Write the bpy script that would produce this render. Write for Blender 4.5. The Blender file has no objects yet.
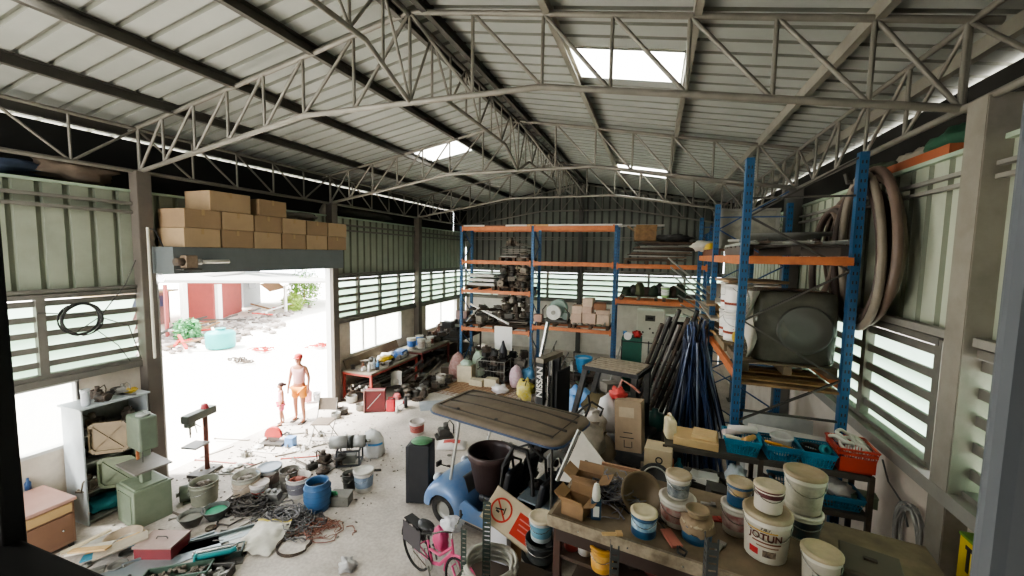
import bpy, math, random
from mathutils import Vector, Matrix, noise
R = math.radians
COL = bpy.context.scene.collection
rnd = random.Random(7)
# ---------------------------------------------------------------- camera model (world metres)
W = 10.93; YB = 17.69; Y1 = 4.65; S = 4.345; MID = 5.41
Z_EAVE = 5.484; Z_TOP = 6.192; Z_KINK = 6.088; Z_RIDGE = 7.179
CAM = Vector((8.416, 0, 4.2)); FPX = 411.49
_y, _p, _r = R(19.0193), R(4.691), R(.939)
FW = Vector((-math.sin(_y)*math.cos(_p), math.cos(_y)*math.cos(_p), -math.sin(_p)))
_rt = Vector((math.cos(_y), math.sin(_y), 0)); _up = _rt.cross(FW)
RT = _rt*math.cos(_r)+_up*math.sin(_r); UP = _up*math.cos(_r)-_rt*math.sin(_r)
def ray(u, v): return FW+RT*((u-512)/FPX)-UP*((v-288)/FPX)
def F(u, v, z=0.): d = ray(u, v); return CAM+d*((z-CAM.z)/d.z)
def PX(u, v, X): d = ray(u, v); return CAM+d*((X-CAM.x)/d.x)
def PY(u, v, Y): d = ray(u, v); return CAM+d*(Y/d.y)
def depth(P): return (P-CAM).dot(FW)
def spot(u, vb, vt, w, z=0.):
    """foot centre, diameter and height of an upright round thing seen w px wide between rows vt and vb"""
    B = F(u, vb, z); r = w/2*depth(B)/FPX
    h = Vector((B.x-CAM.x, B.y, 0)).normalized(); Pc = B+h*r*.85
    # top far edge
    T = Pc+h*r*.6
    k = (vt-288)/FPX; d = T-CAM
    # (-(d.UP + t UPz)) = k (d.FW + t FWz)
    t = (-d.dot(UP)-k*d.dot(FW))/(UP.z+k*FW.z)
    return Pc, w*depth(Pc)/FPX, max(t, .04)
# ---------------------------------------------------------------- materials
MATS = {}
def lin(c):
    if isinstance(c, str): c = tuple(int(c[i:i+2], 16)/255 for i in (0, 2, 4))
    return tuple(((x+.055)/1.055)**2.4 if x > .04045 else x/12.92 for x in c)
def mat(c, rough=.7, metal=0., dirt=.25, scale=6., bump=0., trans=0., key=None, dcol=None, emit=0.):
    k = (c, rough, metal, dirt, scale, bump, trans, dcol, emit)
    if k in MATS: return MATS[k]
    m = bpy.data.materials.new('mat'); MATS[k] = m; m.use_nodes = True
    nt = m.node_tree; N = nt.nodes; L = nt.links; N.clear()
    out = N.new('ShaderNodeOutputMaterial'); b = N.new('ShaderNodeBsdfPrincipled')
    col = lin(c); tc = N.new('ShaderNodeTexCoord')
    oi = N.new('ShaderNodeNewGeometry')
    nz = N.new('ShaderNodeTexNoise'); nz.inputs['Scale'].default_value = scale; nz.inputs['Detail'].default_value = 6; nz.inputs['Roughness'].default_value = .65
    L.new(tc.outputs['Object'], nz.inputs['Vector'])
    rp = N.new('ShaderNodeValToRGB'); rp.color_ramp.elements[0].position = .38; rp.color_ramp.elements[1].position = .68
    L.new(nz.outputs['Fac'], rp.inputs['Fac'])
    mx = N.new('ShaderNodeMix'); mx.data_type = 'RGBA'
    dc = lin(dcol) if dcol else tuple(x*.55+.02 for x in col)
    mx.inputs[6].default_value = (*col, 1); mx.inputs[7].default_value = (*dc, 1)
    mm = N.new('ShaderNodeMath'); mm.operation = 'MULTIPLY'; mm.inputs[1].default_value = dirt*1.6
    L.new(rp.outputs['Color'], mm.inputs[0]); L.new(mm.outputs[0], mx.inputs[0])
    L.new(mx.outputs[2], b.inputs['Base Color'])
    b.inputs['Roughness'].default_value = rough; b.inputs['Metallic'].default_value = metal
    if emit: b.inputs['Emission Color'].default_value = (*col, 1); b.inputs['Emission Strength'].default_value = emit
    if bump:
        bp = N.new('ShaderNodeBump'); bp.inputs['Strength'].default_value = bump; bp.inputs['Distance'].default_value = .02
        L.new(nz.outputs['Fac'], bp.inputs['Height']); L.new(bp.outputs[0], b.inputs['Normal'])
    if trans:
        t = N.new('ShaderNodeBsdfTranslucent'); L.new(mx.outputs[2], t.inputs['Color'])
        ms = N.new('ShaderNodeMixShader'); ms.inputs[0].default_value = trans
        L.new(b.outputs[0], ms.inputs[1]); L.new(t.outputs[0], ms.inputs[2]); L.new(ms.outputs[0], out.inputs[0])
    else: L.new(b.outputs[0], out.inputs[0])
    return m
def glass_mat(tint=(.95, .97, .97), gl=.12):
    k = ('glass', tint, gl)
    if k in MATS: return MATS[k]
    m = bpy.data.materials.new('glass'); MATS[k] = m; m.use_nodes = True; nt = m.node_tree; N = nt.nodes; N.clear()
    o = N.new('ShaderNodeOutputMaterial'); t = N.new('ShaderNodeBsdfTransparent'); g = N.new('ShaderNodeBsdfGlossy'); x = N.new('ShaderNodeMixShader')
    t.inputs[0].default_value = (*tint, 1); g.inputs['Roughness'].default_value = .1; x.inputs[0].default_value = gl
    nt.links.new(t.outputs[0], x.inputs[1]); nt.links.new(g.outputs[0], x.inputs[2]); nt.links.new(x.outputs[0], o.inputs[0]); return m
STEEL = mat('8f8d85', .5, .55, .35, 5); DSTEEL = mat('56534e', .6, .4, .4, 5); GALV = mat('a3a39c', .5, .5, .2, 4)
RUST = mat('6b4a3a', .8, .2, .6, 9, .3, dcol='3a2a22'); IRON = mat('4b453f', .7, .4, .5, 10, .2, dcol='6a5a4c'); SCRAP = mat('7d7468', .6, .5, .5, 9, .2, dcol='463c33')
DUSTY = mat('8a8278', .8, .1, .5, 9, .2); BLACK = mat('222120', .55, 0, .3, 8, dcol='3a3733'); BLUE = mat('305b82', .5, .1, .25, 5, dcol='23435c')
ORANGE = mat('bf7448', .55, .1, .3, 6, dcol='8a5236'); CARD = mat('a78f70', .85, 0, .2, 4); CARD2 = mat('937b5f', .85, 0, .2, 4); WHITE = mat('dcdad4', .5, 0, .15, 6); WPLAS = mat('d6d1c4', .45, 0, .3, 7, dcol='8d8272')
WOOD = mat('8d6f4f', .8, 0, .4, 8, .1, dcol='5a4632'); PALEWOOD = mat('c8a878', .75, 0, .3, 6, dcol='97794f'); GREY = mat('7c7c7a', .6, 0, .3, 5); CREAM = mat('d4c9ae', .7, 0, .25, 5)
GREENM = mat('86957a', .5, .1, .35, 6, dcol='59634f'); RED = mat('b03328', .5, 0, .25, 6); SKYB = mat('3f84c0', .4, 0, .2, 5); DBLUE = mat('2c4a73', .45, 0, .25, 6); TEAL = mat('2f7f92', .5, 0, .25, 6)
TIRE = mat('1d1c1b', .85, 0, .35, 12, .2, dcol='3f3b36'); PAPER = mat('e8e6e0', .7, 0, .08, 4); CHROME = mat('b9b9b6', .25, .9, .15, 5)
# ---------------------------------------------------------------- mesh builder
class MB:
    def __init__(s): s.v = []; s.f = []; s.m = []; s.sm = []
    def add(s, vs, fs, M=None, mi=0, smooth=False):
        o = len(s.v)
        s.v += [tuple(M @ Vector(v)) if M else tuple(v) for v in vs]
        s.f += [tuple(i+o for i in f) for f in fs]; s.m += [mi]*len(fs); s.sm += [smooth]*len(fs); return s
    def box(s, c, d, M=None, mi=0, rz=0, rx=0, ry=0):
        x, y, z = d[0]/2, d[1]/2, d[2]/2
        T = Matrix.Translation(Vector(c))
        if rz: T = T @ Matrix.Rotation(rz, 4, 'Z')
        if rx: T = T @ Matrix.Rotation(rx, 4, 'X')
        if ry: T = T @ Matrix.Rotation(ry, 4, 'Y')
        if M: T = M @ T
        return s.add([(-x, -y, -z), (x, -y, -z), (x, y, -z), (-x, y, -z), (-x, -y, z), (x, -y, z), (x, y, z), (-x, y, z)],
                     [(0, 3, 2, 1), (4, 5, 6, 7), (0, 1, 5, 4), (1, 2, 6, 5), (2, 3, 7, 6), (3, 0, 4, 7)], T, mi)
    def bar(s, a, b, w, h=None, mi=0, up=(0, 0, 1)):
        a = Vector(a); b = Vector(b); h = h or w; d = b-a; L = d.length
        if L < 1e-6: return s
        d.normalize(); u = Vector(up)
        if abs(d.dot(u)) > .98: u = Vector((1, 0, 0))
        x = d.cross(u).normalized(); y = x.cross(d)
        M = Matrix((( x.x, d.x, y.x, (a.x+b.x)/2), (x.y, d.y, y.y, (a.y+b.y)/2), (x.z, d.z, y.z, (a.z+b.z)/2), (0, 0, 0, 1)))
        return s.box((0, 0, 0), (w, L, h), M, mi)
    def tube(s, pts, r, n=8, mi=0, closed=False, cap=True):
        P = [Vector(p) for p in pts]; k = len(P); rs = r if isinstance(r, (list, tuple)) else [r]*k
        vs = []; fs = []; ref = None
        for i, p in enumerate(P):
            a = P[i-1] if (i > 0 or closed) else P[i]; b = P[(i+1) % k] if (i < k-1 or closed) else P[i]
            t = (b-a).normalized() if (b-a).length > 1e-9 else Vector((0, 0, 1))
            if ref is None: ref = t.orthogonal().normalized()
            ref = (ref-t*ref.dot(t)); ref = ref.normalized() if ref.length > 1e-6 else t.orthogonal().normalized()
            y = t.cross(ref)
            vs += [p+(ref*math.cos(2*math.pi*j/n)+y*math.sin(2*math.pi*j/n))*rs[i] for j in range(n)]
        for i in range(k if closed else k-1):
            for j in range(n):
                a = i*n+j; b = i*n+(j+1) % n; c = ((i+1) % k)*n+(j+1) % n; d = ((i+1) % k)*n+j
                fs.append((a, b, c, d))
        s.add(vs, fs, None, mi, True)
        if cap and not closed:
            s.add(vs[:n], [tuple(range(n))[::-1]], None, mi); s.add(vs[-n:], [tuple(range(n))], None, mi)
        return s
    def lathe(s, prof, n=20, c=(0, 0, 0), M=None, mi=0, sx=1, sy=1, smooth=True):
        vs = []; fs = []; T = Matrix.Translation(Vector(c)); T = T @ M if M else T
        for r, z in prof: vs += [(r*sx*math.cos(2*math.pi*j/n), r*sy*math.sin(2*math.pi*j/n), z) for j in range(n)]
        for i in range(len(prof)-1):
            for j in range(n): fs.append((i*n+j, i*n+(j+1) % n, (i+1)*n+(j+1) % n, (i+1)*n+j))
        s.add(vs, fs, T, mi, smooth)
        return s
    def cyl(s, c, r, h, n=20, axis='Z', mi=0, r2=None):
        M = {'Z': Matrix(), 'X': Matrix.Rotation(R(90), 4, 'Y'), 'Y': Matrix.Rotation(R(-90), 4, 'X')}[axis]
        r2 = r if r2 is None else r2
        vs = [(r*math.cos(2*math.pi*j/n), r*math.sin(2*math.pi*j/n), 0) for j in range(n)]+[(r2*math.cos(2*math.pi*j/n), r2*math.sin(2*math.pi*j/n), h) for j in range(n)]
        T = Matrix.Translation(Vector(c)) @ M
        s.add(vs, [(j, (j+1) % n, n+(j+1) % n, n+j) for j in range(n)], T, mi, True)
        o = len(s.v)-2*n
        s.f += [tuple(o+j for j in range(n))[::-1], tuple(o+n+j for j in range(n))]; s.m += [mi, mi]; s.sm += [False, False]
        return s
    def prism(s, poly, h, M=None, mi=0):
        n = len(poly); vs = [(x, y, 0) for x, y in poly]+[(x, y, h) for x, y in poly]
        return s.add(vs, [tuple(range(n))[::-1], tuple(range(n, 2*n))]+[(j, (j+1) % n, n+(j+1) % n, n+j) for j in range(n)], M, mi)
    def grid(s, fn, nu, nv, mi=0, M=None, smooth=True):
        vs = [fn(i/nu, j/nv) for i in range(nu+1) for j in range(nv+1)]
        fs = [(i*(nv+1)+j, (i+1)*(nv+1)+j, (i+1)*(nv+1)+j+1, i*(nv+1)+j+1) for i in range(nu) for j in range(nv)]
        return s.add(vs, fs, M, mi, smooth)
    def blob(s, c, r, seed=0, amp=.25, n=20, mi=0, freq=2.3, M=None):
        vs = []; fs = []; k = n//2+1
        rx, ry, rz = r if isinstance(r, (tuple, list)) else (r, r, r); off = Vector((seed*7.3, seed*3.1, seed*1.7))
        for i in range(k+1):
            th = math.pi*i/k
            for j in range(n):
                ph = 2*math.pi*j/n; d = Vector((math.sin(th)*math.cos(ph), math.sin(th)*math.sin(ph), math.cos(th)))
                q = 1+amp*noise.noise(d*freq+off)*2
                vs.append((c[0]+d.x*rx*q, c[1]+d.y*ry*q, c[2]+d.z*rz*q))
        for i in range(k):
            for j in range(n): fs.append((i*n+j, (i+1)*n+j, (i+1)*n+(j+1) % n, i*n+(j+1) % n))
        return s.add(vs, fs, M, mi, True)
    def build(s, name, mats, parent=None, bevel=0, M=None, sub=0):
        me = bpy.data.meshes.new(name); v = [tuple(M @ Vector(p)) for p in s.v] if M else s.v
        me.from_pydata(v, [], s.f)
        for m in (mats if isinstance(mats, (list, tuple)) else [mats]): me.materials.append(m)
        if len(me.polygons) == len(s.m):
            me.polygons.foreach_set('material_index', s.m); me.polygons.foreach_set('use_smooth', s.sm)
        o = bpy.data.objects.new(name, me); COL.objects.link(o)
        if parent: o.parent = parent
        if bevel:
            b = o.modifiers.new('b', 'BEVEL'); b.width = bevel; b.segments = 2; b.limit_method = 'ANGLE'
        if sub: b = o.modifiers.new('s', 'SUBSURF'); b.levels = b.render_levels = sub
        return o
def tag(o, label, cat, group=None, kind=None):
    if label: o['label'] = label
    if cat: o['category'] = cat
    if group: o['group'] = group
    if kind: o['kind'] = kind
    return o
def thing(name, label, cat, loc=(0, 0, 0), rz=0, group=None, rot=None):
    o = bpy.data.objects.new(name, None); COL.objects.link(o); o.location = loc
    o.rotation_euler = rot if rot else (0, 0, rz); o.empty_display_size = .1
    return tag(o, label, cat, group)
def struct(name, mb, m, parent=None, **k):
    o = mb.build(name, m, parent, **k)
    if not parent: o['kind'] = 'structure'
    return o
def children(o): return [c for c in bpy.data.objects if c.parent == o]
def dup(root, loc, rz=None, label=None, group=None, rot=None, scale=None):
    kids = {}
    def rec(o, par):
        c = o.copy(); COL.objects.link(c)
        if par: c.parent = par
        for g in KIDS(o): rec(g, c)
        return c
    r = rec(root, None); r.location = loc
    if rz is not None: r.rotation_euler = (0, 0, rz)
    if rot: r.rotation_euler = rot
    if scale: r.scale = scale if isinstance(scale, (tuple, list)) else (scale,)*3
    if label: r['label'] = label
    if group: r['group'] = group
    return r
def KIDS(o): return list(o.children)
def mk(name, label, cat, mb, m, loc=(0, 0, 0), rz=0, group=None, kind=None, rot=None, **k):
    o = mb.build(name, m, None, **k); o.location = loc; o.rotation_euler = rot if rot else (0, 0, rz)
    return tag(o, label, cat, group, kind)
def text_mesh(body, size, M, m, name, parent=None, depth_=.0015, bold=.0, sx=1.):
    cu = bpy.data.curves.new('t', 'FONT'); cu.body = body; cu.size = size; cu.align_x = 'CENTER'; cu.align_y = 'CENTER'; cu.extrude = depth_; cu.offset = bold
    o = bpy.data.objects.new('t', cu); COL.objects.link(o); bpy.context.view_layer.update()
    me = bpy.data.meshes.new_from_object(o.evaluated_get(bpy.context.evaluated_depsgraph_get())); bpy.data.objects.remove(o)
    me.name = name
    me.transform(Matrix.Diagonal((sx, 1, 1, 1))); me.transform(M); me.materials.clear(); me.materials.append(m)
    t = bpy.data.objects.new(name, me); COL.objects.link(t)
    if parent: t.parent = parent
    return t
def wrap_text(body, size, r, z, ang, m, name, parent):
    """text bent round a vertical cylinder of radius r, centred on angle ang"""
    t = text_mesh(body, size, Matrix(), m, name, parent, .0005, size*.02)
    for v in t.data.vertices:
        a = ang+v.co.x/r; rr = r+.002+v.co.z; zz = z+v.co.y
        v.co = (rr*math.cos(a), rr*math.sin(a), zz)
    return t
# ================================================================= SETTING
def floor_mat():
    m = bpy.data.materials.new('floor'); m.use_nodes = True; nt = m.node_tree; N = nt.nodes; L = nt.links; b = N['Principled BSDF']
    tc = N.new('ShaderNodeTexCoord'); a = N.new('ShaderNodeTexNoise'); a.inputs['Scale'].default_value = .9; a.inputs['Detail'].default_value = 8; a.inputs['Roughness'].default_value = .7
    c = N.new('ShaderNodeTexNoise'); c.inputs['Scale'].default_value = 22; c.inputs['Detail'].default_value = 6
    L.new(tc.outputs['Object'], a.inputs['Vector']); L.new(tc.outputs['Object'], c.inputs['Vector'])
    r = N.new('ShaderNodeValToRGB'); e = r.color_ramp.elements; e[0].position = .35; e[0].color = (*lin('aaa298'), 1); e[1].position = .62; e[1].color = (*lin('cdc5bb'), 1)
    r2 = N.new('ShaderNodeValToRGB'); e = r2.color_ramp.elements; e[0].position = .4; e[0].color = (.82, .8, .78, 1); e[1].position = .6; e[1].color = (1, 1, 1, 1)
    x = N.new('ShaderNodeMix'); x.data_type = 'RGBA'; x.blend_type = 'MULTIPLY'; x.inputs[0].default_value = .8
    L.new(a.outputs[0], r.inputs[0]); L.new(c.outputs[0], r2.inputs[0]); L.new(r.outputs[0], x.inputs[6]); L.new(r2.outputs[0], x.inputs[7]); L.new(x.outputs[2], b.inputs['Base Color'])
    b.inputs['Roughness'].default_value = .75; return m
struct('floor', MB().box((W/2, YB/2-1.2, -.06), (W+.2, YB+2.6, .12)), floor_mat())
ROOFM = mat('a9aca6', .6, .15, .18, 1.2, dcol='8c8e88'); WALLG = mat('979c8b', .6, .1, .25, 1.5, dcol='73786a')
SLAT = mat('c4dccb', .5, 0, .15, 3, trans=.5); MASON = mat('cfc5b6', .85, 0, .3, 2.5, dcol='9a8f82'); FRAME = mat('77746c', .6, .3, .3, 5); DARKM = mat('2d2c29', .9, 0, .3, 2)
def zroof(x): return Z_TOP+(Z_RIDGE-Z_TOP)*(x/MID if x < MID else (W-x)/(W-MID))
# ---- corrugated roof, strip by strip, skylight bays left open
SKY = [(7.2, 8.66, 5.66, 6.55), (7.2, 8.66, 13.05, 14.4), (2.42, 3.8, 9.6, 10.45), (2.42, 3.8, 1.2, 2.62)]
def roof_strip(mb, x0, x1, y, pitch=.31, z=.13):
    z0 = zroof(x0)+z; z1 = zroof(x1)+z; rw = .05; rh = .045; a = .012
    ys = [(y, 0), (y+pitch-rw-2*a, 0), (y+pitch-rw-a, rh), (y+pitch-a, rh), (y+pitch, 0)]
    vs = [(x0, yy, z0+h) for yy, h in ys]+[(x1, yy, z1+h) for yy, h in ys]
    mb.add(vs, [(i, i+1, 6+i, 5+i) for i in range(4)]); mb.m[-3:] = [1, 1, 1]  # recess faces take the darker slot, rib shade put into the colour
for side, (xa, xb) in enumerate(((-1.5, MID), (MID, W+1.5))):
    mb = MB(); y = -1.4
    while y < YB+.3:
        cuts = [(s[0], s[1]) for s in SKY if s[2] < y+.155 < s[3] and xa <= s[0] < xb]
        segs = [(xa, xb)] if not cuts else [(xa, cuts[0][0]), (cuts[0][1], xb)]
        for a, b in segs: roof_strip(mb, a, b, y)
        y += .31
    if side == 0: ceil_mb = mb
    else: k_ = len(ceil_mb.m); ceil_mb.add(mb.v, mb.f); ceil_mb.m[k_:] = mb.m
CEIL = struct('ceiling', ceil_mb, [ROOFM, mat('8b8d84', .6, .15, .2, 1.2)])  # second colour is the painted shade inside the roof ribs
SKYM = mat('f4f3ea', .4, 0, .06, 3, trans=.9)
for k, (x0, x1, y0, y1) in enumerate(SKY):
    struct('skylight', MB().add([(x0, y0-.16, zroof(x0)+.15), (x1, y0-.16, zroof(x1)+.15), (x1, y1+.16, zroof(x1)+.15), (x0, y1+.16, zroof(x0)+.15)], [(0, 1, 2, 3)]), SKYM, CEIL)
    o = bpy.context.scene.collection.objects[-1]
# ---- masonry with openings helper (plane X=const or Y=const)
def wall_cells(mb, u0, u1, z0, z1, holes, put):
    us = sorted({u0, u1}|{h[0] for h in holes}|{h[1] for h in holes}); zs = sorted({z0, z1}|{h[2] for h in holes}|{h[3] for h in holes})
    for a, b in zip(us, us[1:]):
        for c, d in zip(zs, zs[1:]):
            m = ((a+b)/2, (c+d)/2)
            if a < u0-1e-6 or b > u1+1e-6: continue
            if any(h[0] < m[0] < h[1] and h[2] < m[1] < h[3] for h in holes): continue
            put(a, b, c, d)
ZLB, ZLT = 2.271, 3.49
LEFTWIN = [(3.03, 3.72, 1.16, 2.14), (9.8, 12.43, 1.15, 2.14), (14.08, 16.77, 1.15, 2.14)]
DOORY = (4.78, 9.03)
mb = MB()
wall_cells(mb, -1.3, YB, 0, ZLB, LEFTWIN+[(DOORY[0], DOORY[1], 0, ZLB)], lambda a, b, c, d: mb.box((-.08, (a+b)/2, (c+d)/2), (.14, b-a, d-c)))
WL = struct('wall_left', mb, MASON)
WR = struct('wall_right', MB().box((W+.08, (YB-1.3)/2, ZLB/2), (.14, YB+1.3, ZLB)), mat('d9cfc4', .85, 0, .25, 2, dcol='b0a292'))
struct('wall_front_light_block', MB().box((7.2, -1.38, 3.5), (7.8, .12, 7.4)), mat('8d8a84', .9, 0, .2, 2))  # unseen wall behind the view, added to cut light from the open end
WB = struct('wall_back', MB().box((W/2, YB+.08, ZLB/2), (W, .14, ZLB)), mat('e2ddd2', .85, 0, .3, 2, dcol='b5aea4'))
def corr(mb, fn, L, z0, z1f, pitch=.3):
    """vertical ribbed sheet; fn(u, offset) gives x,y ; z1f(u) top"""
    n = int(L/pitch)
    for i in range(n+1):
        u = i*pitch; pts = [(u, 0), (u+pitch*.72, 0), (u+pitch*.78, .035), (u+pitch*.94, .035), (u+pitch, 0)]
        pts = [(min(q, L), o) for q, o in pts]
        if pts[-1][0]-pts[0][0] < .01: continue
        vs = [(*fn(q, o), z0) for q, o in pts]+[(*fn(q, o), z1f(q)) for q, o in pts]
        mb.add(vs, [(j, j+1, 6+j, 5+j) for j in range(4)]); mb.m[-3:] = [1, 1, 1]  # rib recess painted darker to stand in for its shade
def zf(u): return zroof(u)+.1
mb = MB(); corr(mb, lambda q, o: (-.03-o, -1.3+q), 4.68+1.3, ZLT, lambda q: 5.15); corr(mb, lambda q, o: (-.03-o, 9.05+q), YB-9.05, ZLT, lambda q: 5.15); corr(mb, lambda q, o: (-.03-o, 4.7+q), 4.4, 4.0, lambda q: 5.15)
struct('corrugated_sheet', mb, [WALLG, mat('737868', .6, .1, .2, 1.5)], WL)  # second slot: painted rib shade
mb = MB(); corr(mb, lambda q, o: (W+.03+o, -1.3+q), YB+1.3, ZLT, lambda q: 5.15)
struct('corrugated_sheet', mb, [mat('b4bba8', .6, .1, .2, 1.5, dcol='969c8b'), mat('858b7a', .6, .1, .2, 1.5)], WR)  # second slot: rib shade painted in a darker tone
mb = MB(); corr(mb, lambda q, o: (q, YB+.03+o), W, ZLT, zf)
struct('corrugated_sheet', mb, [mat('6a6d65', .6, .1, .3, 1.5, dcol='50534c'), mat('45473f', .6, .1, .3, 1.5)], WB)  # second slot: shade of the ribs as colour
# louvre bands
def louvre(parent, P, Q, side):
    """slat panel between wall points P,Q; side = outward unit vector"""
    P = Vector(P); Q = Vector(Q); o = Vector(side); d = (Q-P).normalized()
    mb = MB(); n = 5; h = (ZLT-ZLB-.1)/n
    for i in range(n):
        zb = ZLB+.05+i*h
        a = P+o*.20; b = Q+o*.20; a.z = b.z = zb-.15; c = Q+o*.0; e = P+o*.0; c.z = e.z = zb+h*.78
        mb.add([a, b, c, e], [(0, 1, 2, 3)])
        for q in (0, 1):
            pass
    struct('louvre_slats', mb, SLAT, parent)
    f = MB()
    for z in (ZLB+.02, ZLT-.02): f.bar(Vector((P.x, P.y, z)), Vector((Q.x, Q.y, z)), .1, .07)
    f.bar(Vector((P.x, P.y, ZLB)), Vector((P.x, P.y, ZLT)), .1, .09)
    for i in range(n):
        z = ZLB+.05+i*h+h*.78
        f.bar(Vector((P.x, P.y, z-.02)), Vector((Q.x, Q.y, z-.02)), .03, .085)
    struct('louvre_frame', f, FRAME, parent)
def louvre_run(parent, P, Q, side, step):
    P = Vector(P); Q = Vector(Q); L = (Q-P).length; n = max(1, round(L/step))
    for i in range(n): louvre(parent, P.lerp(Q, i/n), P.lerp(Q, (i+1)/n), side)
louvre_run(WL, (.0, -.2, 0), (.0, 4.55, 0), (-1, 0, 0), 1.35)
louvre_run(WL, (.0, 9.12, 0), (.0, 13.3, 0), (-1, 0, 0), 1.05); louvre_run(WL, (.0, 13.4, 0), (.0, YB, 0), (-1, 0, 0), 1.05)
for a, b in ((-.2, 4.5), (4.75, 8.9), (9.1, 13.2), (13.4, YB)): louvre_run(WR, (W, a, 0), (W, b, 0), (1, 0, 0), 1.45)
louvre_run(WB, (0, YB, 0), (MID-.1, YB, 0), (0, 1, 0), 1.33); louvre_run(WB, (MID+.1, YB, 0), (W, YB, 0), (0, 1, 0), 1.35)
# girts: rails running along the walls
mb = MB()
for z in (ZLT+.06, 4.80, 4.95): mb.box((.03, 1.65, z), (.07, 5.9, .05)); mb.box((.03, (9.05+YB)/2, z), (.07, YB-9.05, .05))
mb.box((.04, 1.7, ZLB-.06), (.1, 5.9, .1)); mb.box((.04, (9.05+YB)/2, ZLB-.06), (.1, YB-9.05, .1))
struct('girt', mb, FRAME, WL)
mb = MB()
for z in (ZLT+.07, ): mb.box((W-.04, YB/2-.6, z), (.09, YB+1.2, .07))
mb.box((W-.03, YB/2-.6, 4.86), (.06, YB+1.2, .035)); mb.box((W-.03, YB/2-.6, 4.96), (.06, YB+1.2, .035)); mb.box((W-.07, YB/2-.6, ZLB-.05), (.16, YB+1.2, .12))
struct('girt', mb, mat('97948c', .5, .3, .25, 4), WR)
mb = MB()
for z in (ZLT+.06, 4.86, 4.95): mb.box((W/2, YB-.04, z), (W, .08, .05))
mb.box((W/2, YB-.05, ZLB-.06), (W, .1, .1))
struct('girt', mb, FRAME, WB)
# wall-top ledges and dark eave boxing
for s_, x0 in ((-1, 0), (1, W)):
    p = WL if s_ < 0 else WR
    struct('wall_top_ledge', MB().box((x0+s_*.35, YB/2-.6, 5.16), (.75, YB+1.2, .04)), mat('9fb09a', .6, 0, .3, 2), p)
    struct('eave_boxing', MB().box((x0+s_*.75, YB/2-.6, 5.65), (.04, YB+1.4, 1.0)), DARKM, p)
struct('gable_boxing', MB().box((W/2, YB+.1, 5.9), (W+1.4, .04, 2.8)), DARKM, WB)
# ---- windows in the left wall
def window(n, y0, y1, z0, z1, mull):
    f = MB(); t = .05
    for z in (z0, z1): f.box((-.06, (y0+y1)/2, z), (.12, y1-y0+.08, t))
    for y in [y0, y1]+mull: f.box((-.06, y, (z0+z1)/2), (.1 if y in (y0, y1) else .05, .045, z1-z0))
    o = struct('window_%d' % n, f, mat('c9c8c2', .5, .1, .15, 4))
    ys = [y0]+mull+[y1]
    for a, b in zip(ys, ys[1:]): struct('pane', MB().box((-.07, (a+b)/2, (z0+z1)/2), (.006, b-a-.04, z1-z0-.04)), glass_mat(), o)
window(1, *LEFTWIN[0], []); window(2, *LEFTWIN[1], [PX(364.5, 330, 0).y, PX(377, 330, 0).y]); window(3, *LEFTWIN[2], [PX(442, 310, 0).y])
# ---- door opening and its shutter box
f = MB(); WJ = mat('c9c9c6', .4, .3, .15, 4)
f.box((.02, DOORY[1]-.04, 1.88), (.16, .12, 3.76)); f.box((.02, DOORY[0]+.03, 1.88), (.14, .08, 3.76))
struct('door_1', f, WJ)
sh = MB().box((.36, 6.72, 4.0), (.76, 4.02, .46)); sh.box((-.05, 6.9, 3.98), (.14, 4.3, .5))
struct('trim_1', sh, mat('6f7575', .6, .3, .2, 3))
# ---- columns
def column(x, y, label, w=.2, d=.2, h=Z_EAVE, m=None):
    mb = MB(); mb.box((0, 0, h/2), (.012, d, h)); 
    for s_ in (-1, 1): mb.box((0, s_*d/2, h/2), (w, .014, h))
    for s_ in (-1, 1): mb.box((s_*w/2, 0, h/2), (.012, d, h))
    mb.box((0, 0, .01), (w+.14, d+.14, .02))
    return mk('steel_column', label, 'column', mb, m or mat('6d665e', .6, .3, .3, 4), (x, y, 0), group='steel columns of the hall')
column(.1, Y1, 'brown grey steel column on the left wall beside the door opening'); column(.1, Y1+S+.05, 'steel column behind the far jamb of the door opening')
column(.1, Y1+2*S, 'dark steel column between the two far left windows')
RC = mat('918c82', .6, .2, .3, 3, dcol='6b665d')
column(W-.04, Y1-.26, 'wide grey steel column standing nearest on the right wall', .2, .22, m=RC); column(W-.13, Y1+S, 'steel column on the right wall behind the blue racking', .24, .2, m=mat('6b6862', .6, .3, .3, 4))
column(W-.13, Y1+2*S, 'furthest steel column on the right wall', .24, .2, m=mat('6b6862', .6, .3, .3, 4))
column(MID, YB-.12, 'tall dark steel post in the middle of the back wall', .16, .16, 6.9, m=mat('5a5853', .6, .3, .3, 4))
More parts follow.
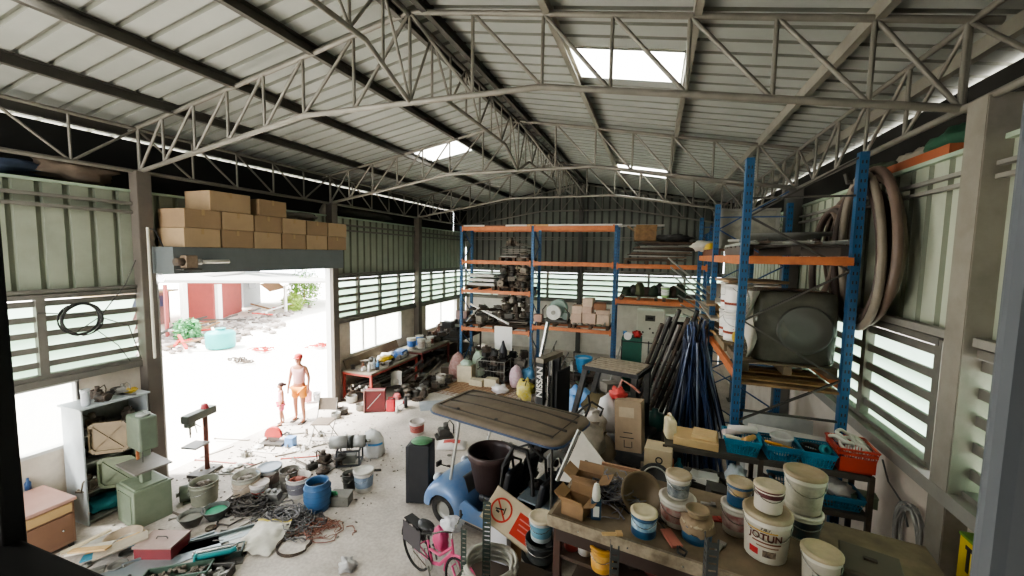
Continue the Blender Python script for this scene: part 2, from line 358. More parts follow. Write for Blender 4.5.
# ---- roof trusses
TR = mat('88847b', .5, .35, .25, 4, dcol='5e5a52'); TRD = mat('6a665f', .5, .35, .25, 4, dcol='4a4741')
AK, BK = 3.69, 7.13
def zb(x):
    if x < AK: return Z_EAVE+(Z_KINK-Z_EAVE)*x/AK
    if x > BK: return Z_EAVE+(Z_KINK-Z_EAVE)*(W-x)/(W-BK)
    return Z_KINK
def ztop(x): return zroof(x)
def truss(Y, label, r=.03):
    t = thing('roof_truss', label, 'roof truss', (0, Y, 0), group='roof trusses across the hall')
    b = MB()
    for a, c in (((.05, 0, Z_EAVE), (AK, 0, Z_KINK)), ((AK, 0, Z_KINK), (BK, 0, Z_KINK)), ((BK, 0, Z_KINK), (W-.05, 0, Z_EAVE))): b.tube([a, c], r*1.25, 8)
    b.build('bottom_chord', TR, t)
    b = MB()
    for a, c in (((-.1, 0, zroof(-.1)), (MID, 0, Z_RIDGE)), ((MID, 0, Z_RIDGE), (W+.1, 0, zroof(W+.1)))): b.tube([a, c], r*1.1, 8)
    b.build('top_chord', TR, t)
    xs = [AK*i/5 for i in range(5)]+[AK, (AK+MID)/2, MID, (MID+BK)/2]+[BK+(W-BK)*i/5 for i in range(6)]
    xs[0] = .12; xs[-1] = W-.12
    for i, x in enumerate(xs):
        MB().tube([(x, 0, zb(x)), (x, 0, ztop(x))], r*.75, 6).build('web_post', TR, t)
    for a, c in zip(xs, xs[1:]):
        q = [(a, 0, zb(a)), (c, 0, ztop(c))] if c <= MID+.01 else [(a, 0, ztop(a)), (c, 0, zb(c))]
        MB().tube(q, r*.75, 6).build('web_diagonal', TR, t)
    return t
truss(Y1, 'nearest pale steel pipe truss spanning the whole hall'); truss(Y1+S, 'second steel pipe truss spanning the hall, above the forklift'); truss(Y1+2*S, 'third steel pipe truss spanning the hall, in front of the back racking')
truss(YB-.15, 'furthest roof truss, flat against the dark back gable', .026)
def eave_truss(x, label):
    t = thing('eave_truss', label, 'roof truss', (x, 0, 0), group='lattice girders along the eaves')
    ys = []; k = -1.0; bay = S/5
    y = Y1-S*1.3
    MB().tube([(0, y, Z_EAVE), (0, YB, Z_EAVE)], .034, 8).build('bottom_chord', TR, t); MB().tube([(0, y, Z_TOP), (0, YB, Z_TOP)], .03, 8).build('top_chord', TR, t)
    i = -6
    while Y1+i*bay < YB-.2:
        a = Y1+i*bay; b = a+bay
        MB().tube([(0, a, Z_EAVE), (0, a, Z_TOP)], .02, 6).build('web_post', TR, t)
        q = [(0, a, Z_TOP), (0, min(b, YB), Z_EAVE)] if i % 5 < 4 else [(0, a, Z_EAVE), (0, min(b, YB), Z_TOP)]
        MB().tube(q, .02, 6).build('web_diagonal', TR, t)
        i += 1
    return t
eave_truss(.1, 'lattice girder running along the top of the left wall'); eave_truss(W-.1, 'lattice girder running along the top of the right wall')
def ridge_truss(Ya, Yb, label, head=True):
    t = thing('ridge_truss', label, 'roof truss', (MID, 0, 0), group='lattice girders under the ridge')
    zl = 6.45; a1 = Ya+.85; b1 = Yb-.85
    MB().tube([(0, Ya, Z_KINK), (0, a1, zl)], .03, 6).build('bottom_chord', TR, t); MB().tube([(0, a1, zl), (0, b1, zl)], .03, 6).build('bottom_chord', TR, t); MB().tube([(0, b1, zl), (0, Yb, Z_KINK)], .03, 6).build('bottom_chord', TR, t)
    MB().tube([(0, Ya, Z_RIDGE-.03), (0, Yb, Z_RIDGE-.03)], .03, 6).build('top_chord', TRD, t)
    n = 8; zz = lambda y: zl if a1 < y < b1 else (Z_KINK+(zl-Z_KINK)*((y-Ya)/.85 if y <= a1 else (Yb-y)/.85))
    for i in range(1, n):
        y = Ya+(Yb-Ya)*i/n; MB().tube([(0, y, zz(y)), (0, y, Z_RIDGE)], .018, 6).build('web_post', TR, t)
    for i in range(n):
        y = Ya+(Yb-Ya)*i/n; y2 = Ya+(Yb-Ya)*(i+1)/n
        q = [(0, y, Z_RIDGE), (0, y2, zz(y2))] if i % 2 else [(0, y, zz(y)), (0, y2, Z_RIDGE)]
        MB().tube(q, .018, 6).build('web_diagonal', TR, t)
ridge_truss(Y1-S, Y1, 'ridge girder between the camera end and the nearest truss'); ridge_truss(Y1, Y1+S, 'ridge girder between the nearest and second trusses'); ridge_truss(Y1+S, Y1+2*S, 'ridge girder between the second and third trusses'); ridge_truss(Y1+2*S, YB-.2, 'ridge girder between the third truss and the back gable')
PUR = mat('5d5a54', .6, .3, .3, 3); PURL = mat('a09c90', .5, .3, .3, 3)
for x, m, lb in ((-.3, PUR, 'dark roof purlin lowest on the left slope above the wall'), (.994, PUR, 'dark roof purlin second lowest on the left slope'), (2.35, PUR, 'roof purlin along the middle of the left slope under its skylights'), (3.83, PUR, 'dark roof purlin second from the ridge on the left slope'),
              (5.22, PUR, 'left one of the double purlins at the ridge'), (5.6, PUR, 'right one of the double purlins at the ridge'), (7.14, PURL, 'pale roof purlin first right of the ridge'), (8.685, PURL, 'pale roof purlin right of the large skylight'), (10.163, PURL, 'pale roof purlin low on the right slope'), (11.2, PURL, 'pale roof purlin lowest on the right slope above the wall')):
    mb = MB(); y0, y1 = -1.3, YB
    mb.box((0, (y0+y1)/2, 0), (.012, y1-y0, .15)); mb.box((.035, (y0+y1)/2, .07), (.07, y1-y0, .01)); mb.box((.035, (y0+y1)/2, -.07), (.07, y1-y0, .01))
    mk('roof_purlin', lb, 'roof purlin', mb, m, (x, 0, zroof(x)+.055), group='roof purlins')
# ---- mezzanine window frame the view looks through
VF = mat('0e0e0f', .9, 0, .05, 4); VG = mat('5c6168', .7, 0, .12, 3)
f = MB(); f.box((6.94, .5, 3.9), (.1, .04, 2.2)); f.box((7.87, .47, 3.43), (1.9, .08, .12))
wf = struct('window_4', f, VF, bevel=.006)
g = MB().box((8.785, .5, 3.9), (.13, .03, 2.4)); struct('frame_post', g, VG, wf, bevel=.012)
# ---- yard
def yard():
    mb = MB()
    def fn(a, b):
        x = -60+a*100; y = -25+b*75
        d = max(0, -x-9); z = -.05+.10*noise.noise(Vector((x*.4, y*.4, 0)))*min(1, d/3)+max(0, -x-14)*.015
        return (x, y, z)
    mb.grid(fn, 100, 75); return mb
struct('ground', yard(), mat('e4dfd6', .9, 0, .2, .5, dcol='c9c2b6'))
# ================================================================= GENERATORS
def pail(label, loc, d, h, body=WPLAS, band=None, lid=WPLAS, fill=None, name='paint_bucket', cat='bucket', group=None, taper=.86, handle=True, rz=0, rim=None, bandz=(.22, .78), rot=None):
    t = thing(name, label, cat, loc, rz, group, rot); r = d/2; n = 22
    rb = lambda z: r*(taper+(1-taper)*z/h)
    p = [(0.001, 0), (rb(0), 0), (rb(0)+.002, .01)]
    p += [(rb(h*.8), h*.8), (rb(h*.8)+.006, h*.81), (rb(h*.84)+.006, h*.83), (rb(h*.85), h*.85), (r, h*.985)]
    if lid is None: p += [(r+.006, h*.985), (r+.006, h), (r-.008, h), (rb(.03)-.008, .03), (.001, .03)]
    else: p += [(r, h*.99), (.001, h*.99)]
    MB().lathe(p, n).build('bucket_body', body, t)
    if lid is not None:
        MB().lathe([(r+.004, h*.93), (r+.01, h*.935), (r+.01, h+.004), (r-.012, h+.012), (r-.018, h+.002), (r*.3, h+.005), (.001, h+.005)], n).build('lid', lid, t)
    elif fill is not None:
        mb = MB(); q = random.Random(label)
        mb.lathe([(rb(h*.7)-.012, h*.7), (.001, h*.75)], n)
        for k in range(7):
            a = q.uniform(0, 6.28); rr = q.uniform(0, r*.55)
            mb.blob((rr*math.cos(a), rr*math.sin(a), h*q.uniform(.72, .9)), (r*q.uniform(.18, .38), r*q.uniform(.18, .38), r*q.uniform(.12, .25)), k, .3, 8)
        mb.build('contents', fill, t)
    if band is not None:
        z0, z1 = h*bandz[0], h*bandz[1]
        MB().lathe([(rb(z0)+.0015, z0), (rb(z1)+.0015, z1)], n).build('printed_label', band, t)
    if handle:
        rr = r*.98+.008; pts = [(rr*math.cos(a), rr*math.sin(a), h*.88-math.sin(a)*0-abs(math.sin(a))*h*.35) for a in [math.pi*k/10 for k in range(11)]]
        MB().tube([(x, -y, z) for x, y, z in pts], .0035, 5).build('wire_handle', CHROME, t)
    return t
def carton(label, loc, sx, sy, sz, rz=0, m=CARD, flaps=0, group=None, tape=True, name='cardboard_box', rot=None, inside=False):
    t = thing(name, label, 'box', loc, rz, group, rot); mb = MB()
    if flaps:
        w = .006
        mb.box((0, 0, w/2), (sx, sy, w))
        for s_ in (-1, 1): mb.box((s_*(sx/2-w/2), 0, sz/2), (w, sy, sz)); mb.box((0, s_*(sy/2-w/2), sz/2), (sx, w, sz))
        mb.build('box_body', m, t)
        for s_, a in ((-1, 35), (1, -20)):
            MB().box((0, 0, 0), (sx*.46, sy, w), Matrix.Translation((s_*sx/2, 0, sz)) @ Matrix.Rotation(R(a), 4, 'Y') @ Matrix.Translation((s_*sx*.23, 0, 0))).build('flap', m, t)
        for s_, a in ((-1, -55), (1, 60)):
            MB().box((0, 0, 0), (sx, sy*.42, w), Matrix.Translation((0, s_*sy/2, sz)) @ Matrix.Rotation(R(a), 4, 'X') @ Matrix.Translation((0, s_*sy*.21, 0))).build('flap', m, t)
    else:
        mb.box((0, 0, sz/2), (sx, sy, sz)).build('box_body', m, t, bevel=.006)
        if tape: MB().box((0, 0, sz+.0015), (sx+.003, .05, .001)).box((sx/2+.001, 0, sz-.05), (.002, .05, .1)).box((-sx/2-.001, 0, sz-.05), (.002, .05, .1)).build('tape', mat('a1865e', .4, 0, .1), t)
    return t
def basket(label, loc, sx, sy, sz, m, rz=0, group=None, name='plastic_basket'):
    t = thing(name, label, 'basket', loc, rz, group); mb = MB(); fl = .8
    def ring(z, k): return [(-sx/2*k, -sy/2*k, z), (sx/2*k, -sy/2*k, z), (sx/2*k, sy/2*k, z), (-sx/2*k, sy/2*k, z)]
    lo = ring(0, fl); hi = ring(sz, 1)
    mb.box((0, 0, .004), (sx*fl, sy*fl, .008))
    for i in range(4):
        a, b, c, d = Vector(lo[i]), Vector(lo[(i+1) % 4]), Vector(hi[(i+1) % 4]), Vector(hi[i])
        n = 12 if i % 2 == 0 else 8
        for k in range(n+1): mb.bar(a.lerp(b, k/n), d.lerp(c, k/n), .009, .004)
        for f_, w in ((.0, .02), (.35, .008), (.65, .008), (.82, .03), (1, .02)): mb.bar(a.lerp(d, f_), b.lerp(c, f_), .008, w)
    mb.build('basket_body', m, t)
    rim = MB()
    for i in range(4): rim.bar(hi[i], hi[(i+1) % 4], .026, .012)
    rim.build('rim', m, t)
    return t
def coil(r, n, rt, seed=1, flat=.04, seg=28, squash=1.):
    q = random.Random(seed); pts = []
    ph = q.uniform(0, 6.28)
    for k in range(n*seg):
        a = 2*math.pi*k/seg; j = k//seg
        rr = r*(1+.09*math.sin(a*.77+j*1.7+ph)+.05*math.sin(a*2.1+j))
        pts.append((rr*math.cos(a), rr*squash*math.sin(a), rt+flat*(.5+.5*math.sin(j*2.3+a*.5+ph))))
    return MB().tube(pts, rt, 6)
def tangle(w, d, h, n, rt, seed, m_pts=10):
    q = random.Random(seed); mb = MB()
    for k in range(n):
        cx, cy = q.gauss(0, w*.24), q.gauss(0, d*.24); r = q.uniform(.06, .22); a0 = q.uniform(0, 6.28); sp = q.uniform(2, 6); dz = q.uniform(0, h)*max(0, 1-(abs(cx)/w+abs(cy)/d)*1.4)
        pts = []
        for j in range(m_pts):
            a = a0+sp*j/m_pts; pts.append((cx+r*math.cos(a)*q.uniform(.8, 1.2), cy+r*math.sin(a)*q.uniform(.7, 1.1), rt+max(0, dz+q.uniform(-.02, .03))))
        mb.tube(pts, rt*q.uniform(.7, 1.2), 5)
    return mb
def sack(label, loc, w, d, h, m, rz=0, name='sack', seed=1, stripe=None, neck=True, group=None, cat='sack'):
    t = thing(name, label, cat, loc, rz, group); mb = MB(); n = 20
    rows = [(0, .8), (.08, 1.02), (.25, 1.08), (.42, 1.02), (.58, .95), (.72, .82), (.84, .62), (.9, .4), (.94, .36), (1.0, .5)] if neck else [(0, .85), (.1, 1.03), (.4, 1.06), (.7, .95), (.9, .7), (1, .25)]
    vs = []; fs = []
    for i, (z, k) in enumerate(rows):
        for j in range(n):
            a = 2*math.pi*j/n; q = 1+.16*noise.noise(Vector((math.cos(a)*2.3+seed*3, math.sin(a)*2.3, z*4)))*2+.04*math.sin(a*7+z*9)
            vs.append((w/2*k*q*math.cos(a)+w*.12*z*math.sin(seed*2), d/2*k*q*math.sin(a)+d*.1*z*math.cos(seed*3), h*z*(1+.05*math.sin(a*2+seed)*(z > .5))))
    for i in range(len(rows)-1):
        for j in range(n): fs.append((i*n+j, i*n+(j+1) % n, (i+1)*n+(j+1) % n, (i+1)*n+j))
    fs.append(tuple(range(n))[::-1]); fs.append(tuple((len(rows)-1)*n+j for j in range(n)))
    mb.add(vs, fs, smooth=True); mb.build('sack_body', m, t)
    if stripe:
        s2 = MB(); z0, z1 = h*.52, h*.6
        s2.lathe([(w/2*1.0, z0), (w/2*.95, z1)], n, sy=d/w); s2.build('stripe', stripe, t)
    return t
# small machine parts: each function returns a fresh MB standing on z=0
def g_motor(k=1.):
    mb = MB(); mb.cyl((-.12*k, 0, .09*k), .08*k, .24*k, 18, 'X')
    for i in range(10):
        a = math.pi*2*i/10; mb.box((0, .083*k*math.cos(a), .09*k+.083*k*math.sin(a)), (.2*k, .008*k, .008*k))
    mb.cyl((.12*k, 0, .09*k), .014*k, .07*k, 10, 'X'); mb.box((0, .03*k, .19*k), (.08*k, .08*k, .05*k))
    for s_ in (-1, 1): mb.box((0, s_*.07*k, .012*k), (.2*k, .03*k, .024*k)); mb.box((0, s_*.06*k, .03*k), (.03*k, .03*k, .05*k))
    mb.cyl((-.15*k, 0, .09*k), .086*k, .03*k, 18, 'X'); return mb
def g_pulley(k=1.):
    mb = MB(); mb.lathe([(.02*k, 0), (.13*k, 0), (.14*k, .01*k), (.11*k, .03*k), (.14*k, .05*k), (.13*k, .06*k), (.05*k, .06*k), (.05*k, .08*k), (.02*k, .08*k), (.02*k, 0)], 20); return mb
def g_gear(k=1.):
    n = 18; poly = []
    for i in range(n):
        for f_, r in ((0, .10), (.25, .12), (.5, .12), (.75, .10)): a = 2*math.pi*(i+f_)/n; poly.append((r*k*math.cos(a), r*k*math.sin(a)))
    mb = MB(); mb.prism(poly, .03*k); mb.cyl((0, 0, .03*k), .035*k, .03*k, 14); return mb
def g_casting(k=1., seed=0):
    q = random.Random(seed); mb = MB(); mb.box((0, 0, .015*k), (.3*k, .2*k, .03*k)); mb.box((0, 0, .09*k), (.18*k, .14*k, .14*k))
    mb.cyl((-.05*k, -.09*k, .11*k), .05*k, .18*k, 14, 'Y'); mb.cyl((.03*k, 0, .15*k), .045*k, .1*k, 14)
    for s_ in (-1, 1):
        for s2 in (-1, 1): mb.cyl((s_*.12*k, s2*.075*k, .02*k), .014*k, .03*k, 8)
    mb.bar((-.09*k, -.06*k, .03*k), (-.14*k, -.06*k, .12*k), .015*k); mb.tube([(.05*k, .05*k, .2*k), (.12*k, .08*k, .26*k), (.18*k, .05*k, .18*k), (.18*k, .02*k, .03*k)], .012*k, 6); return mb
def g_pipe(L=.6, r=.025):
    mb = MB(); mb.tube([(-L/2, 0, r), (L/2-.06, 0, r), (L/2, .03, r)], r, 8); mb.cyl((-L/2-.01, 0, r), r*1.5, .03, 10, 'X'); return mb
def g_plate(w=.5, d=.3, h=.02):
    mb = MB(); mb.box((0, 0, h/2), (w, d, h)); mb.box((-w/2+.01, 0, h+.012), (.02, d, .03)); mb.box((w*.2, 0, h+.004), (.04, d*.8, .012)); return mb
def g_angle(L=.8, w=.05):
    mb = MB(); mb.box((0, 0, .004), (L, w, .006)); mb.box((0, -w/2, w/2), (L, .006, w)); return mb
def g_box(w=.3, d=.2, h=.15):
    mb = MB(); mb.box((0, 0, h/2), (w, d, h)); mb.box((0, -d/2-.004, h*.5), (w*.7, .01, h*.6)); mb.box((w*.28, -d/2-.012, h*.5), (.015, .01, h*.25)); mb.box((0, 0, h+.006), (w*1.04, d*1.04, .012)); return mb
def g_bracket(k=1.):
    mb = MB(); mb.box((0, 0, .01*k), (.2*k, .08*k, .02*k)); mb.box((-.09*k, 0, .1*k), (.02*k, .08*k, .2*k)); mb.bar((.06*k, 0, .02*k), (-.085*k, 0, .16*k), .02*k, .02*k); mb.cyl((-.1*k, 0, .15*k), .03*k, .05*k, 12, 'X'); return mb
def g_drum(k=1.):
    mb = MB(); mb.lathe([(.001, 0), (.1*k, 0), (.1*k, .02*k), (.07*k, .03*k), (.07*k, .14*k), (.1*k, .15*k), (.1*k, .17*k), (.03*k, .17*k), (.03*k, .19*k), (.001, .19*k)], 18); return mb
def g_pot(k=1.):
    mb = MB(); mb.lathe([(.001, 0), (.1*k, 0), (.12*k, .03*k), (.12*k, .14*k), (.13*k, .15*k), (.12*k, .155*k), (.11*k, .14*k), (.105*k, .02*k), (.001, .015*k)], 20)
    for s_ in (-1, 1): mb.tube([(s_*.12*k, -.03*k, .11*k), (s_*.15*k, -.02*k, .12*k), (s_*.15*k, .02*k, .12*k), (s_*.12*k, .03*k, .11*k)], .006*k, 5)
    return mb
GEN = [('electric_motor', 'motor', g_motor, .19), ('pulley_wheel', 'pulley', g_pulley, .08), ('gear_wheel', 'gear', g_gear, .06), ('machine_casting', 'machine part', g_casting, .22), ('steel_bracket', 'bracket', g_bracket, .2), ('winding_drum', 'drum', g_drum, .19), ('metal_case', 'box', g_box, .17), ('pipe_piece', 'pipe', g_pipe, .05), ('steel_plate', 'metal plate', g_plate, .03), ('angle_iron', 'metal bar', g_angle, .05)]
_mesh = {}
def part_obj(kind, m, loc, rot, sc, label, group):
    """countable small scrap: one mesh object, mesh data shared"""
    nm, cat, fn, _ = GEN[kind]; key = (kind, m.name)
    if key not in _mesh:
        o = fn().build(nm, m); _mesh[key] = o.data
    else: o = bpy.data.objects.new(nm, _mesh[key]); COL.objects.link(o)
    o.location = loc; o.rotation_euler = rot; o.scale = (sc,)*3
    return tag(o, label, cat, group)
RAD = [(.15, .24), (.14, .08), (.12, .06), (.17, .26), (.10, .2), (.10, .19), (.16, .17), (.17, .06), (.2, .05), (.2, .055)]
def scatter(area, kinds, mats, n, place, seed, z=0., layers=1, sc=(.6, 1.1), tilt=.25):
    """n loose pieces in the x0,x1,y0,y1 rectangle, each its own object, each dropped on the lowest of a few spots"""
    q = random.Random(seed); x0, x1, y0, y1 = area[:4]; put = []; out = []
    for i in range(n):
        k = q.choice(kinds); m = q.choice(mats); s_ = q.uniform(*sc); r = RAD[k][0]*s_; best = None
        for t_ in range(12):
            x = q.uniform(x0, x1); y = q.uniform(y0, y1)
            zz = max([b[3] for b in put if (b[0]-x)**2+(b[1]-y)**2 < ((b[2]+r)*.82)**2]+[z])
            if best is None or zz < best[2]-1e-6: best = (x, y, zz)
            if zz <= z and layers < 2: break
        x, y, zz = best
        if layers < 2 and zz > z+.12: continue
        put.append((x, y, r, zz+RAD[k][1]*s_)); nm = GEN[k][0].replace('_', ' ')
        tl = tilt*.25 if zz > z else 0
        out.append(part_obj(k, m, (x, y, zz+.002), (q.uniform(-tl, tl), q.uniform(-tl, tl), q.uniform(0, 6.28)), s_, MNAME[m.name]+' '+nm+' '+place, MNAME[m.name]+' '+nm+'s '+place))
    return out
MNAME = {}
for m_, n_ in ((STEEL, 'grey metal'), (DSTEEL, 'dark metal'), (RUST, 'rusty brown'), (IRON, 'blackened iron'), (SCRAP, 'grimy brownish'), (DUSTY, 'dust covered'), (GALV, 'pale galvanised'), (GREENM, 'faded green'), (BLACK, 'black'), (WHITE, 'white painted'), (RED, 'red painted'), (DBLUE, 'dark blue')): m_.name = 'm_'+n_.replace(' ', '_'); MNAME[m_.name] = n_
# ================================================================= LEFT SIDE
def cabinet():
    t = thing('tool_cabinet', 'tall pale grey open metal cabinet by the left wall, shelves full of parts', 'cabinet', (.02, 3.5, 0))
    m = mat('b8bec0', .5, .1, .25, 3, dcol='8b8f8c'); mi = mat('8d8f86', .6, .1, .4, 4, dcol='5b5a52')
    MB().box((.25, .01, .9), (.5, .02, 1.8)).build('side_panel', m, t); MB().box((.25, .84, .9), (.5, .02, 1.8)).build('side_panel', m, t)
    MB().box((.01, .42, .9), (.02, .82, 1.8)).build('back_panel', mi, t)
    for z in (.05, .5, .95, 1.38): MB().box((.25, .42, z), (.47, .81, .02)).build('shelf', mi, t)
    MB().box((.26, .42, 1.81), (.56, .9, .025)).build('top', m, t)
    return t
cabinet()
for z, ks, pl in ((1.395, [3, 6, 1], 'on the top shelf of the grey tool cabinet'), (.965, [0, 3, 5, 2], 'on the middle shelf of the grey tool cabinet'), (.515, [0, 3, 4], 'on the lower shelf of the grey tool cabinet')):
    scatter((.15, .42, 3.6, 4.25), ks, [IRON, DSTEEL, SCRAP], 5, pl, int(z*100), z, sc=(.7, .95))
mk('cloth', 'teal cloth bundle in the bottom of the grey tool cabinet', 'cloth', MB().blob((0, 0, .1), (.19, .26, .11), 3, .25), mat('3f9aa5', .9, 0, .3), (.27, 3.86, .06))
mk('cloth', 'dark red cloth behind the teal bundle in the tool cabinet', 'cloth', MB().blob((0, 0, .1), (.16, .13, .1), 5, .25), mat('8c2f33', .9, 0, .3), (.25, 4.18, .06))
pail('white cylindrical tin standing on top of the grey tool cabinet', (.4, 3.62, 1.823), .1, .24, mat('c9ccd0', .4, .1, .1), None, mat('b8babb', .4, .2, .1), name='tin', cat='tin', handle=False, taper=1)
mk('rag', 'yellow rag on top of the grey tool cabinet', 'cloth', MB().blob((0, 0, .04), (.07, .1, .045), 2, .3), mat('d9b84a', .8), (.35, 4.2, 1.823))
mk('rag', 'dull orange rag hanging over junk near the wall above the cabinet', 'cloth', MB().blob((0, 0, .05), (.06, .1, .06), 7, .3), mat('b98a45', .8), (.13, 3.85, 1.823))
scatter((.15, .42, 3.78, 4.12), [3, 4, 1, 0, 7], [IRON, DSTEEL, STEEL], 7, 'on top of the grey tool cabinet', 5, 1.823, sc=(.5, .8), tilt=.5)
# bandsaw
B = F(146, 512, 0)
def bandsaw():
    t = thing('bandsaw', 'pale green bandsaw machine with its wheel covers swung open', 'machine', (1.04, 3.95, 0), R(-8))
    g = mat('87917c', .5, .1, .35, 4, dcol='707b66'); gt = mat('8f8a84', .45, .4, .3, 5)
    b = MB(); b.prism([(-.28, -.24), (.28, -.24), (.28, .24), (-.28, .24)], .58); b.box((0, 0, .59), (.5, .42, .03)); b.build('base_cabinet', g, t, bevel=.02)
    MB().box((0, -.245, .3), (.4, .01, .42)).build('base_door', mat('808b76', .5, .1, .35, 4), t)
    c = MB(); c.box((-.2, .08, .95), (.12, .16, .75)); c.box((.05, 0, .72), (.1, .12, .26)); c.build('column', g, t, bevel=.01)
    MB().box((.04, 0, 1.4), (.42, .24, .52)).build('upper_wheel_housing', mat('6f7a69', .5, .1, .35, 4), t, bevel=.03)
    MB().box((.1, -.02, .9), (.62, .46, .025), rx=R(0)).build('saw_table', gt, t)
    MB().box((.04, 0, .83), (.2, .16, .12)).cyl((.12, -.12, .82), .04, .08, 12, 'Y').build('table_trunnion', mat('5d5f58', .6, .3, .3), t)
    MB().box((.06, -.02, 1.02), (.014, .01, .26)).build('saw_blade', CHROME, t)
    MB().box((.12, -.1, 1.18), (.03, .03, .34)).build('blade_guard', mat('a5663f', .6, 0, .3), t)
    for z, m, yy, nm in ((1.26, mat('7f7058', .6, .1, .4, 4), -.1, 'brown upper wheel cover hanging open'), (.68, mat('777f66', .6, .1, .4, 4), -.02, 'olive lower wheel cover hanging open')):
        o = MB(); poly = [(-.22, -.16), (-.16, -.22), (.18, -.22), (.24, -.16), (.24, .16), (.18, .22), (-.16, .22), (-.22, .16)]
        M = Matrix.Translation((-.36, -.16+yy, z+.06)) @ Matrix.Rotation(R(48), 4, 'Z') @ Matrix.Rotation(R(90), 4, 'X')
        o.prism(poly, .012, M); 
        for i in range(8): 
            a, c_ = Vector((*poly[i], .03)), Vector((*poly[(i+1) % 8], .03)); o.bar(M @ a, M @ c_, .012, .05)
        o.bar(M @ Vector((-.18, -.18, .02)), M @ Vector((.18, .18, .02)), .015); o.bar(M @ Vector((-.18, .18, .02)), M @ Vector((.18, -.18, .02)), .015)
        x = o.build('wheel_cover', m, t); x['label'] = nm
    MB().cyl((-.56, -.42, .68), .025, .05, 10, 'Y').build('cover_knob', CHROME, t)
    MB().cyl((.1, 0, 1.66), .09, .03, 14).tube([(.05, 0, 1.68), (.12, .03, 1.72), (.16, 0, 1.69)], .012, 6).build('tension_wheel', mat('a7a9a4', .5, .3, .2), t)
    return t
bandsaw()
# drawer unit
t = thing('drawer_cabinet', 'low wooden drawer cabinet with a glossy pinkish top at the left wall', 'cabinet', (.45, 2.88, 0), 0)
MB().box((0, 0, .68), (.82, .74, .05)).build('top', mat('c79f92', .25, 0, .15, 3, dcol='a37d72'), t, bevel=.015)
MB().box((0, 0, .36), (.78, .68, .6)).build('carcass', mat('93735f', .6, 0, .2, 4), t)
MB().box((.4, 0, .58), (.02, .62, .12)).box((0, -.345, .58), (.7, .01, .12)).box((0, .345, .58), (.7, .012, .12)).build('drawer_front', mat('c9a878', .6, 0, .2, 4), t)
MB().box((.4, 0, .3), (.02, .62, .38)).build('door_front', mat('8c6a55', .6, 0, .2, 4), t)
MB().cyl((.41, .2, .3), .012, .03, 8, 'X').build('knob', CHROME, t)
for x in (-.34, .34):
    for y in (-.3, .3): MB().box((x, y, .03), (.05, .05, .06)).build('foot', BLACK, t)
mk('bottle', 'small dark blue bottle on the pinkish topped drawer cabinet', 'bottle', MB().lathe([(.001, 0), (.035, 0), (.035, .1), (.015, .13), (.015, .17), (.001, .17)], 14), DBLUE, (.02, 3.1, .706))
# ---- pile of boards
q = random.Random(3)
base = F(105, 553, 0)
BRD = [(-.38, .12, 20, .7, .12, mat('a5a39c', .8, 0, .3), 'grey board lying left in the pile of offcuts beside the drawer cabinet'), (-.18, .2, 35, .6, .1, mat('b9b5aa', .8, 0, .3), 'narrow pale grey batten across the offcut pile'),
       (.02, .12, 62, .62, .09, PALEWOOD, 'light tan wooden batten standing out in the offcut pile'), (.12, .05, 55, .58, .06, WOOD, 'brown wooden stick in the offcut pile'), (.2, -.02, 48, .6, .13, mat('3c7f95', .5), 'teal blue board edge in the offcut pile'),
       (-.05, -.12, 30, .5, .16, mat('cfc8b8', .8, 0, .3), 'cream board at the front of the offcut pile'), (-.22, -.08, 75, .5, .07, mat('cdbf9f', .8, 0, .3), 'splintered pale lath in the offcut pile'), (.34, .02, 60, .55, .2, mat('a59a88', .8, 0, .3), 'beige scrap panel at the right of the offcut pile'),
       (.1, -.2, 20, .5, .09, PALEWOOD, 'tan lath lowest at the front of the offcut pile')]
for i, (dx, dy, a, L, w, m, lb) in enumerate(BRD):
    mk('wood_offcut', lb, 'board', MB().box((0, 0, .012), (L, w, .022)), m, (base.x+dx, base.y+dy, .0+.026*i), rot=(R(q.uniform(-4, 4)), R(-6), R(a)), group='offcuts in the floor pile')
t = thing('toolbox', 'low red metal box with a lid handle in front of the bandsaw', 'box', F(163, 552, 0), R(20))
MB().box((0, 0, .09), (.5, .34, .17)).build('box_body', mat('7f3236', .5, .1, .3, 5), t, bevel=.01)
MB().box((0, 0, .185), (.52, .36, .025)).build('lid', mat('a08a80', .6, .1, .3, 5), t)
MB().tube([(-.08, 0, .2), (-.06, 0, .23), (.06, 0, .23), (.08, 0, .2)], .008, 6).build('handle', DSTEEL, t)
def bowl(label, p, d, h, m, fill):
    t = thing('bowl', label, 'bowl', p); r = d/2
    MB().lathe([(.001, 0), (r*.55, 0), (r*.8, h*.5), (r, h), (r*1.05, h), (r*1.05, h+.01), (r*.97, h+.01), (r*.75, h*.5), (r*.5, .02), (.001, .02)], 24).build('bowl_body', m, t)
    if fill: MB().lathe([(r*.85, h*.72), (r*.3, h*.76), (.001, h*.74)], 20).build('contents', fill, t)
    return t
bowl('dark grey rubber bowl on the floor beside the red metal box', F(192, 525, 0), .34, .16, mat('66685f', .7, 0, .4), mat('7f7d72', .9)); bowl('round tub with bright green contents on the floor', F(216, 518, 0), .36, .16, mat('4f5752', .6, 0, .4), mat('2f8f68', .7, 0, .2))
bowl('beige plastic basin on the floor in front of the bandsaw', F(124, 545, 0), .42, .14, mat('b7a58e', .6, 0, .4), None)
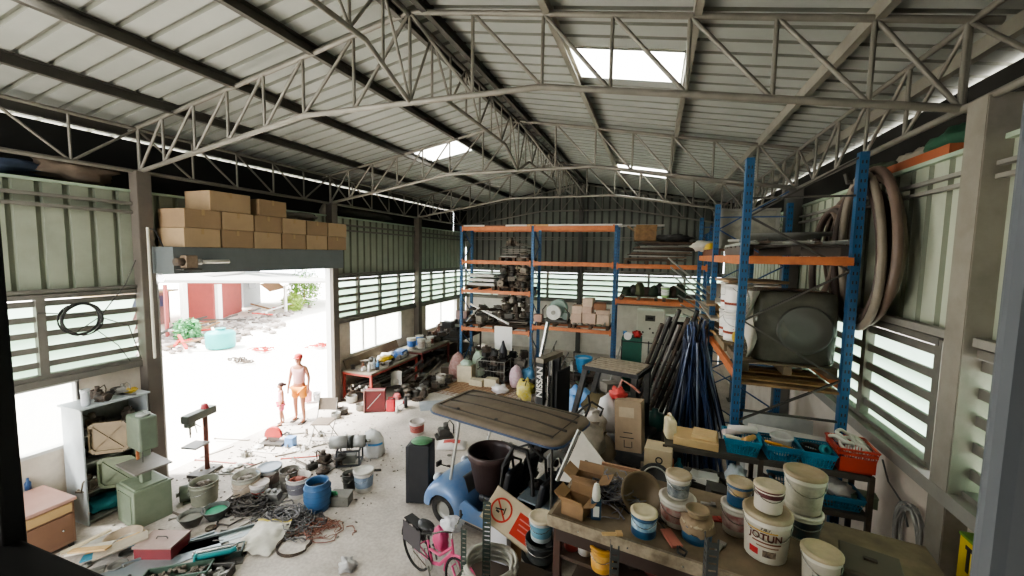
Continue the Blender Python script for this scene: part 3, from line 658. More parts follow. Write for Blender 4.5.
# metal trays / machine bed in foreground
A = F(165, 572, 0)
mk('steel_sheet', 'large blue grey metal sheet lying flat in the left foreground', 'metal plate', MB().box((0, 0, .01), (1.25, .42, .02)).box((.1, .2, .03), (1.0, .02, .04)), mat('8e9799', .4, .5, .25, 3), (2.32, 3.42, 0), R(62))
mk('steel_sheet', 'narrow grey sheet strip beside the green tray', 'metal plate', MB().box((0, 0, .01), (.9, .2, .02)).box((0, .1, .03), (.9, .015, .05)), mat('7d8582', .4, .5, .3, 3), (2.62, 3.95, 0), R(50))
def tray(label, loc, sx, sy, h, m, rz, fill):
    t = thing('metal_tray', label, 'tray', loc, rz); mb = MB().box((0, 0, .01), (sx, sy, .02))
    for s_ in (-1, 1): mb.box((s_*sx/2, 0, h/2), (.015, sy, h)); mb.box((0, s_*sy/2, h/2), (sx, .015, h))
    mb.build('tray_body', m, t)
    f = MB(); q = random.Random(label)
    for k in range(46): f.box((q.uniform(-sx*.45, sx*.45), q.uniform(-sy*.42, sy*.42), q.uniform(.03, h*.8)), (q.uniform(.03, .1), q.uniform(.02, .05), q.uniform(.01, .04)), rz=q.uniform(0, 3), rx=q.uniform(-.5, .5))
    o = f.build('small_parts', fill, t); o['kind'] = 'stuff'
    return t
tray('long green metal tray full of small dark parts in the left foreground', (2.85, 3.28, 0), .72, .22, .13, mat('566b5c', .5, .2, .4, 6), R(35), SCRAP)
tray('open dark metal box of steel strips right of the green tray', (3.3, 3.42, 0), .34, .3, .12, DSTEEL, R(25), STEEL)
tray('dark green tray behind the teal tube', (2.98, 3.75, 0), .5, .2, .1, mat('46544c', .5, .2, .4, 6), R(40), SCRAP)
mk('tube', 'teal plastic tube lying on the green trays', 'tube', g_pipe(.45, .035), mat('1f7f80', .4, 0, .2), (3.05, 3.62, .12), R(40))
mk('tube', 'shiny steel tube parallel to the teal tube', 'tube', g_pipe(.5, .022), CHROME, (2.97, 3.68, .13), R(40))
for i in range(9): mk('steel_strip', 'thin bright steel strip in the fan of strips in the left foreground', 'metal bar', MB().box((0, 0, .004), (.42, .02, .006)), CHROME, (3.05+.04*i, 3.1+.02*i, .02+.02*(i % 4)), rot=(0, R(-8), R(60+i*11)), group='bright steel strips fanned out in the left foreground')
for i in range(3): bowl(['steel bearing ring on the floor left of the sheet', 'second flat steel ring by the offcut pile', 'small flat ring beside the beige basin'][i], F(118+i*9, 567-i*12, 0), .2-.03*i, .03, STEEL, None)
# white sack with yellow hem
def cloth_sheet(label, pts_fn, m, name='sack', cat='sack', nu=18, nv=14, loc=(0, 0, 0), rz=0):
    return mk(name, label, cat, MB().grid(pts_fn, nu, nv), m, loc, rz)
def fs(a, b):
    return ((a-.5)*.62*(1-.15*b), (b-.5)*.6, .012+.10*abs(noise.noise(Vector((a*3.2, b*3.2, 4))))+.1*math.sin(math.pi*a)*math.sin(math.pi*b)+.16*max(0, b-.55))
t = thing('woven_sack', 'empty white woven sack with yellowed edge lying by the cable pile', 'sack', F(262, 541, 0), R(15))
MB().grid(fs, 18, 14).build('sack_body', mat('d3cfc2', .8, 0, .3, 5), t)
MB().tube([(fs(i/16, 1)[0], fs(i/16, 1)[1], fs(i/16, 1)[2]+.004) for i in range(17)], .012, 6).build('yellow_hem', mat('cdbb62', .8), t)
# cables
mk('cable_pile', 'tangled pile of grey and black cables on the floor', 'cables', tangle(.95, .6, .16, 95, .011, 4), [mat('6b6866', .6, 0, .4, 9)], F(292, 522, 0), kind='stuff')
mk('cable_pile', 'reddish brown wire tangle right of the blue barrel', 'cables', tangle(.7, .4, .06, 32, .007, 9), mat('8b5f50', .7, 0, .3), F(322, 530, 0), kind='stuff')
mk('metal_swarf', 'heap of dark curled metal swarf in front of the pails', 'scrap', tangle(.8, .45, .18, 80, .012, 14, 6), mat('55504b', .6, .4, .5, 9), F(248, 508, 0), kind='stuff')
mk('wire_loops', 'flat loops of dark wire on the concrete by the white woven sack', 'cables', coil(.22, 5, .007, 5, .03), IRON, F(296, 545, 0), 0)
# buckets at left
def fpail(u, vb, vt, w, label, **k):
    P, d, h = spot(u, vb, vt, w); return pail(label, P, d, max(h, .85*d), **k)
fpail(205, 506, 481, 25, 'dirty greenish bucket full of tools left of the grey bowl row', body=mat('8b8c7b', .6, 0, .4, 6), lid=None, fill=SCRAP)
fpail(247, 500, 471, 25, 'tall beige plastic pail with faded label behind the swarf heap', body=mat('a9a698', .5, 0, .4, 6), band=mat('b7a792', .6, 0, .4), lid=None, fill=DUSTY)
fpail(270, 489, 466, 22, 'grey white pail with a pale blue lid in the bucket row', body=mat('c1bfb9', .5, 0, .4, 6), band=mat('a9958c', .6, 0, .4), lid=mat('a9b3bd', .5, 0, .2))
fpail(260, 500, 482, 17, 'small white tub with a red label in front of the bucket row', body=mat('d8d2cb', .5, 0, .3, 6), band=mat('c25a4f', .6, 0, .3), lid=mat('d3c9c2', .5, 0, .3), bandz=(.15, .55))
fpail(290, 492, 467, 18, 'dark stained pail behind the white tub of metal offcuts', body=mat('6c675e', .6, 0, .4, 6), lid=None, fill=IRON)
fpail(299, 499, 473, 22, 'white pail with dark stripes and reddish offcuts inside beside the blue barrel', body=mat('c9c3bb', .5, 0, .3, 6), band=mat('77747a', .6, 0, .5, 20), lid=None, fill=mat('9c5b4e', .8, 0, .4, 8))
P, d, h = spot(318, 514, 477, 25)
t = thing('plastic_barrel', 'blue open plastic barrel on the floor beside the cable pile', 'barrel', P)
r = d/2; MB().lathe([(.001, 0), (r*.85, 0), (r*.95, h*.15), (r*1.02, h*.5), (r*.95, h*.85), (r*.85, h*.96), (r*.88, h), (r*.8, h), (r*.8, h*.9), (r*.85, h*.5), (r*.8, .02), (.001, .02)], 24).build('barrel_body', mat('3d6690', .45, 0, .3, 5), t)
MB().lathe([(r*.84, h*.72), (.001, h*.7)], 20).build('contents', BLACK, t)
for k in range(4): MB().lathe([(r*(.955+.0), h*(.18+.2*k)), (r*1.035, h*(.2+.2*k)), (r*.955, h*(.22+.2*k))], 24).build('hoop', mat('365c85', .45, 0, .3, 5), t)
fpail(350, 491, 471, 14, 'dark small bucket next to the white tub right of the blue barrel', body=mat('4c4d48', .6, 0, .4, 6), lid=None, fill=IRON)
fpail(364, 493, 467, 19, 'white paint tub with a blue printed label right of the blue barrel', body=mat('d4d2cb', .5, 0, .3, 6), band=mat('8ea0b5', .6, 0, .4, 12), lid=mat('bdbab0', .6, 0, .4))
mk('concrete_block', 'dusty grey block in front of the dark small bucket', 'block', g_box(.32, .24, .16), mat('77756c', .8, 0, .4), F(341, 503, 0), R(20))
mk('plastic_bottle', 'small green bottle lying on the dusty grey block', 'bottle', MB().cyl((-.06, 0, .035), .035, .12, 12, 'X').cyl((.06, 0, .035), .015, .03, 10, 'X'), mat('3f8f62', .4), F(333, 495, .17))
mk('grinder_head', 'grey bench block machine on a flat plate in front of the bucket row', 'machine part', MB().box((0, 0, .012), (.4, .3, .02)).box((0, 0, .08), (.26, .16, .12)).cyl((-.05, 0, .14), .03, .05, 10).cyl((.05, 0, .14), .03, .05, 10), mat('8d8b86', .5, .3, .3), F(272, 500, 0), R(20))
t = thing('hub_motor', 'green metal drum motor lying beside the bandsaw base', 'motor', F(180, 502, 0), R(-30))
MB().cyl((0, 0, .13), .13, .26, 22, 'Y').build('drum', mat('7d8578', .5, .2, .4), t); MB().cyl((0, -.005, .13), .11, .006, 22, 'Y').build('face', IRON, t); MB().cyl((0, -.05, .13), .035, .05, 12, 'Y').build('hub', STEEL, t)
MB().box((.0, .13, .01), (.3, .2, .02)).build('foot', mat('66705f', .5, .2, .4), t)
# drill press
P = F(203, 474, 0)
t = thing('drill_press', 'tall drill press with a red cap and grey head in the doorway', 'machine', P, R(12))
MB().box((0, .05, .03), (.34, .46, .06)).build('base', DSTEEL, t, bevel=.01)
MB().cyl((0, .1, .05), .042, 1.05, 16).build('column', mat('8c5b50', .5, .3, .35), t)
MB().box((.0, -.02, 1.16), (.16, .62, .15)).box((0, -.22, 1.06), (.13, .14, .12)).build('head', mat('5f645b', .5, .2, .35), t, bevel=.02)
MB().lathe([(.001, .1), (.05, .08), (.07, 0)], 14, (0, .1, 1.23)).build('cap', mat('b2434a', .5), t)
MB().cyl((0, -.22, .86), .018, .22, 10).cyl((0, -.22, .8), .012, .08, 8).build('spindle', CHROME, t)
MB().box((0, -.12, .62), (.3, .3, .03)).build('work_table', mat('7c7a73', .5, .3, .3), t)
MB().tube([(.08, -.22, 1.08), (.22, -.22, 1.02)], .008, 6).tube([(.1, -.22, 1.06), (.14, -.22, .9)], .008, 6).build('feed_handle', CHROME, t)
MB().cyl((-.13, -.2, 1.1), .06, .2, 14, 'Y').build('drive_motor', mat('4a4f49', .5, .2, .3), t)
# cut-off saw
P = F(274, 444, 0)
t = thing('cutoff_saw', 'red abrasive cut-off saw on the floor in the doorway', 'power tool', P, R(15))
MB().box((0, 0, .03), (.5, .26, .05)).build('base', DSTEEL, t)
a = MB(); n = 16; poly = [(.19*math.cos(math.pi*k/n), .19*math.sin(math.pi*k/n)) for k in range(n+1)]
a.prism(poly+[(-.19, -.03), (.19, -.03)], .07, Matrix.Translation((0, .03, .2)) @ Matrix.Rotation(R(90), 4, 'X')); a.build('wheel_guard', mat('c2463f', .5), t)
MB().cyl((0, -.005, .2), .15, .008, 24, 'Y').build('cutting_wheel', mat('8a7e76', .7), t); MB().cyl((0, -.03, .2), .035, .03, 12, 'Y').build('hub', STEEL, t)
MB().tube([(.18, .0, .2), (.3, 0, .28), (.36, 0, .26)], .02, 8).build('handle', BLACK, t); MB().cyl((-.2, .06, .14), .06, .16, 14, 'Y').build('motor', mat('b04038', .5), t)
mk('plastic_box', 'small light blue box right of the red cut-off saw', 'box', MB().box((0, 0, .1), (.19, .15, .2)).box((0, 0, .2), (.2, .16, .02)), mat('6a93c4', .5, 0, .2), F(291, 446, 0), R(10), bevel=.008)
# rods and debris near door
q = random.Random(21)
for i, (u, v, L, a, m, lb) in enumerate([(225, 463, 1.3, 12, mat('a0605a', .6, .2, .3), 'long reddish rod on the floor left of the cut-off saw'), (258, 452, .9, 8, mat('c8c4bf', .5, .3, .2), 'pale rod on the floor below the cut-off saw'), (240, 474, 1.2, 25, GALV, 'galvanised rod lying across the bright floor'), (285, 470, .9, -10, STEEL, 'grey rod in front of the folding chair'), (300, 458, .7, 30, mat('c05a50', .6), 'short red rod near the chair feet'), (218, 452, .6, 75, WHITE, 'white strip near the drill press'), (232, 440, .8, 15, DUSTY, 'dusty strip on the floor behind the cut-off saw')]):
    mk('metal_rod', lb, 'rod', g_pipe(L, .013), m, F(u, v, 0), R(a), group='rods on the bright floor')
def inroom(x, y): return True
scatter((.5, 2.6, 5.0, 7.2), [1, 2, 4, 7, 8, 9, 3], [GALV, DUSTY, STEEL, WHITE], 52, 'scattered on the bright floor inside the door', 31, 0, sc=(.35, .7))
scatter((2.4, 3.3, 5.3, 6.1), [1, 2, 4, 7, 3], [STEEL, DUSTY, IRON], 10, 'scattered on the floor below the drum machine', 32, 0, sc=(.35, .6))
deb = MB(); q = random.Random(11)
for k in range(900):
    x = q.uniform(.2, 4.2); y = q.gauss(6.0, 1.3)
    if y < 3.2 or y > 9.5: continue
    if x > 2.9 and q.random() < .6: continue
    s_ = q.uniform(.006, .022); deb.box((x, y, s_*.4), (s_*q.uniform(1, 3), s_, s_*.7), rz=q.uniform(0, 3))
mk('floor_debris', 'tiny chips and scraps of debris strewn over the floor by the door', 'debris', deb, mat('8c877f', .8, 0, .5, 3, dcol='4a4640'), kind='stuff')
# folding chair
P = F(324, 441, 0)
t = thing('folding_chair', 'brown seated metal folding chair standing in front of the door jamb', 'chair', P, R(200))
cs = mat('8d7f70', .7, 0, .3); cf = mat('9b9a96', .4, .6, .2)
MB().box((0, 0, .45), (.4, .4, .03)).build('seat', cs, t, bevel=.01)
MB().grid(lambda a, b: ((a-.5)*.44, -.22-.02*math.sin(math.pi*a)-b*.06, .62+b*.26), 8, 4).grid(lambda a, b: ((.5-a)*.44, -.235-.02*math.sin(math.pi*a)-b*.06, .62+b*.26), 8, 4).build('backrest', cs, t)
for s_ in (-1, 1):
    MB().tube([(s_*.21, .26, .0), (s_*.21, -.18, .5), (s_*.2, -.28, .9)], .011, 8).build('leg', cf, t)
    MB().tube([(s_*.19, -.28, 0), (s_*.19, .14, .44)], .011, 8).build('leg', cf, t)
MB().tube([(-.21, .18, .09), (.21, .18, .09)], .009, 6).tube([(-.19, -.2, .085), (.19, -.2, .085)], .009, 6).build('crossbar', cf, t)
# drum machine (generator)
P = F(350, 463, 0)
t = thing('drum_machine', 'grey motor and drum machine on an angle iron frame beside the white sack', 'machine', P, R(28))
f = MB(); fw, fd, fh = .42, .34, .32
for x in (-1, 1):
    for y in (-1, 1): f.bar((x*fw/2, y*fd/2, 0), (x*fw/2, y*fd/2, fh), .03)
for z in (.03, fh):
    for s_ in (-1, 1): f.bar((-fw/2, s_*fd/2, z), (fw/2, s_*fd/2, z), .03); f.bar((s_*fw/2, -fd/2, z), (s_*fw/2, fd/2, z), .03)
f.build('frame', mat('45474a', .5, .4, .3), t)
MB().cyl((-.36, 0, .44), .12, .34, 22, 'X').build('motor_drum', mat('a5a5a0', .45, .4, .3), t); MB().cyl((-.02, 0, .44), .125, .1, 22, 'X').build('coupling', mat('33342f', .5, .4, .3), t)
MB().cyl((.08, 0, .44), .115, .22, 22, 'X').build('end_drum', mat('a9a9a5', .45, .4, .3), t); MB().cyl((.3, 0, .44), .03, .1, 10, 'X').build('shaft', CHROME, t)
MB().box((0, 0, .12), (.24, .2, .16)).cyl((0, -.1, .12), .06, .06, 14, 'Y').build('gearbox', mat('77776f', .5, .3, .3), t)
sack('white woven sack with a blue stripe leaning by the drum machine', F(374, 455, 0), .42, .36, .52, mat('c9c9c6', .75, 0, .25, 5), name='woven_sack', seed=2, neck=False, stripe=mat('4f8fc4', .7))
scatter((2.25, 2.75, 5.85, 6.35), [0, 3, 6, 1], [DSTEEL, IRON, SCRAP], 6, 'heaped left of the drum machine', 41, 0, 2, sc=(.7, 1.))
mk('angle_iron', 'short dark steel bar on the floor right of the drum machine', 'metal bar', g_angle(.5, .05), DSTEEL, F(368, 471, 0), R(25))
# pots and pans near bench
for i, (u, v, k, m, lb) in enumerate([(331, 408, 1.0, STEEL, 'aluminium pot behind the folding chair'), (343, 414, .9, DSTEEL, 'dark pot on the floor beside the aluminium pots'), (352, 402, 1.1, GALV, 'pale pot with lid left of the dark red box'), (361, 410, .95, STEEL, 'dented grey pot in front of the dark red box'), (336, 418, .8, GALV, 'small silver pot nearest the folding chair')]):
    mk('cooking_pot', lb, 'pot', g_pot(k*1.15), m, F(u, v, 0), R(30*i), group='pots near the first workbench')
t = thing('metal_case', 'upright dark red metal box leaning open beside the first workbench', 'box', F(376, 411, 0), R(25))
MB().box((0, 0, .3), (.5, .16, .6)).build('case_body', mat('7c3436', .5, .1, .35), t, bevel=.01); MB().box((-.27, -.1, .3), (.03, .1, .6)).box((0, -.09, .585), (.5, .05, .03)).build('rim', mat('a08078', .5, .2, .3), t); MB().bar((-.2, -.095, .1), (.15, -.095, .5), .015).build('strap', mat('c9c4bd', .5), t)
t = thing('jerry_can', 'bright red plastic jerry can on the floor beside the dark red box', 'can', F(391, 411, 0), R(20))
MB().box((0, 0, .16), (.22, .16, .32)).build('can_body', mat('d23b45', .4), t, bevel=.03); MB().tube([(-.06, 0, .31), (-.06, 0, .37), (.05, 0, .37), (.05, 0, .31)], .014, 6).build('handle', mat('d23b45', .4), t); MB().cyl((.08, 0, .31), .025, .05, 10).build('cap', BLACK, t)
mk('plastic_bottle', 'small white bottle in front of the red jerry can', 'bottle', MB().lathe([(.001, 0), (.04, 0), (.04, .14), (.015, .18), (.015, .21), (.001, .21)], 14), WHITE, F(397, 413, 0))
t = thing('floor_fan', 'black round fan motor right of the red jerry can', 'fan', F(404, 408, 0), R(-50))
MB().cyl((0, 0, .16), .15, .08, 22, 'Y').build('housing', BLACK, t); MB().cyl((0, -.03, .16), .05, .05, 14, 'Y').build('hub', mat('8e3038', .5), t)
for s_ in (-1, 1): MB().tube([(s_*.14, 0, .1), (s_*.2, -.1, 0)], .012, 6).build('foot', STEEL, t)
mk('helmet', 'red and white helmet shaped tool head above the jerry can', 'machine part', MB().blob((0, 0, .09), (.12, .1, .09), 4, .12).box((0, 0, .02), (.2, .16, .04)), mat('b8414a', .5, 0, .3, dcol='d8d0c8'), F(397, 399, 0))
# workbenches
def bench(label, x0, x1, y0, y1, h, legm, topm, shelf=True):
    t = thing('workbench', label, 'workbench', ((x0+x1)/2, (y0+y1)/2, 0)); w, d = x1-x0, y1-y0
    MB().box((0, 0, h), (w, d, .05)).build('worktop', topm, t)
    for a in (-1, 1):
        for b in (-1, 1): MB().box((a*(w/2-.04), b*(d/2-.05), h/2), (.06, .06, h)).build('leg', legm, t)
    f = MB(); f.box((w/2-.04, 0, h-.05), (.04, d, .07)); f.box((0, -d/2+.03, h-.05), (w, .04, .07)); f.build('apron', legm, t)
    if shelf: MB().box((0, 0, .25), (w*.9, d*.95, .03)).build('lower_shelf', mat('5a4a42', .8, 0, .4), t)
bench('red framed workbench heaped with bottles and tools along the left wall', .12, 1.12, 9.3, 11.7, .8, mat('a8473c', .6, .1, .3), mat('8f8576', .8, 0, .4, 6))
bench('dark red workbench with white and blue pails on it past the first bench', .12, 1.15, 11.9, 13.9, .85, mat('7b3a36', .6, .1, .3), mat('7c7468', .8, 0, .4, 6))
bench('dark steel table stacked with machinery furthest along the left wall', .12, 1.4, 14.1, 16.4, .85, IRON, mat('4a4641', .8, .1, .4, 6))
mk('board', 'long brown board leaning on the sill below the far left window', 'board', MB().box((0, 0, 0), (.04, 2.6, .28)), mat('7a6c5a', .8, 0, .4), (.12, 10.7, 1.0), rot=(R(3), R(-18), 0))
BT = [('white spray bottle at the near end of the red framed bench', WHITE, .9, 9.5), ('blue bottle at the near end of the red framed bench', mat('5f95c9', .4), 1.0, 9.75), ('clear grey bottle on the red framed bench', mat('a9b5b8', .3), .8, 9.85), ('small brown bottle on the red framed bench', mat('6c4a33', .4), .65, 9.55)]
for lb, m, x, y in BT: mk('plastic_bottle', lb, 'bottle', MB().lathe([(.001, 0), (.045, 0), (.045, .17), (.016, .22), (.016, .27), (.001, .27)], 12), m, (x, y, .826))
mk('plastic_sack', 'yellow bag on the red framed bench', 'bag', MB().blob((0, 0, .1), (.16, .26, .1), 3, .2), mat('dcb62c', .5, 0, .2), (.7, 10.55, .826))
t = thing('plastic_crate', 'blue printed packs bundled at the far end of the red framed bench', 'box', (.75, 11.25, .826), R(10)); MB().box((0, 0, .11), (.3, .42, .22)).build('pack_body', mat('3e74c0', .5, 0, .3, 9, dcol='c6cdd6'), t, bevel=.01); MB().box((.155, 0, .12), (.006, .2, .1)).build('pack_label', PAPER, t)
mk('plastic_sack', 'pink red packet beside the blue packs', 'bag', MB().blob((0, 0, .06), (.14, .2, .06), 6, .25), mat('c8606a', .6, 0, .3), (.55, 11.6, .826))
mk('plastic_sack', 'crumpled white plastic sheet on the red framed bench', 'bag', MB().blob((0, 0, .07), (.2, .3, .07), 9, .35), mat('d9d8d4', .6), (.4, 10.9, .826))
scatter((.3, 1.0, 9.5, 11.6), [3, 4, 1, 6, 0, 7, 5], [DUSTY, GALV, SCRAP, DSTEEL, WHITE], 26, 'on the red framed workbench', 51, .826, sc=(.45, .8))
scatter((.3, 1.0, 9.5, 11.6), [0, 3, 7, 9, 8], [IRON, DSTEEL, SCRAP], 16, 'under the red framed workbench', 52, .27, sc=(.8, 1.3))
for i in range(9): mk('steel_pipe', 'long grey pipe stored under the red framed workbench', 'pipe', g_pipe(1.9, .025), [STEEL, DSTEEL, GALV][i % 3], (.55+.06*i, 10.2, .32+.05*(i % 3)), R(80+i), group='pipes under the red framed workbench')
for i, (x, y, d, h, bm, bn, lb) in enumerate([(.55, 12.2, .3, .36, WPLAS, mat('3c6fb4', .5), 'white pail with a blue band at the near end of the dark red bench'), (.85, 12.35, .28, .33, WPLAS, mat('b9aca0', .5, 0, .4), 'white pail with a grey label on the dark red bench'), (.5, 12.8, .28, .34, mat('3e6cae', .5), None, 'blue pail on the dark red bench'), (.85, 12.95, .26, .3, WPLAS, mat('9b5b53', .5, 0, .4), 'white pail with a brownish label on the dark red bench'), (.95, 12.65, .2, .24, WPLAS, None, 'small plain white pail among the pails on the dark red bench')]):
    pail(lb, (x, y, .876), d, h, bm, bn, WPLAS)
scatter((.3, 1.0, 13.1, 13.8), [3, 0, 6, 5], [IRON, DSTEEL, SCRAP], 8, 'at the far end of the dark red bench', 53, .876, 2, sc=(.8, 1.2))
scatter((.3, 1.25, 14.3, 16.2), [3, 0, 6, 5, 4], [IRON, DSTEEL, SCRAP, RUST], 20, 'stacked on the dark steel table', 54, .876, 2, sc=(1., 1.7))
mk('board', 'grey flat board lying across the dark steel table', 'board', MB().box((0, 0, .02), (1.5, .6, .04)), mat('99958c', .7, 0, .3), (.9, 14.9, 1.28), R(10))
t = thing('metal_case', 'brown square case standing at the far end of the dark steel table', 'box', (.75, 15.9, 1.2), R(-15)); MB().box((0, 0, .28), (.62, .3, .56)).build('case_body', mat('5c413b', .6, .1, .3), t, bevel=.01); MB().box((0, -.16, .28), (.03, .01, .5)).build('strap', mat('8b7468', .6), t)
scatter((.3, 1.2, 12.0, 13.8), [0, 3, 5, 6], [IRON, BLACK, DSTEEL], 14, 'in the dark under the dark red bench', 55, .27, sc=(1, 1.5))
scatter((1.35, 2.3, 9.9, 11.9), [0, 3, 5, 4, 1, 6, 2], [DSTEEL, SCRAP, GALV, IRON], 30, 'heaped on the floor in front of the workbenches', 56, 0, 2, sc=(.8, 1.4), tilt=.5)
pail('dirty white pail at the end of the scrap heap by the benches', F(441, 385, 0), .32, .34, WPLAS, None, None, SCRAP)
mk('board', 'dark plank lying on the floor at the end of the bench scrap heap', 'board', MB().box((0, 0, .02), (1.0, .1, .04)), IRON, F(435, 391, 0), R(62))
for i, (x, y, z, L, a, b) in enumerate([(1.5, 11.1, .45, 1.5, 70, -25), (1.35, 10.6, .5, 1.3, 55, -30), (1.7, 11.5, .35, 1.2, 85, -20)]): mk('angle_iron', ['long dark angle iron leaning over the bench scrap heap', 'second angle iron leaning against the red framed bench', 'grey angle iron sticking out to the right of the scrap heap'][i], 'metal bar', g_angle(L, .07), [IRON, DSTEEL, STEEL][i], (x, y, z), rot=(0, R(b), R(a)))
mk('bent_guard', 'white bent metal guard panel standing in the bench scrap heap', 'machine part', MB().grid(lambda a, b: ((a-.5)*.3, .1*math.sin(a*3.1), b*.42), 8, 4).box((0, .08, .1), (.3, .02, .12)), GALV, (1.45, 10.0, .32), R(40))
# header boxes
for i in range(6):
    y = 4.78+.08+.66*i+.33; L = .63
    carton('%s cardboard carton of the bottom row on the shutter box' % ['leftmost', 'second from left', 'third from left', 'fourth from left', 'fifth from left', 'rightmost'][i], (.43, y, 4.235), .68, L, .33, m=[CARD, CARD2][i % 2], group='cartons on the shutter box')
    if i < 6: carton('%s cardboard carton of the second row on the shutter box' % ['leftmost', 'second from left', 'third from left', 'fourth from left', 'fifth from left', 'rightmost'][i], (.43, y+.02, 4.571), .68, L, .33, m=[CARD2, CARD][i % 2], group='cartons on the shutter box')
carton('left one of the two top cartons on the shutter box', (.42, 5.75, 4.908), .66, .8, .36, m=CARD, group='cartons on the shutter box'); carton('right one of the two top cartons on the shutter box', (.43, 6.65, 4.908), .68, .66, .33, m=CARD2, group='cartons on the shutter box')
mk('sheet_bundle', 'grey crumpled sheet bundle on the cartons right of the top ones', 'sheet', MB().blob((0, 0, .1), (.3, .6, .1), 2, .3), mat('6a675f', .7, 0, .4), (.3, 7.6, 4.91))
sack('pale plastic bag at the right end of the cartons above the door', (-.28, 9.25, 5.19), .3, .36, .34, mat('a79f90', .7, 0, .3), name='plastic_bag', seed=6, cat='bag')
# things on the left wall top
mk('tarpaulin', 'crumpled brown tarpaulin bundle on top of the left wall', 'tarpaulin', MB().blob((0, 0, .16), (.3, .5, .17), 3, .35), mat('6d5f52', .9, 0, .4), (-.32, 4.0, 5.24))
mk('tarpaulin', 'blue grey folded tarpaulin on top of the left wall beside the brown bundle', 'tarpaulin', MB().blob((0, 0, .1), (.3, .75, .11), 8, .3), mat('4b5870', .9, 0, .4), (-.32, 2.9, 5.24))
mk('tarpaulin', 'dark rolled sheet on top of the far left wall', 'tarpaulin', MB().blob((0, 0, .12), (.25, 1.2, .12), 5, .2), mat('4a4842', .9, 0, .4), (-.32, 11.0, 5.24))
# wall coil, conduit, opener
t = mk('cable_coil', 'coil of black cable hanging on the left louvres', 'cable', coil(.24, 8, .009, 3, .06), BLACK, (.12, 3.75, 3.12), rot=(0, R(90), 0))
mk('cable', 'loose dark cable drooping from the wall coil to the column', 'cable', MB().tube([(.1, 3.7, 2.9), (.1, 4.0, 3.1), (.12, 4.35, 3.6), (.14, 4.5, 4.0)], .008, 6).tube([(.1, 3.9, 2.95), (.12, 4.2, 2.6), (.12, 4.35, 2.3)], .007, 6).tube([(.1, 3.3, 3.25), (.12, 3.9, 3.15), (.14, 4.35, 2.9), (.14, 4.5, 2.3)], .009, 6), DSTEEL)
mk('conduit_pipe', 'thin cream conduit pipe running down the first left column', 'pipe', MB().tube([(0, 0, 2.3), (0, 0, 4.55)], .022, 8), mat('cfc9b8', .5), (.28, 4.62, 0))
mk('cable', 'cable looping from the conduit top to the shutter motor', 'cable', MB().tube([(.28, 4.62, 4.55), (.34, 4.7, 4.5), (.45, 4.75, 4.2), (.6, 4.72, 4.0)], .01, 6), BLACK)
t = thing('shutter_motor', 'grimy roller shutter motor with a steel shaft beside the column', 'motor', (.86, 4.72, 3.98), R(0))
MB().box((0, .16, 0), (.16, .2, .22)).build('gearbox', mat('8d7a67', .6, .2, .5, 12), t, bevel=.02); MB().cyl((0, -.06, 0), .07, .14, 14, 'Y').build('motor_body', IRON, t); MB().cyl((0, .26, 0), .05, .1, 14, 'Y').build('coupling', GALV, t); MB().cyl((0, .36, 0), .032, .5, 12, 'Y').build('shaft', mat('c9c4b8', .4, .5, .2), t)
MB().box((-.06, .16, -.13), (.3, .3, .02)).build('bracket', DSTEEL, t)
t = thing('wall_lamp', 'small white bulb lamp glowing at the corner of the door opening', 'lamp', (.14, 4.86, 3.66)); MB().lathe([(.001, -.06), (.035, -.05), (.05, 0), (.03, .05), (.02, .08)], 12).build('bulb', mat('ffffff', .4, 0, 0, emit=3), t); MB().cyl((0, 0, .07), .025, .05, 10).build('socket', WHITE, t)
# ================================================================= MIDDLE
# dark speaker shaped case with green top
P = F(422, 499, 0)
t = thing('speaker_cabinet', 'tall black speaker cabinet with a green oval top standing alone on the concrete', 'speaker', P, R(12))
MB().box((0, 0, .52), (.36, .34, 1.0)).build('cabinet_body', mat('26272a', .6, 0, .3, 6), t, bevel=.02)
MB().box((-.2, -.02, .5), (.05, .3, .98)).build('side_grille', mat('35363a', .6, 0, .3, 6), t, bevel=.01)
MB().lathe([(.001, 0), (.17, 0), (.18, .01), (.17, .025), (.001, .025)], 26, (0, 0, 1.02), sy=.85).build('green_top', mat('5b8a63', .6, 0, .3, 6), t)
for z in (.06, .3, .6, .9): MB().cyl((-.235, .06, z), .02, .014, 10, 'X').build('bolt', STEEL, t)
for x in (-.14, .14): MB().box((x, 0, .01), (.05, .26, .03)).build('foot', BLACK, t)
fpail(417, 436, 421, 15, 'reddish labelled small bucket behind the black speaker cabinet', body=mat('cfc6bf', .5, 0, .3), band=mat('a9584f', .6, 0, .3), lid=None)
fpail(439, 498, 474, 19, 'plain off white bucket right of the black speaker cabinet', body=mat('c9c6bd', .5, 0, .3), lid=None, fill=DUSTY)
t = thing('paper_sack', 'flat white cement sack with red print lying behind the blue cart', 'sack', F(452, 446, 0), R(20)); MB().grid(lambda a, b: ((a-.5)*.62, (b-.5)*.42, .02+.10*math.sin(math.pi*a)**.4*math.sin(math.pi*b)**.4), 14, 10).build('sack_body', mat('d6d0ca', .7, 0, .2), t, bevel=0)
MB().grid(lambda a, b: ((a-.5)*.36, (b-.5)*.16, .024+.10*math.sin(math.pi*(a*.58+.21))**.4*math.sin(math.pi*(b*.4+.3))**.4), 10, 6).build('red_print', mat('b8524c', .7), t)
MB().box((.1, -.1, .122), (.16, .04, .004)).build('red_stripe', mat('b8524c', .7), t)
mk('small_engine', 'small grey engine block on the floor behind the white cement sack', 'engine', g_casting(1.3, 2), DSTEEL, F(444, 437, 0), R(40))
mk('plastic_bag', 'crumpled clear plastic bag on the floor left of the forklift mast', 'bag', MB().blob((0, 0, .12), (.26, .2, .13), 6, .3), mat('dcd6d6', .5, 0, .15), F(500, 393, 0))
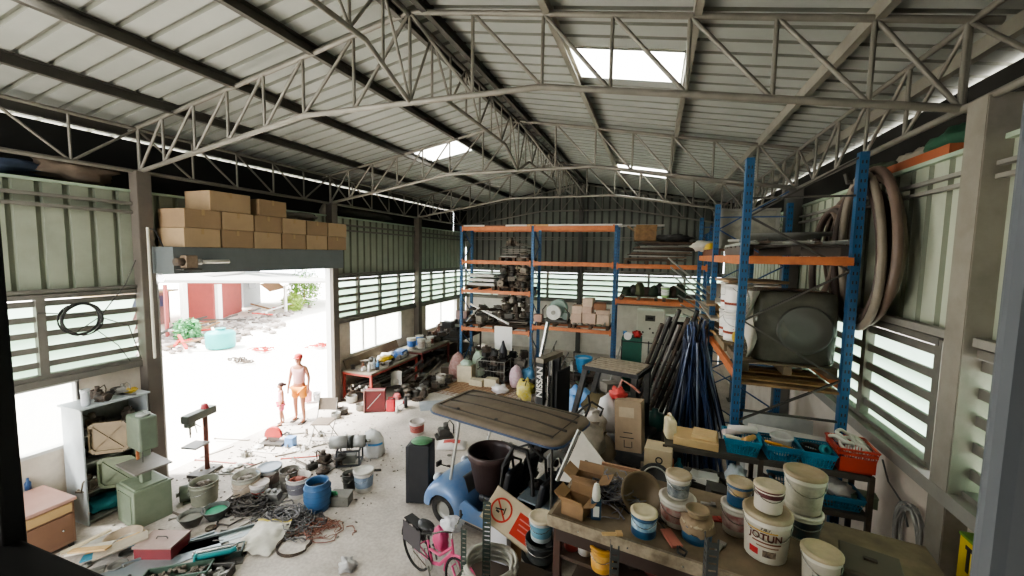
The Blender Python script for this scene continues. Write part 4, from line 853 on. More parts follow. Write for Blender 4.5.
t = mk('plastic_bag', 'yellow printed plastic bag leaning left of the forklift mast', 'bag', MB().blob((0, 0, .3), (.26, .3, .32), 8, .25), mat('d8c23c', .5, 0, .35, 9, dcol='cfd0c2'), F(525, 400, 0))
mk('tarpaulin', 'blue sheet bundle behind the yellow printed bag', 'tarpaulin', MB().blob((0, 0, .25), (.3, .24, .28), 11, .3), mat('5f93b8', .7), F(528, 385, 0))
# steel mesh on the floor
mb = MB(); 
for i in range(17): mb.box((i*.15-1.2, 0, .012), (.008, 2.1, .008))
for i in range(15): mb.box((0, i*.15-1.05, .02), (2.4, .008, .008))
mk('steel_mesh', 'sheets of rusty reinforcing mesh lying on the floor before the back racking', 'mesh', mb, mat('8a5f4b', .8, .2, .3), (3.6, 11.6, 0), R(-8))
mk('cardboard_sheet', 'brown flattened board under the reinforcing mesh', 'board', MB().box((0, 0, .003), (2.1, 1.7, .006)), mat('a98f70', .9, 0, .3), (3.4, 11.7, 0), R(-8))
mk('dog', 'small tan scrap standing on the reinforcing mesh', 'scrap', g_drum(1.2), mat('a97e5c', .8, 0, .3), F(474, 378, 0)).name = 'wire_spool'
bpy.data.objects['wire_spool']['label'] = 'small tan wire spool standing on the reinforcing mesh'; bpy.data.objects['wire_spool']['category'] = 'spool'
mk('cardboard_sheet', 'grey flattened sheet on the floor near the benches', 'board', MB().box((0, 0, .005), (1.0, .7, .01)), mat('9b9fa3', .8, 0, .2), F(438, 405, 0), R(35))
# ---------------- blue cart (small utility vehicle)
VX = Vector((6.42, 5.72, 0)); VA = R(166)
t = thing('utility_cart', 'small blue roofed utility cart with a long dusty brown canopy', 'vehicle', VX, VA)
CB = mat('5c7fae', .35, .1, .3, 4, dcol='8a929c'); CANT = mat('6f6353', .75, 0, .35, 3, .1, dcol='4c443a')
def rrect(L, Wd, r, n=6):
    out = []
    for cx, cy, a0 in ((L/2-r, Wd/2-r, 0), (-L/2+r, Wd/2-r, 90), (-L/2+r, -Wd/2+r, 180), (L/2-r, -Wd/2+r, 270)):
        out += [(cx+r*math.cos(R(a0+90*k/n)), cy+r*math.sin(R(a0+90*k/n))) for k in range(n+1)]
    return out
MB().box((0, 0, .24), (2.3, .9, .07)).box((-.1, .5, .22), (1.1, .08, .09)).box((-.1, -.5, .22), (1.1, .08, .09)).build('chassis', DSTEEL, t, bevel=.01)
MB().box((-.05, .52, .27), (1.2, .1, .06)).box((-.05, -.52, .27), (1.2, .1, .06)).build('side_sill', mat('b7ab98', .5, 0, .3), t, bevel=.015)
# rounded front body with open wheel arches
mb = MB(); prof = [(.60, .27), (.615, .33), (.60, .39), (.56, .44), (.48, .475), (.36, .495), (.18, .51), (0, .515)]
prof = prof+[(-y, r_) for y, r_ in prof[-2::-1]]; na = 18; vs = []
for k in range(na+1):
    a = math.pi*k/na
    for y, r_ in prof: vs.append((.80+r_*.95*math.cos(a), y, .27+r_*.88*math.sin(a)*(1 if a < math.pi/2 else 1)))
m_ = len(prof); mb.add(vs, [(k*m_+j_, k*m_+j_+1, (k+1)*m_+j_+1, (k+1)*m_+j_) for k in range(na) for j_ in range(m_-1)], smooth=True)
mb.build('front_cowl', CB, t)
for s_ in (-1, 1): MB().prism([(.50, .28), (.1, .28), (-.12, .28), (-.12, .55), (.1, .5), (.36, .58), (.45, .5)], .03, Matrix.Translation((0, s_*.57+.015, 0)) @ Matrix.Rotation(R(90), 4, 'X')).build('side_panel', CB, t)
MB().box((.8, 0, .3), (.6, .62, .3)).build('inner_body', BLACK, t)
MB().box((-.75, 0, .5), (.85, 1.08, .36)).build('rear_body', mat('4a4f57', .5, .1, .4, 4), t, bevel=.04)
MB().box((-.82, -.05, .82), (.75, .95, .03)).box((-1.18, 0, .95), (.03, 1.0, .28)).build('cargo_deck', mat('7c8890', .5, .2, .4, 4), t, bevel=.01)
def wheel(par, x, y, r, w_, rim=GALV, nm='wheel'):
    o = MB().lathe([(r*.55, -w_/2), (r*.9, -w_/2), (r, -w_*.3), (r, w_*.3), (r*.9, w_/2), (r*.55, w_/2)], 26, (x, y, r), Matrix.Rotation(R(90), 4, 'X')).build(nm, TIRE, par)
    MB().lathe([(.001, -w_*.2), (r*.3, -w_*.25), (r*.5, -w_*.15), (r*.56, -w_*.4)], 22, (x, y, r), Matrix.Rotation(R(90), 4, 'X')).lathe([(.001, w_*.2), (r*.3, w_*.25), (r*.5, w_*.15), (r*.56, w_*.4)], 22, (x, y, r), Matrix.Rotation(R(90), 4, 'X')).build('rim', rim, o)
    return o
for x in (.82, -.78):
    for y in (.48, -.48): wheel(t, x, y, .25, .15)
SEAT = mat('26272b', .5, 0, .35, 7)
for x, nm in ((.0, 'front'), (-.55, 'rear')):
    for y in (.25, -.25):
        MB().box((x, y, .62), (.44, .42, .12)).build('seat', SEAT, t, bevel=.04); MB().box((x-.25, y, .9), (.1, .4, .5), ry=R(-12)).build('backrest', SEAT, t, bevel=.04)
MB().grid(lambda a, b: (.4+a*.14, (b-.5)*.9, .62+.22*math.sin(a*2)), 6, 8).build('dashboard', mat('6a6b6c', .6, 0, .3), t)
MB().tube([(.55, .22, .6), (.28, .22, .92)], .02, 8).build('steering_column', BLACK, t)
pts = [(.26+.17*math.cos(a)*.45, .22+.17*math.sin(a), .94+.17*math.cos(a)*.85) for a in [2*math.pi*k/20 for k in range(20)]]
MB().tube(pts, .014, 6, closed=True).tube([pts[0], (.27, .22, .93), pts[10]], .01, 6).build('steering_wheel', BLACK, t)
for s_ in (-1, 1):
    MB().lathe([(.001, 0), (.06, .01), (.075, .05), (.06, .09), (.001, .1)], 14, (1.08, s_*.34, .58), Matrix.Rotation(R(80), 4, 'Y')).build('headlight', mat('c9cdd2', .2), t)
    MB().tube([(.78, s_*.42, .7), (.66, s_*.46, 1.2), (.55, s_*.46, 1.84)], .022, 8).build('canopy_post', mat('c8c6c0', .4, .3, .2), t)
    MB().tube([(-1.0, s_*.46, .65), (-.98, s_*.46, 1.84)], .02, 8).build('canopy_post', DSTEEL, t)
MB().tube([(.72, .5, .95), (.8, .62, 1.02)], .01, 6).box((.82, .64, 1.04), (.03, .1, .07)).build('wing_mirror', BLACK, t)
MB().tube([(-.25, .1, .6), (-.3, .1, 1.2), (-.28, .3, 1.32), (-.2, .42, 1.2), (-.15, .46, .7)], .02, 8).tube([(-.1, -.1, .6), (.0, -.1, 1.2), (-.3, -.1, 1.35), (-.6, -.1, 1.2), (-.62, -.1, .7)], .02, 8).build('grab_rail', BLACK, t)
# canopy
c = MB(); o1 = rrect(2.28, 1.14, .2); 
def ringz(sc_x, sc_y, z, r=.2): return [(x*sc_x, y*sc_y, z) for x, y in o1]
n = len(o1)
rings = [ringz(.97, .95, 1.82), ringz(1, 1, 1.84), ringz(1, 1, 1.88), ringz(.985, .97, 1.915), ringz(.93, .87, 1.93), ringz(.91, .84, 1.918), ringz(.89, .8, 1.935), ringz(.5, .5, 1.975), ringz(.02, .02, 1.985)]
vs = [v for rg in rings for v in rg]; fs_ = [(i*n+j, i*n+(j+1) % n, (i+1)*n+(j+1) % n, (i+1)*n+j) for i in range(len(rings)-1) for j in range(n)]
fs_.append(tuple(range(n))[::-1]); c.add(vs, fs_, smooth=True)
cp = c.build('canopy', CANT, t, M=Matrix.Translation((-.02, 0, 0))); cp.location = (.02, .02, -.09)
r_ = MB()
for y in (-.17, .17): r_.tube([(-1.08, y, 1.945), (-.5, y, 1.975), (.4, y, 1.975), (.95, y, 1.945)], .017, 6)
r_.tube([(-1.0, -.42, 1.94), (-1.0, .42, 1.94), (.98, .42, 1.94), (.98, -.42, 1.94)], .014, 6, closed=True); r_.build('roof_rib', mat('3f3932', .8, 0, .3), cp)
e = MB(); pr_ = [(x*1.004-.02, y*1.004, 1.855) for x, y in o1]; e.tube(pr_, .016, 6, closed=True); e.build('blue_edge', mat('2f4463', .5, 0, .3), cp)
for x in (-.1, .6): MB().box((x, .42, 1.962), (.035, .035, .02)).build('roof_bolt', BLACK, cp)
# big pot on the cart
t = thing('plant_pot', 'large dark brown plastic plant pot standing in the front of the blue cart', 'pot', PY(490, 487, 5.5), 0)
r = .335; h = .58; MB().lathe([(.001, 0), (r*.66, 0), (r*.93, h*.82), (r*1.0, h*.83), (r*1.03, h*.98), (r*1.0, h), (r*.93, h), (r*.9, h*.85), (r*.62, .03), (.001, .03)], 32).build('pot_body', mat('3f3130', .45, 0, .3, 4, dcol='5c4b48'), t)
POT = t
# spare white tyre
mk('spare_tyre', 'small tyre with a pale tread lying on the rear of the blue cart', 'tyre', MB().lathe([(.1, -.05), (.17, -.06), (.2, -.03), (.2, .03), (.17, .06), (.1, .05), (.1, -.05)], 24), mat('9b9a95', .8, 0, .4), (7.15, 5.95, 1.02), rot=(R(70), 0, R(30)))
scatter((6.7, 7.4, 5.4, 6.3), [3, 0, 1, 6], [BLACK, DSTEEL, IRON], 7, 'on the rear deck of the blue cart', 61, .84, sc=(.7, 1.1))
mk('vacuum_hose', 'black corrugated hose arching over the cart seats', 'hose', MB().tube([(6.5, 5.3, .75), (6.5, 5.28, 1.2), (6.62, 5.4, 1.45), (6.8, 5.45, 1.4), (6.9, 5.4, 1.1), (6.95, 5.3, .8)], .03, 8), BLACK)
mk('seat_cushion', 'upright black seat cushion leaning against the far side of the cart front', 'cushion', MB().box((0, 0, .35), (.16, .4, .7)), SEAT, (5.62, 6.2, .3), rot=(R(0), R(25), R(-15)), bevel=.04)
# ---------------- bicycle
def bicycle():
    t = thing('bicycle', 'pink bicycle with a black saddle and a white basket bag at the bottom edge', 'bicycle', (5.77, 4.42, 0), R(-24))
    pk = mat('d45b86', .35, .1, .2, 6); r = .3
    for x, nm in ((-.22, 'rear'), (.72, 'front')):
        w_ = MB(); w_.tube([(x+r*math.cos(a), 0, r+r*math.sin(a)) for a in [2*math.pi*k/32 for k in range(32)]], .017, 7, closed=True); wo = w_.build('wheel', TIRE, t)
        s_ = MB()
        for k in range(18): a = 2*math.pi*k/18; s_.tube([(x, .02*(-1)**k, r), (x+r*.96*math.cos(a), 0, r+r*.96*math.sin(a))], .0016, 4, cap=False)
        s_.build('spokes', CHROME, wo); MB().cyl((x, -.05, r), .025, .1, 12, 'Y').build('hub', STEEL, wo)
        MB().tube([(x+(r+.03)*math.cos(a), 0, r+(r+.03)*math.sin(a)) for a in [R(10)+R(170)*k/14 for k in range(15)]], .016, 6).build('mudguard', pk if x > 0 else BLACK, t)
    f = MB(); bb = (.14, 0, .26); hd = (.55, 0, .62); st = (.04, 0, .52)
    f.tube([bb, st], .018, 8).tube([bb, (.3, 0, .33), hd], .022, 8).tube([(.08, 0, .42), (.3, 0, .45), (.54, 0, .68)], .018, 8).tube([bb, (-.22, .04, r)], .01, 6).tube([bb, (-.22, -.04, r)], .01, 6).tube([st, (-.22, .04, r)], .01, 6).tube([st, (-.22, -.04, r)], .01, 6)
    f.build('frame', pk, t)
    MB().tube([(.53, 0, .78), (.57, 0, .58), (.6, .05, .5), (.72, .05, r)], .014, 6).tube([(.6, 0, .5), (.6, -.05, .5), (.72, -.05, r)], .014, 6).build('fork', pk, t)
    MB().tube([st, (.01, 0, .66)], .013, 8).build('seat_post', CHROME, t)
    MB().blob((0, 0, .7), (.14, .085, .045), 1, .05, 16).blob((.1, 0, .7), (.08, .035, .03), 1, .05, 12).build('saddle', mat('2b2b2b', .5), t)
    MB().tube([(.53, 0, .76), (.53, 0, .86), (.5, .12, .92), (.4, .27, .9)], .011, 6).tube([(.53, 0, .86), (.5, -.12, .92), (.4, -.27, .9)], .011, 6).build('handlebar', CHROME, t)
    for s_ in (-1, 1): MB().tube([(.43, s_*.22, .905), (.33, s_*.3, .9)], .018, 8).build('grip', BLACK, t)
    MB().cyl((.14, -.06, .26), .07, .01, 20, 'Y').tube([(.14, -.07, .26), (.2, -.07, .12)], .01, 6).tube([(.14, .07, .26), (.08, .07, .4)], .01, 6).build('crank', STEEL, t)
    MB().box((.21, -.11, .12), (.09, .06, .02)).build('pedal', BLACK, t); MB().box((.07, .11, .4), (.09, .06, .02)).build('pedal', BLACK, t)
    MB().tube([(.14, -.05, .33), (-.22, -.05, .33)], .006, 4).tube([(.14, -.05, .19), (-.22, -.05, .26)], .006, 4).build('chain', IRON, t)
    rk = MB(); rk.box((-.24, 0, .64), (.34, .13, .012)); 
    for s_ in (-1, 1): rk.tube([(-.22, s_*.05, r), (-.36, s_*.06, .63)], .006, 5).tube([(-.22, s_*.05, r), (-.1, s_*.06, .63)], .006, 5)
    rk.build('rear_rack', BLACK, t)
    MB().grid(lambda a, b: (-.42+a*.4, .075, .34+b*.28), 4, 4).grid(lambda a, b: (-.02-a*.4, -.075, .34+b*.28), 4, 4).build('skirt_guard', mat('4a4548', .6, 0, .3), t)
    MB().tube([(-.1, .05, .3), (-.2, .14, .02)], .008, 5).build('kickstand', STEEL, t)
    return t
bicycle()
t = mk('plastic_bag', 'white plastic bag bundled on the pink bicycle behind the saddle stem', 'bag', MB().blob((0, 0, 0), (.14, .11, .09), 5, .25, 18), mat('c9c9cc', .4, 0, .25, 9), PY(452, 524, 4.35)); 
mk('plastic_bag', 'pink bag hanging on the frame of the bicycle', 'bag', MB().blob((0, 0, 0), (.1, .07, .16), 7, .25), mat('c94f7c', .5, 0, .25), PY(441, 538, 4.3))
# perforated posts and things at centre bottom
def perf_post(label, p, h, w_=.045, m=None, rz=0):
    t = thing('slotted_angle', label, 'post', p, rz); mb = MB(); mm = m or mat('4a5650', .5, .3, .3)
    n = int(h/.05)
    for s_ in (0, 1):
        M = Matrix.Rotation(R(90*s_), 4, 'Z')
        mb.box((.006, 0, h/2), (.012, .003, h), M); mb.box((w_-.006, 0, h/2), (.012, .003, h), M)
        for k in range(n+1): mb.box((w_/2, 0, min(h, k*.05)), (w_-.02, .003, .036), M)
    mb.build('post_body', mm, t); MB().box((.02, .02, .004), (.08, .08, .008)).build('foot_plate', mm, t)
    return t
g_ = PY(483, 502, 3.95); perf_post('dark green slotted steel upright left of the prohibition sign', (g_.x, g_.y, 0), g_.z, .09, rz=R(10))
g_ = PY(461, 528, 3.7); perf_post('slimmer slotted steel upright beside the pink bicycle', (g_.x, g_.y, 0), g_.z, .06, rz=R(10))
g_ = PY(611, 545, 2.86); perf_post('short slotted upright sticking up at the front edge of the paint table', (g_.x, g_.y, 0), g_.z, .06, mat('4f5354', .4, .5, .3), R(8))
g_ = PY(708, 538, 2.8); perf_post('taller slotted upright at the front edge of the paint table', (g_.x, g_.y, 0), g_.z, .07, mat('56595a', .4, .5, .3), R(8))
t = mk('hose_coil', 'thick coil of pale grey garden hose on the floor by the slotted uprights', 'hose', coil(.27, 8, .02, 8, .16), mat('b0aca0', .5, 0, .3), (0, 0, 0)); t.location = F(488, 577, .75); 
t['label'] = 'thick coil of pale grey hose hanging low beside the slotted uprights'
carton('plain white panel box below the prohibition sign', F(499, 556, .55), .3, .22, .42, R(-5), mat('d2d0d3', .6, 0, .1), name='white_box', tape=False)
mk('wood_offcut', 'brown board standing between the white box and the dark bucket', 'board', MB().box((0, 0, .3), (.12, .03, .6)), WOOD, F(516, 560, .55), R(10))
# support stand for the items at mid height: crate stack
t = thing('packing_case', 'brown wooden packing case under the prohibition sign', 'box', (7.02, 4.05, 0), R(-6)); MB().box((0, 0, .27), (1.15, .8, .54)).build('case_body', mat('4f4338', .8, 0, .4), t, bevel=.01)
for k in range(4): MB().box((0, -.41, .08+.13*k), (1.17, .02, .1)).build('slat', mat('5f5144', .8, 0, .4), t)
# sign
P = PY(512, 518, 4.1)
t = thing('warning_sign', 'cream sign board with a red prohibition circle and red square', 'sign', P, rot=(R(52), R(24), R(-4)))
MB().box((0, 0, 0), (.62, .36, .03)).build('board', mat('c7b79b', .6, 0, .2, 5), t, bevel=.006)
rg = MB(); n = 32; 
for k in range(n):
    a0, a1 = 2*math.pi*k/n, 2*math.pi*(k+1)/n
    rg.add([(-.14+.125*math.cos(a0), .125*math.sin(a0), .017), (-.14+.125*math.cos(a1), .125*math.sin(a1), .017), (-.14+.105*math.cos(a1), .105*math.sin(a1), .017), (-.14+.105*math.cos(a0), .105*math.sin(a0), .017)], [(0, 1, 2, 3)])
rg.box((-.14, 0, .0165), (.22, .018, .002), rz=R(-40)); rg.build('prohibition_ring', mat('c0392b', .5, 0, .05), t)
MB().box((-.16, .0, .017), (.1, .014, .002), rz=R(20)).box((-.1, .01, .017), (.012, .07, .002), rz=R(10)).box((-.17, -.03, .017), (.04, .02, .002)).build('pictogram', BLACK, t)
MB().box((.16, -.02, .0165), (.22, .24, .003)).build('red_panel', mat('c0392b', .5, 0, .1), t)
for k in range(3): MB().box((.16, .04-.05*k, .0185), (.16-.03*k, .012, .001)).build('lettering_line', mat('d98a7d', .6), t)
for s_ in (-1, 1): MB().box((0, s_*.182, 0), (.63, .01, .036)).build('edge_trim', mat('a89a82', .5), t)
pail('white lidded paint can standing in the dark bucket right of the sign', PY(541, 537, 3.9), .24, .22, mat('b9c2c4', .4, 0, .3), mat('5f8fa3', .5, 0, .3), mat('c9bda2', .5, 0, .4), name='paint_can')
pail('dark bucket under the white lidded paint can right of the sign', PY(541, 556, 3.9), .32, .2, mat('2c2f31', .5, 0, .3), None, None)
# triangular white board behind the cartons
P1, P2, P3 = PY(582, 431, 4.55), PY(560, 480, 4.42), PY(605, 488, 4.42); P4 = PY(605, 462, 4.5)
b = MB(); b.add([P1, P2, P3, P4], [(0, 1, 2, 3)]); nrm = (P2-P1).cross(P3-P1).normalized()
b2 = MB(); q4 = [P1, P2, P3, P4]; off = nrm*.03; b2.add(q4+[p+off for p in q4], [(0, 1, 2, 3), (7, 6, 5, 4), (0, 4, 5, 1), (1, 5, 6, 2), (2, 6, 7, 3), (3, 7, 4, 0)])
mk('white_board', 'pointed off white board standing up behind the open cartons', 'board', b2, mat('cdc8bd', .6, 0, .2))
WB_ = bpy.data.objects['white_board']; MB().bar(P1+Vector((-.03, -.03, .02)), P2+Vector((-.03, -.03, -.0)), .03).build('aluminium_edge', GALV, WB_)
# ---------------- forklift
def forklift():
    G = mat('3b3c3d', .5, .2, .4, 6, dcol='5a5650'); BK_ = mat('232425', .5, .2, .35, 6)
    ax = Vector((7.72, 7.8, 0)); t = thing('forklift', 'dark grey forklift with a slatted overhead guard and tall mast', 'forklift', ax, R(164))
    # local x forward (towards mast)
    MB().box((-.25, 0, .55), (1.5, 1.0, .6)).build('chassis', G, t, bevel=.05)
    MB().lathe([(.001, 0), (.52, 0), (.55, .3), (.48, .62), (.001, .66)], 24, (-.95, 0, .3), sx=.75).build('counterweight', BK_, t)
    MB().box((-.45, 0, .92), (.7, .8, .2)).build('engine_hood', G, t, bevel=.04)
    MB().box((-.4, 0, 1.07), (.45, .48, .1)).build('seat', BK_, t, bevel=.03); MB().box((-.62, 0, 1.3), (.1, .46, .42)).build('backrest', BK_, t, bevel=.03)
    MB().tube([(.35, .0, .8), (.15, 0, 1.2)], .03, 8).build('steering_column', BK_, t)
    MB().tube([(.12+.17*math.cos(a)*.5, .17*math.sin(a), 1.22+.17*math.cos(a)*.8) for a in [2*math.pi*k/18 for k in range(18)]], .014, 6, closed=True).build('steering_wheel', BLACK, t)
    for y in (.37, -.37):
        MB().bar((.66, y, .75), (.34, y, 2.1), .09).build('guard_post', G, t)
        MB().bar((-.58, y, .8), (-.58, y, 2.1), .1).build('guard_post', G, t)
    gd = MB()
    for y in (-.38, .38): gd.bar((-.62, y, 2.13), (.36, y, 2.13), .07)
    for x in (-.62, .36): gd.bar((x, -.41, 2.13), (x, .41, 2.13), .07)
    gd.build('overhead_guard', BK_, t)
    sl = mat('aa9f8e', .8, .1, .35, 8, dcol='6e6558')
    for k in range(6): MB().box((-.13, -.34+.136*k, 2.17), (.96, .095, .03)).build('guard_slat', sl, t)
    for x, r in ((.45, .32), (-.85, .25)):
        for y in (.45, -.45): wheel(t, x, y, r, .2, STEEL)
    for y in (-.33, .33):
        MB().box((1.32, y, 1.05), (.14, .09, 2.1)).build('mast_rail', BK_, t); MB().box((1.42, y*.8, 1.0), (.1, .06, 1.9)).build('inner_rail', G, t)
    MB().box((1.32, 0, 2.1), (.18, .8, .09)).build('mast_crosshead', mat('8a8171', .7, .2, .4), t)
    MB().box((1.32, 0, .2), (.14, .7, .08)).build('mast_foot', BK_, t)
    MB().box((1.0, 0, 1.1), (.03, .56, 1.6)).build('mast_shroud', BK_, t)
    MB().tube([(1.32, 0, .2), (1.32, 0, 1.7)], .045, 10).build('lift_cylinder', CHROME, t)
    for y in (-.15, .15): MB().tube([(1.35, y, .2), (1.35, y, 2.05)], .015, 6).build('lift_chain', STEEL, t)
    MB().box((1.52, 0, .45), (.05, .85, .4)).build('carriage', G, t)
    for y in (-.25, .25): MB().box((1.55, y, .35), (.05, .12, .6)).box((1.95, y, .07), (.85, .12, .04)).build('fork', G, t)
    text_mesh('NISSAN', .185, Matrix.Translation((1.32, .378, 1.66)) @ Matrix.Rotation(R(180), 4, 'Z') @ Matrix.Rotation(R(90), 4, 'X') @ Matrix.Rotation(R(90), 4, 'Z'), mat('d0cdc6', .5, 0, .1), 'lettering', t, .002, .004)
    mk_ = MB().prism([(-.03, 0), (.03, 0), (0, .052)], .003, Matrix.Translation((-.66, .505, 1.1)) @ Matrix.Rotation(R(90), 4, 'X')); mk_.build('warning_triangle', mat('e0c832', .5), t)
    return t
forklift()
mk('steel_pipe', 'bright steel pipe leaning above the forklift mast', 'pipe', MB().tube([Vector((PY(541, 356, 9.3).x, 9.3, .02)), PY(541, 356, 9.3), PY(548, 322, 9.4)], .05, 10), CHROME)
# ================================================================= RACKING
def upright(t, x, y, h, m=BLUE, w_=.09, d=.07):
    mb = MB(); mb.box((x, y, h/2), (w_, .012, h)).box((x-w_/2+.006, y+d/2, h/2), (.012, d, h)).box((x+w_/2-.006, y+d/2, h/2), (.012, d, h))
    o = mb.build('upright', m, t)
    s_ = MB()
    for k in range(int(h/.1)): s_.box((x-w_*.2, y-.0075, .1*k+.05), (.012, .004, .035)).box((x+w_*.2, y-.0075, .1*k+.05), (.012, .004, .035))
    sl_ = s_.build('slot_row', BLACK, o); sl_['kind'] = 'stuff'; MB().box((x, y+.03, .006), (w_+.06, .14, .012)).build('foot_plate', m, o); return o
YR, YR2 = 12.79, 13.7
BX = [2.15, 4.69, 7.29, 9.87]
t = thing('pallet_racking', 'blue and orange pallet racking of three bays across the back of the hall', 'shelving', (0, YR, 0))
D_ = YR2-YR
for x in BX:
    for y in (0, D_-.07): upright(t, x, y, 5.12 if x < 9 else 4.9)
    b = MB(); z = .3; s_ = 0
    while z < 4.6: b.bar((x, .03+(D_-.1)*s_, z), (x, .03+(D_-.1)*(1-s_), z+.6), .03, .02); z += .6; s_ = 1-s_
    b.build('bracing', DBLUE, t)
Z3 = PY(650, 303, YR).z
LEV = [(0, 5.04), (0, 3.916), (0, 2.924), (0, 1.62), (1, 5.04), (1, 3.916), (1, 1.845), (2, 3.9), (2, Z3)]
for b_, z in LEV:
    for y in (-.02, D_+.0):
        o = MB().box(((BX[b_]+BX[b_+1])/2, y, z), (BX[b_+1]-BX[b_]-.09, .05, .13 if z > 5 else .11)).build('beam', ORANGE, t)
        if y < 0: MB().box((BX[b_]+.07, y-.03, z), (.05, .012, .2)).box((BX[b_+1]-.07, y-.03, z), (.05, .012, .2)).build('beam_hook', ORANGE, o)
for k in range(7): mk('plank', ['white capped plank at the left end of the racking top', 'second plank from the left on the racking top', 'third plank from the left on the racking top', 'plank at the middle of the racking top', 'third plank from the right on the racking top', 'second plank from the right on the racking top', 'white plank at the right end of the racking top'][k], 'plank', MB().box((0, 0, .03), (.78, .75, .05)), [WHITE, mat('6b5a4e', .8), WHITE, PALEWOOD, WHITE, WHITE, WHITE][k], (2.6+.74*k*1.0, YR+.42, 5.11), R(q.uniform(-2, 2)), group='planks on the racking top')
mk('plank', 'grey plank projecting over the third bay at the racking top', 'plank', MB().box((0, 0, .03), (1.5, .2, .05)), GALV, (7.9, YR+.5, 5.11))
def pallet(label, loc, w_, d, m=WOOD, group='timber pallets on the racking', rz=0):
    t = thing('pallet', label, 'pallet', loc, rz, group)
    for k in range(5): MB().box((0, -d/2+d*(k+.5)/5, .11), (w_, d/5*.75, .02)).build('deck_board', m, t)
    for x in (-1, 0, 1): MB().box((x*(w_/2-.05), 0, .05), (.09, d, .1)).build('bearer', m, t)
    return t
def heap_sheets(n, x, y, z, w_, d, ms, place, seed, dz=.035):
    q = random.Random(seed)
    for i in range(n):
        m = q.choice(ms); sx = w_*q.uniform(.75, 1.05)
        mk('flat_panel', 'flat '+MNAME.get(m.name, 'grey')+' panel in the stack '+place, 'panel', MB().box((0, 0, .011), (sx, d*q.uniform(.7, 1), .022)).box((sx*.3, 0, .026), (.03, d*.6, .012)), m, (x+q.uniform(-.05, .05), y, z+dz*i), rot=(R(q.uniform(-1, 1)), R(q.uniform(-2.5, 2.5)), R(q.uniform(-6, 6))), group='flat '+MNAME.get(m.name, 'grey')+' panels '+place)
YM = YR+.45
PL = [(4.05, 3.975, 1.05, 'black pallet under the sheet stack high on the first racking bay'), (2.85, 2.983, 1.1, 'pallet under the white panels on the left middle shelf of the racking'), (4.03, 2.983, 1.1, 'pallet under the dark machinery on the middle shelf of the first bay'),
      (2.85, 1.68, 1.15, 'pallet under the scrap with long white bars on the lowest left shelf'), (4.03, 1.68, 1.15, 'pallet under the tall dark parts stack on the lowest shelf of the first bay'), (5.45, 1.904, 1.1, 'pallet under the grey wheel machine in the second bay'), (6.6, 1.904, 1.15, 'pallet under the cartons in the second bay'),
      (8.0, Z3+.06, 1.1, 'pallet left on the lower shelf of the third bay'), (9.2, Z3+.06, 1.05, 'pallet right on the lower shelf of the third bay'), (8.2, 3.96, 1.3, 'pallet below the tarpaulin and boards at the top of the third bay')]
for x, z, w_, lb in PL: pallet(lb, (x, YM, z), w_, .95, mat('5d4a3b', .85, 0, .4))
heap_sheets(6, 4.05, YM, 4.1, 1.0, .8, [DUSTY, GALV, SCRAP, DSTEEL], 'high on the first racking bay', 1, .06)
scatter((3.75, 4.35, YM-.2, YM+.2), [3, 6, 8], [DUSTY, SCRAP], 4, 'on the sheet stack high in the first bay', 71, 4.48, sc=(.9, 1.2))
for i in range(3): mk('white_tray', ['lowest white tray stacked on the left middle shelf', 'middle white tray stacked on the left middle shelf', 'top white tray stacked on the left middle shelf'][i], 'tray', MB().box((0, 0, .05), (1.0-.06*i, .7, .1)).box((0, -.355, .08), (1.0, .02, .02)), mat('c9c7c0', .5, .1, .2), (2.86, YM, 3.11+.15*i), R(i*2-2), bevel=.01)
scatter((2.5, 3.3, YM-.35, YM-.05), [4, 9], [DSTEEL, IRON], 4, 'wedged between the white trays', 72, 3.11, sc=(.5, .7))
scatter((3.6, 4.45, YM-.35, YM+.3), [0, 3, 5, 1], [IRON, DSTEEL, SCRAP], 34, 'in the machinery heap on the middle shelf of the first bay', 73, 3.1, 3, sc=(.9, 1.4), tilt=.6)
mk('machine_part', 'cream coloured valve block on top of the dark machinery heap', 'machine part', g_casting(1.2, 5), CREAM, (4.05, YM, 3.62), R(30))
scatter((2.4, 3.35, YM-.35, YM+.3), [3, 4, 6, 1, 9], [SCRAP, IRON, DSTEEL, DUSTY], 34, 'in the scrap heap on the lowest left shelf', 74, 1.81, 3, sc=(.8, 1.3), tilt=.7)
mk('metal_bar', 'long white bar slanting across the scrap on the lowest left shelf', 'metal bar', MB().bar((2.5, YR-.05, 2.5), (3.95, YR-.08, 1.9), .07, .05), WHITE); mk('metal_bar', 'grey bar rising at the left of the lowest left shelf', 'metal bar', MB().bar((2.25, YR+.1, 1.75), (2.75, YR+.1, 2.35), .05, .03), GALV)
heap_sheets(5, 4.05, YM, 1.81, 1.05, .8, [IRON, DSTEEL, SCRAP], 'at the base of the lowest first bay shelf', 2, .05)
scatter((3.6, 4.5, YM-.35, YM+.3), [6, 3, 0, 5], [IRON, SCRAP, DSTEEL, DUSTY], 44, 'in the tall dark stack on the lowest first bay shelf', 75, 2.06, 3, sc=(.9, 1.3), tilt=.2)
t = thing('blower', 'grey wheeled blower machine with a round cover in the second racking bay', 'machine', (5.45, YM-.1, 2.025), 0)
MB().box((0, 0, .05), (.8, .55, .06)).build('base_frame', DSTEEL, t); MB().cyl((0, .1, .4), .3, .3, 26, 'Y').build('blower_housing', mat('8fa397', .5, .2, .3), t); MB().cyl((-.05, -.26, .32), .24, .1, 26, 'Y').build('front_cover', mat('c9c7c0', .5, .1, .3), t); MB().cyl((-.05, -.3, .32), .07, .06, 16, 'Y').build('hub', STEEL, t)
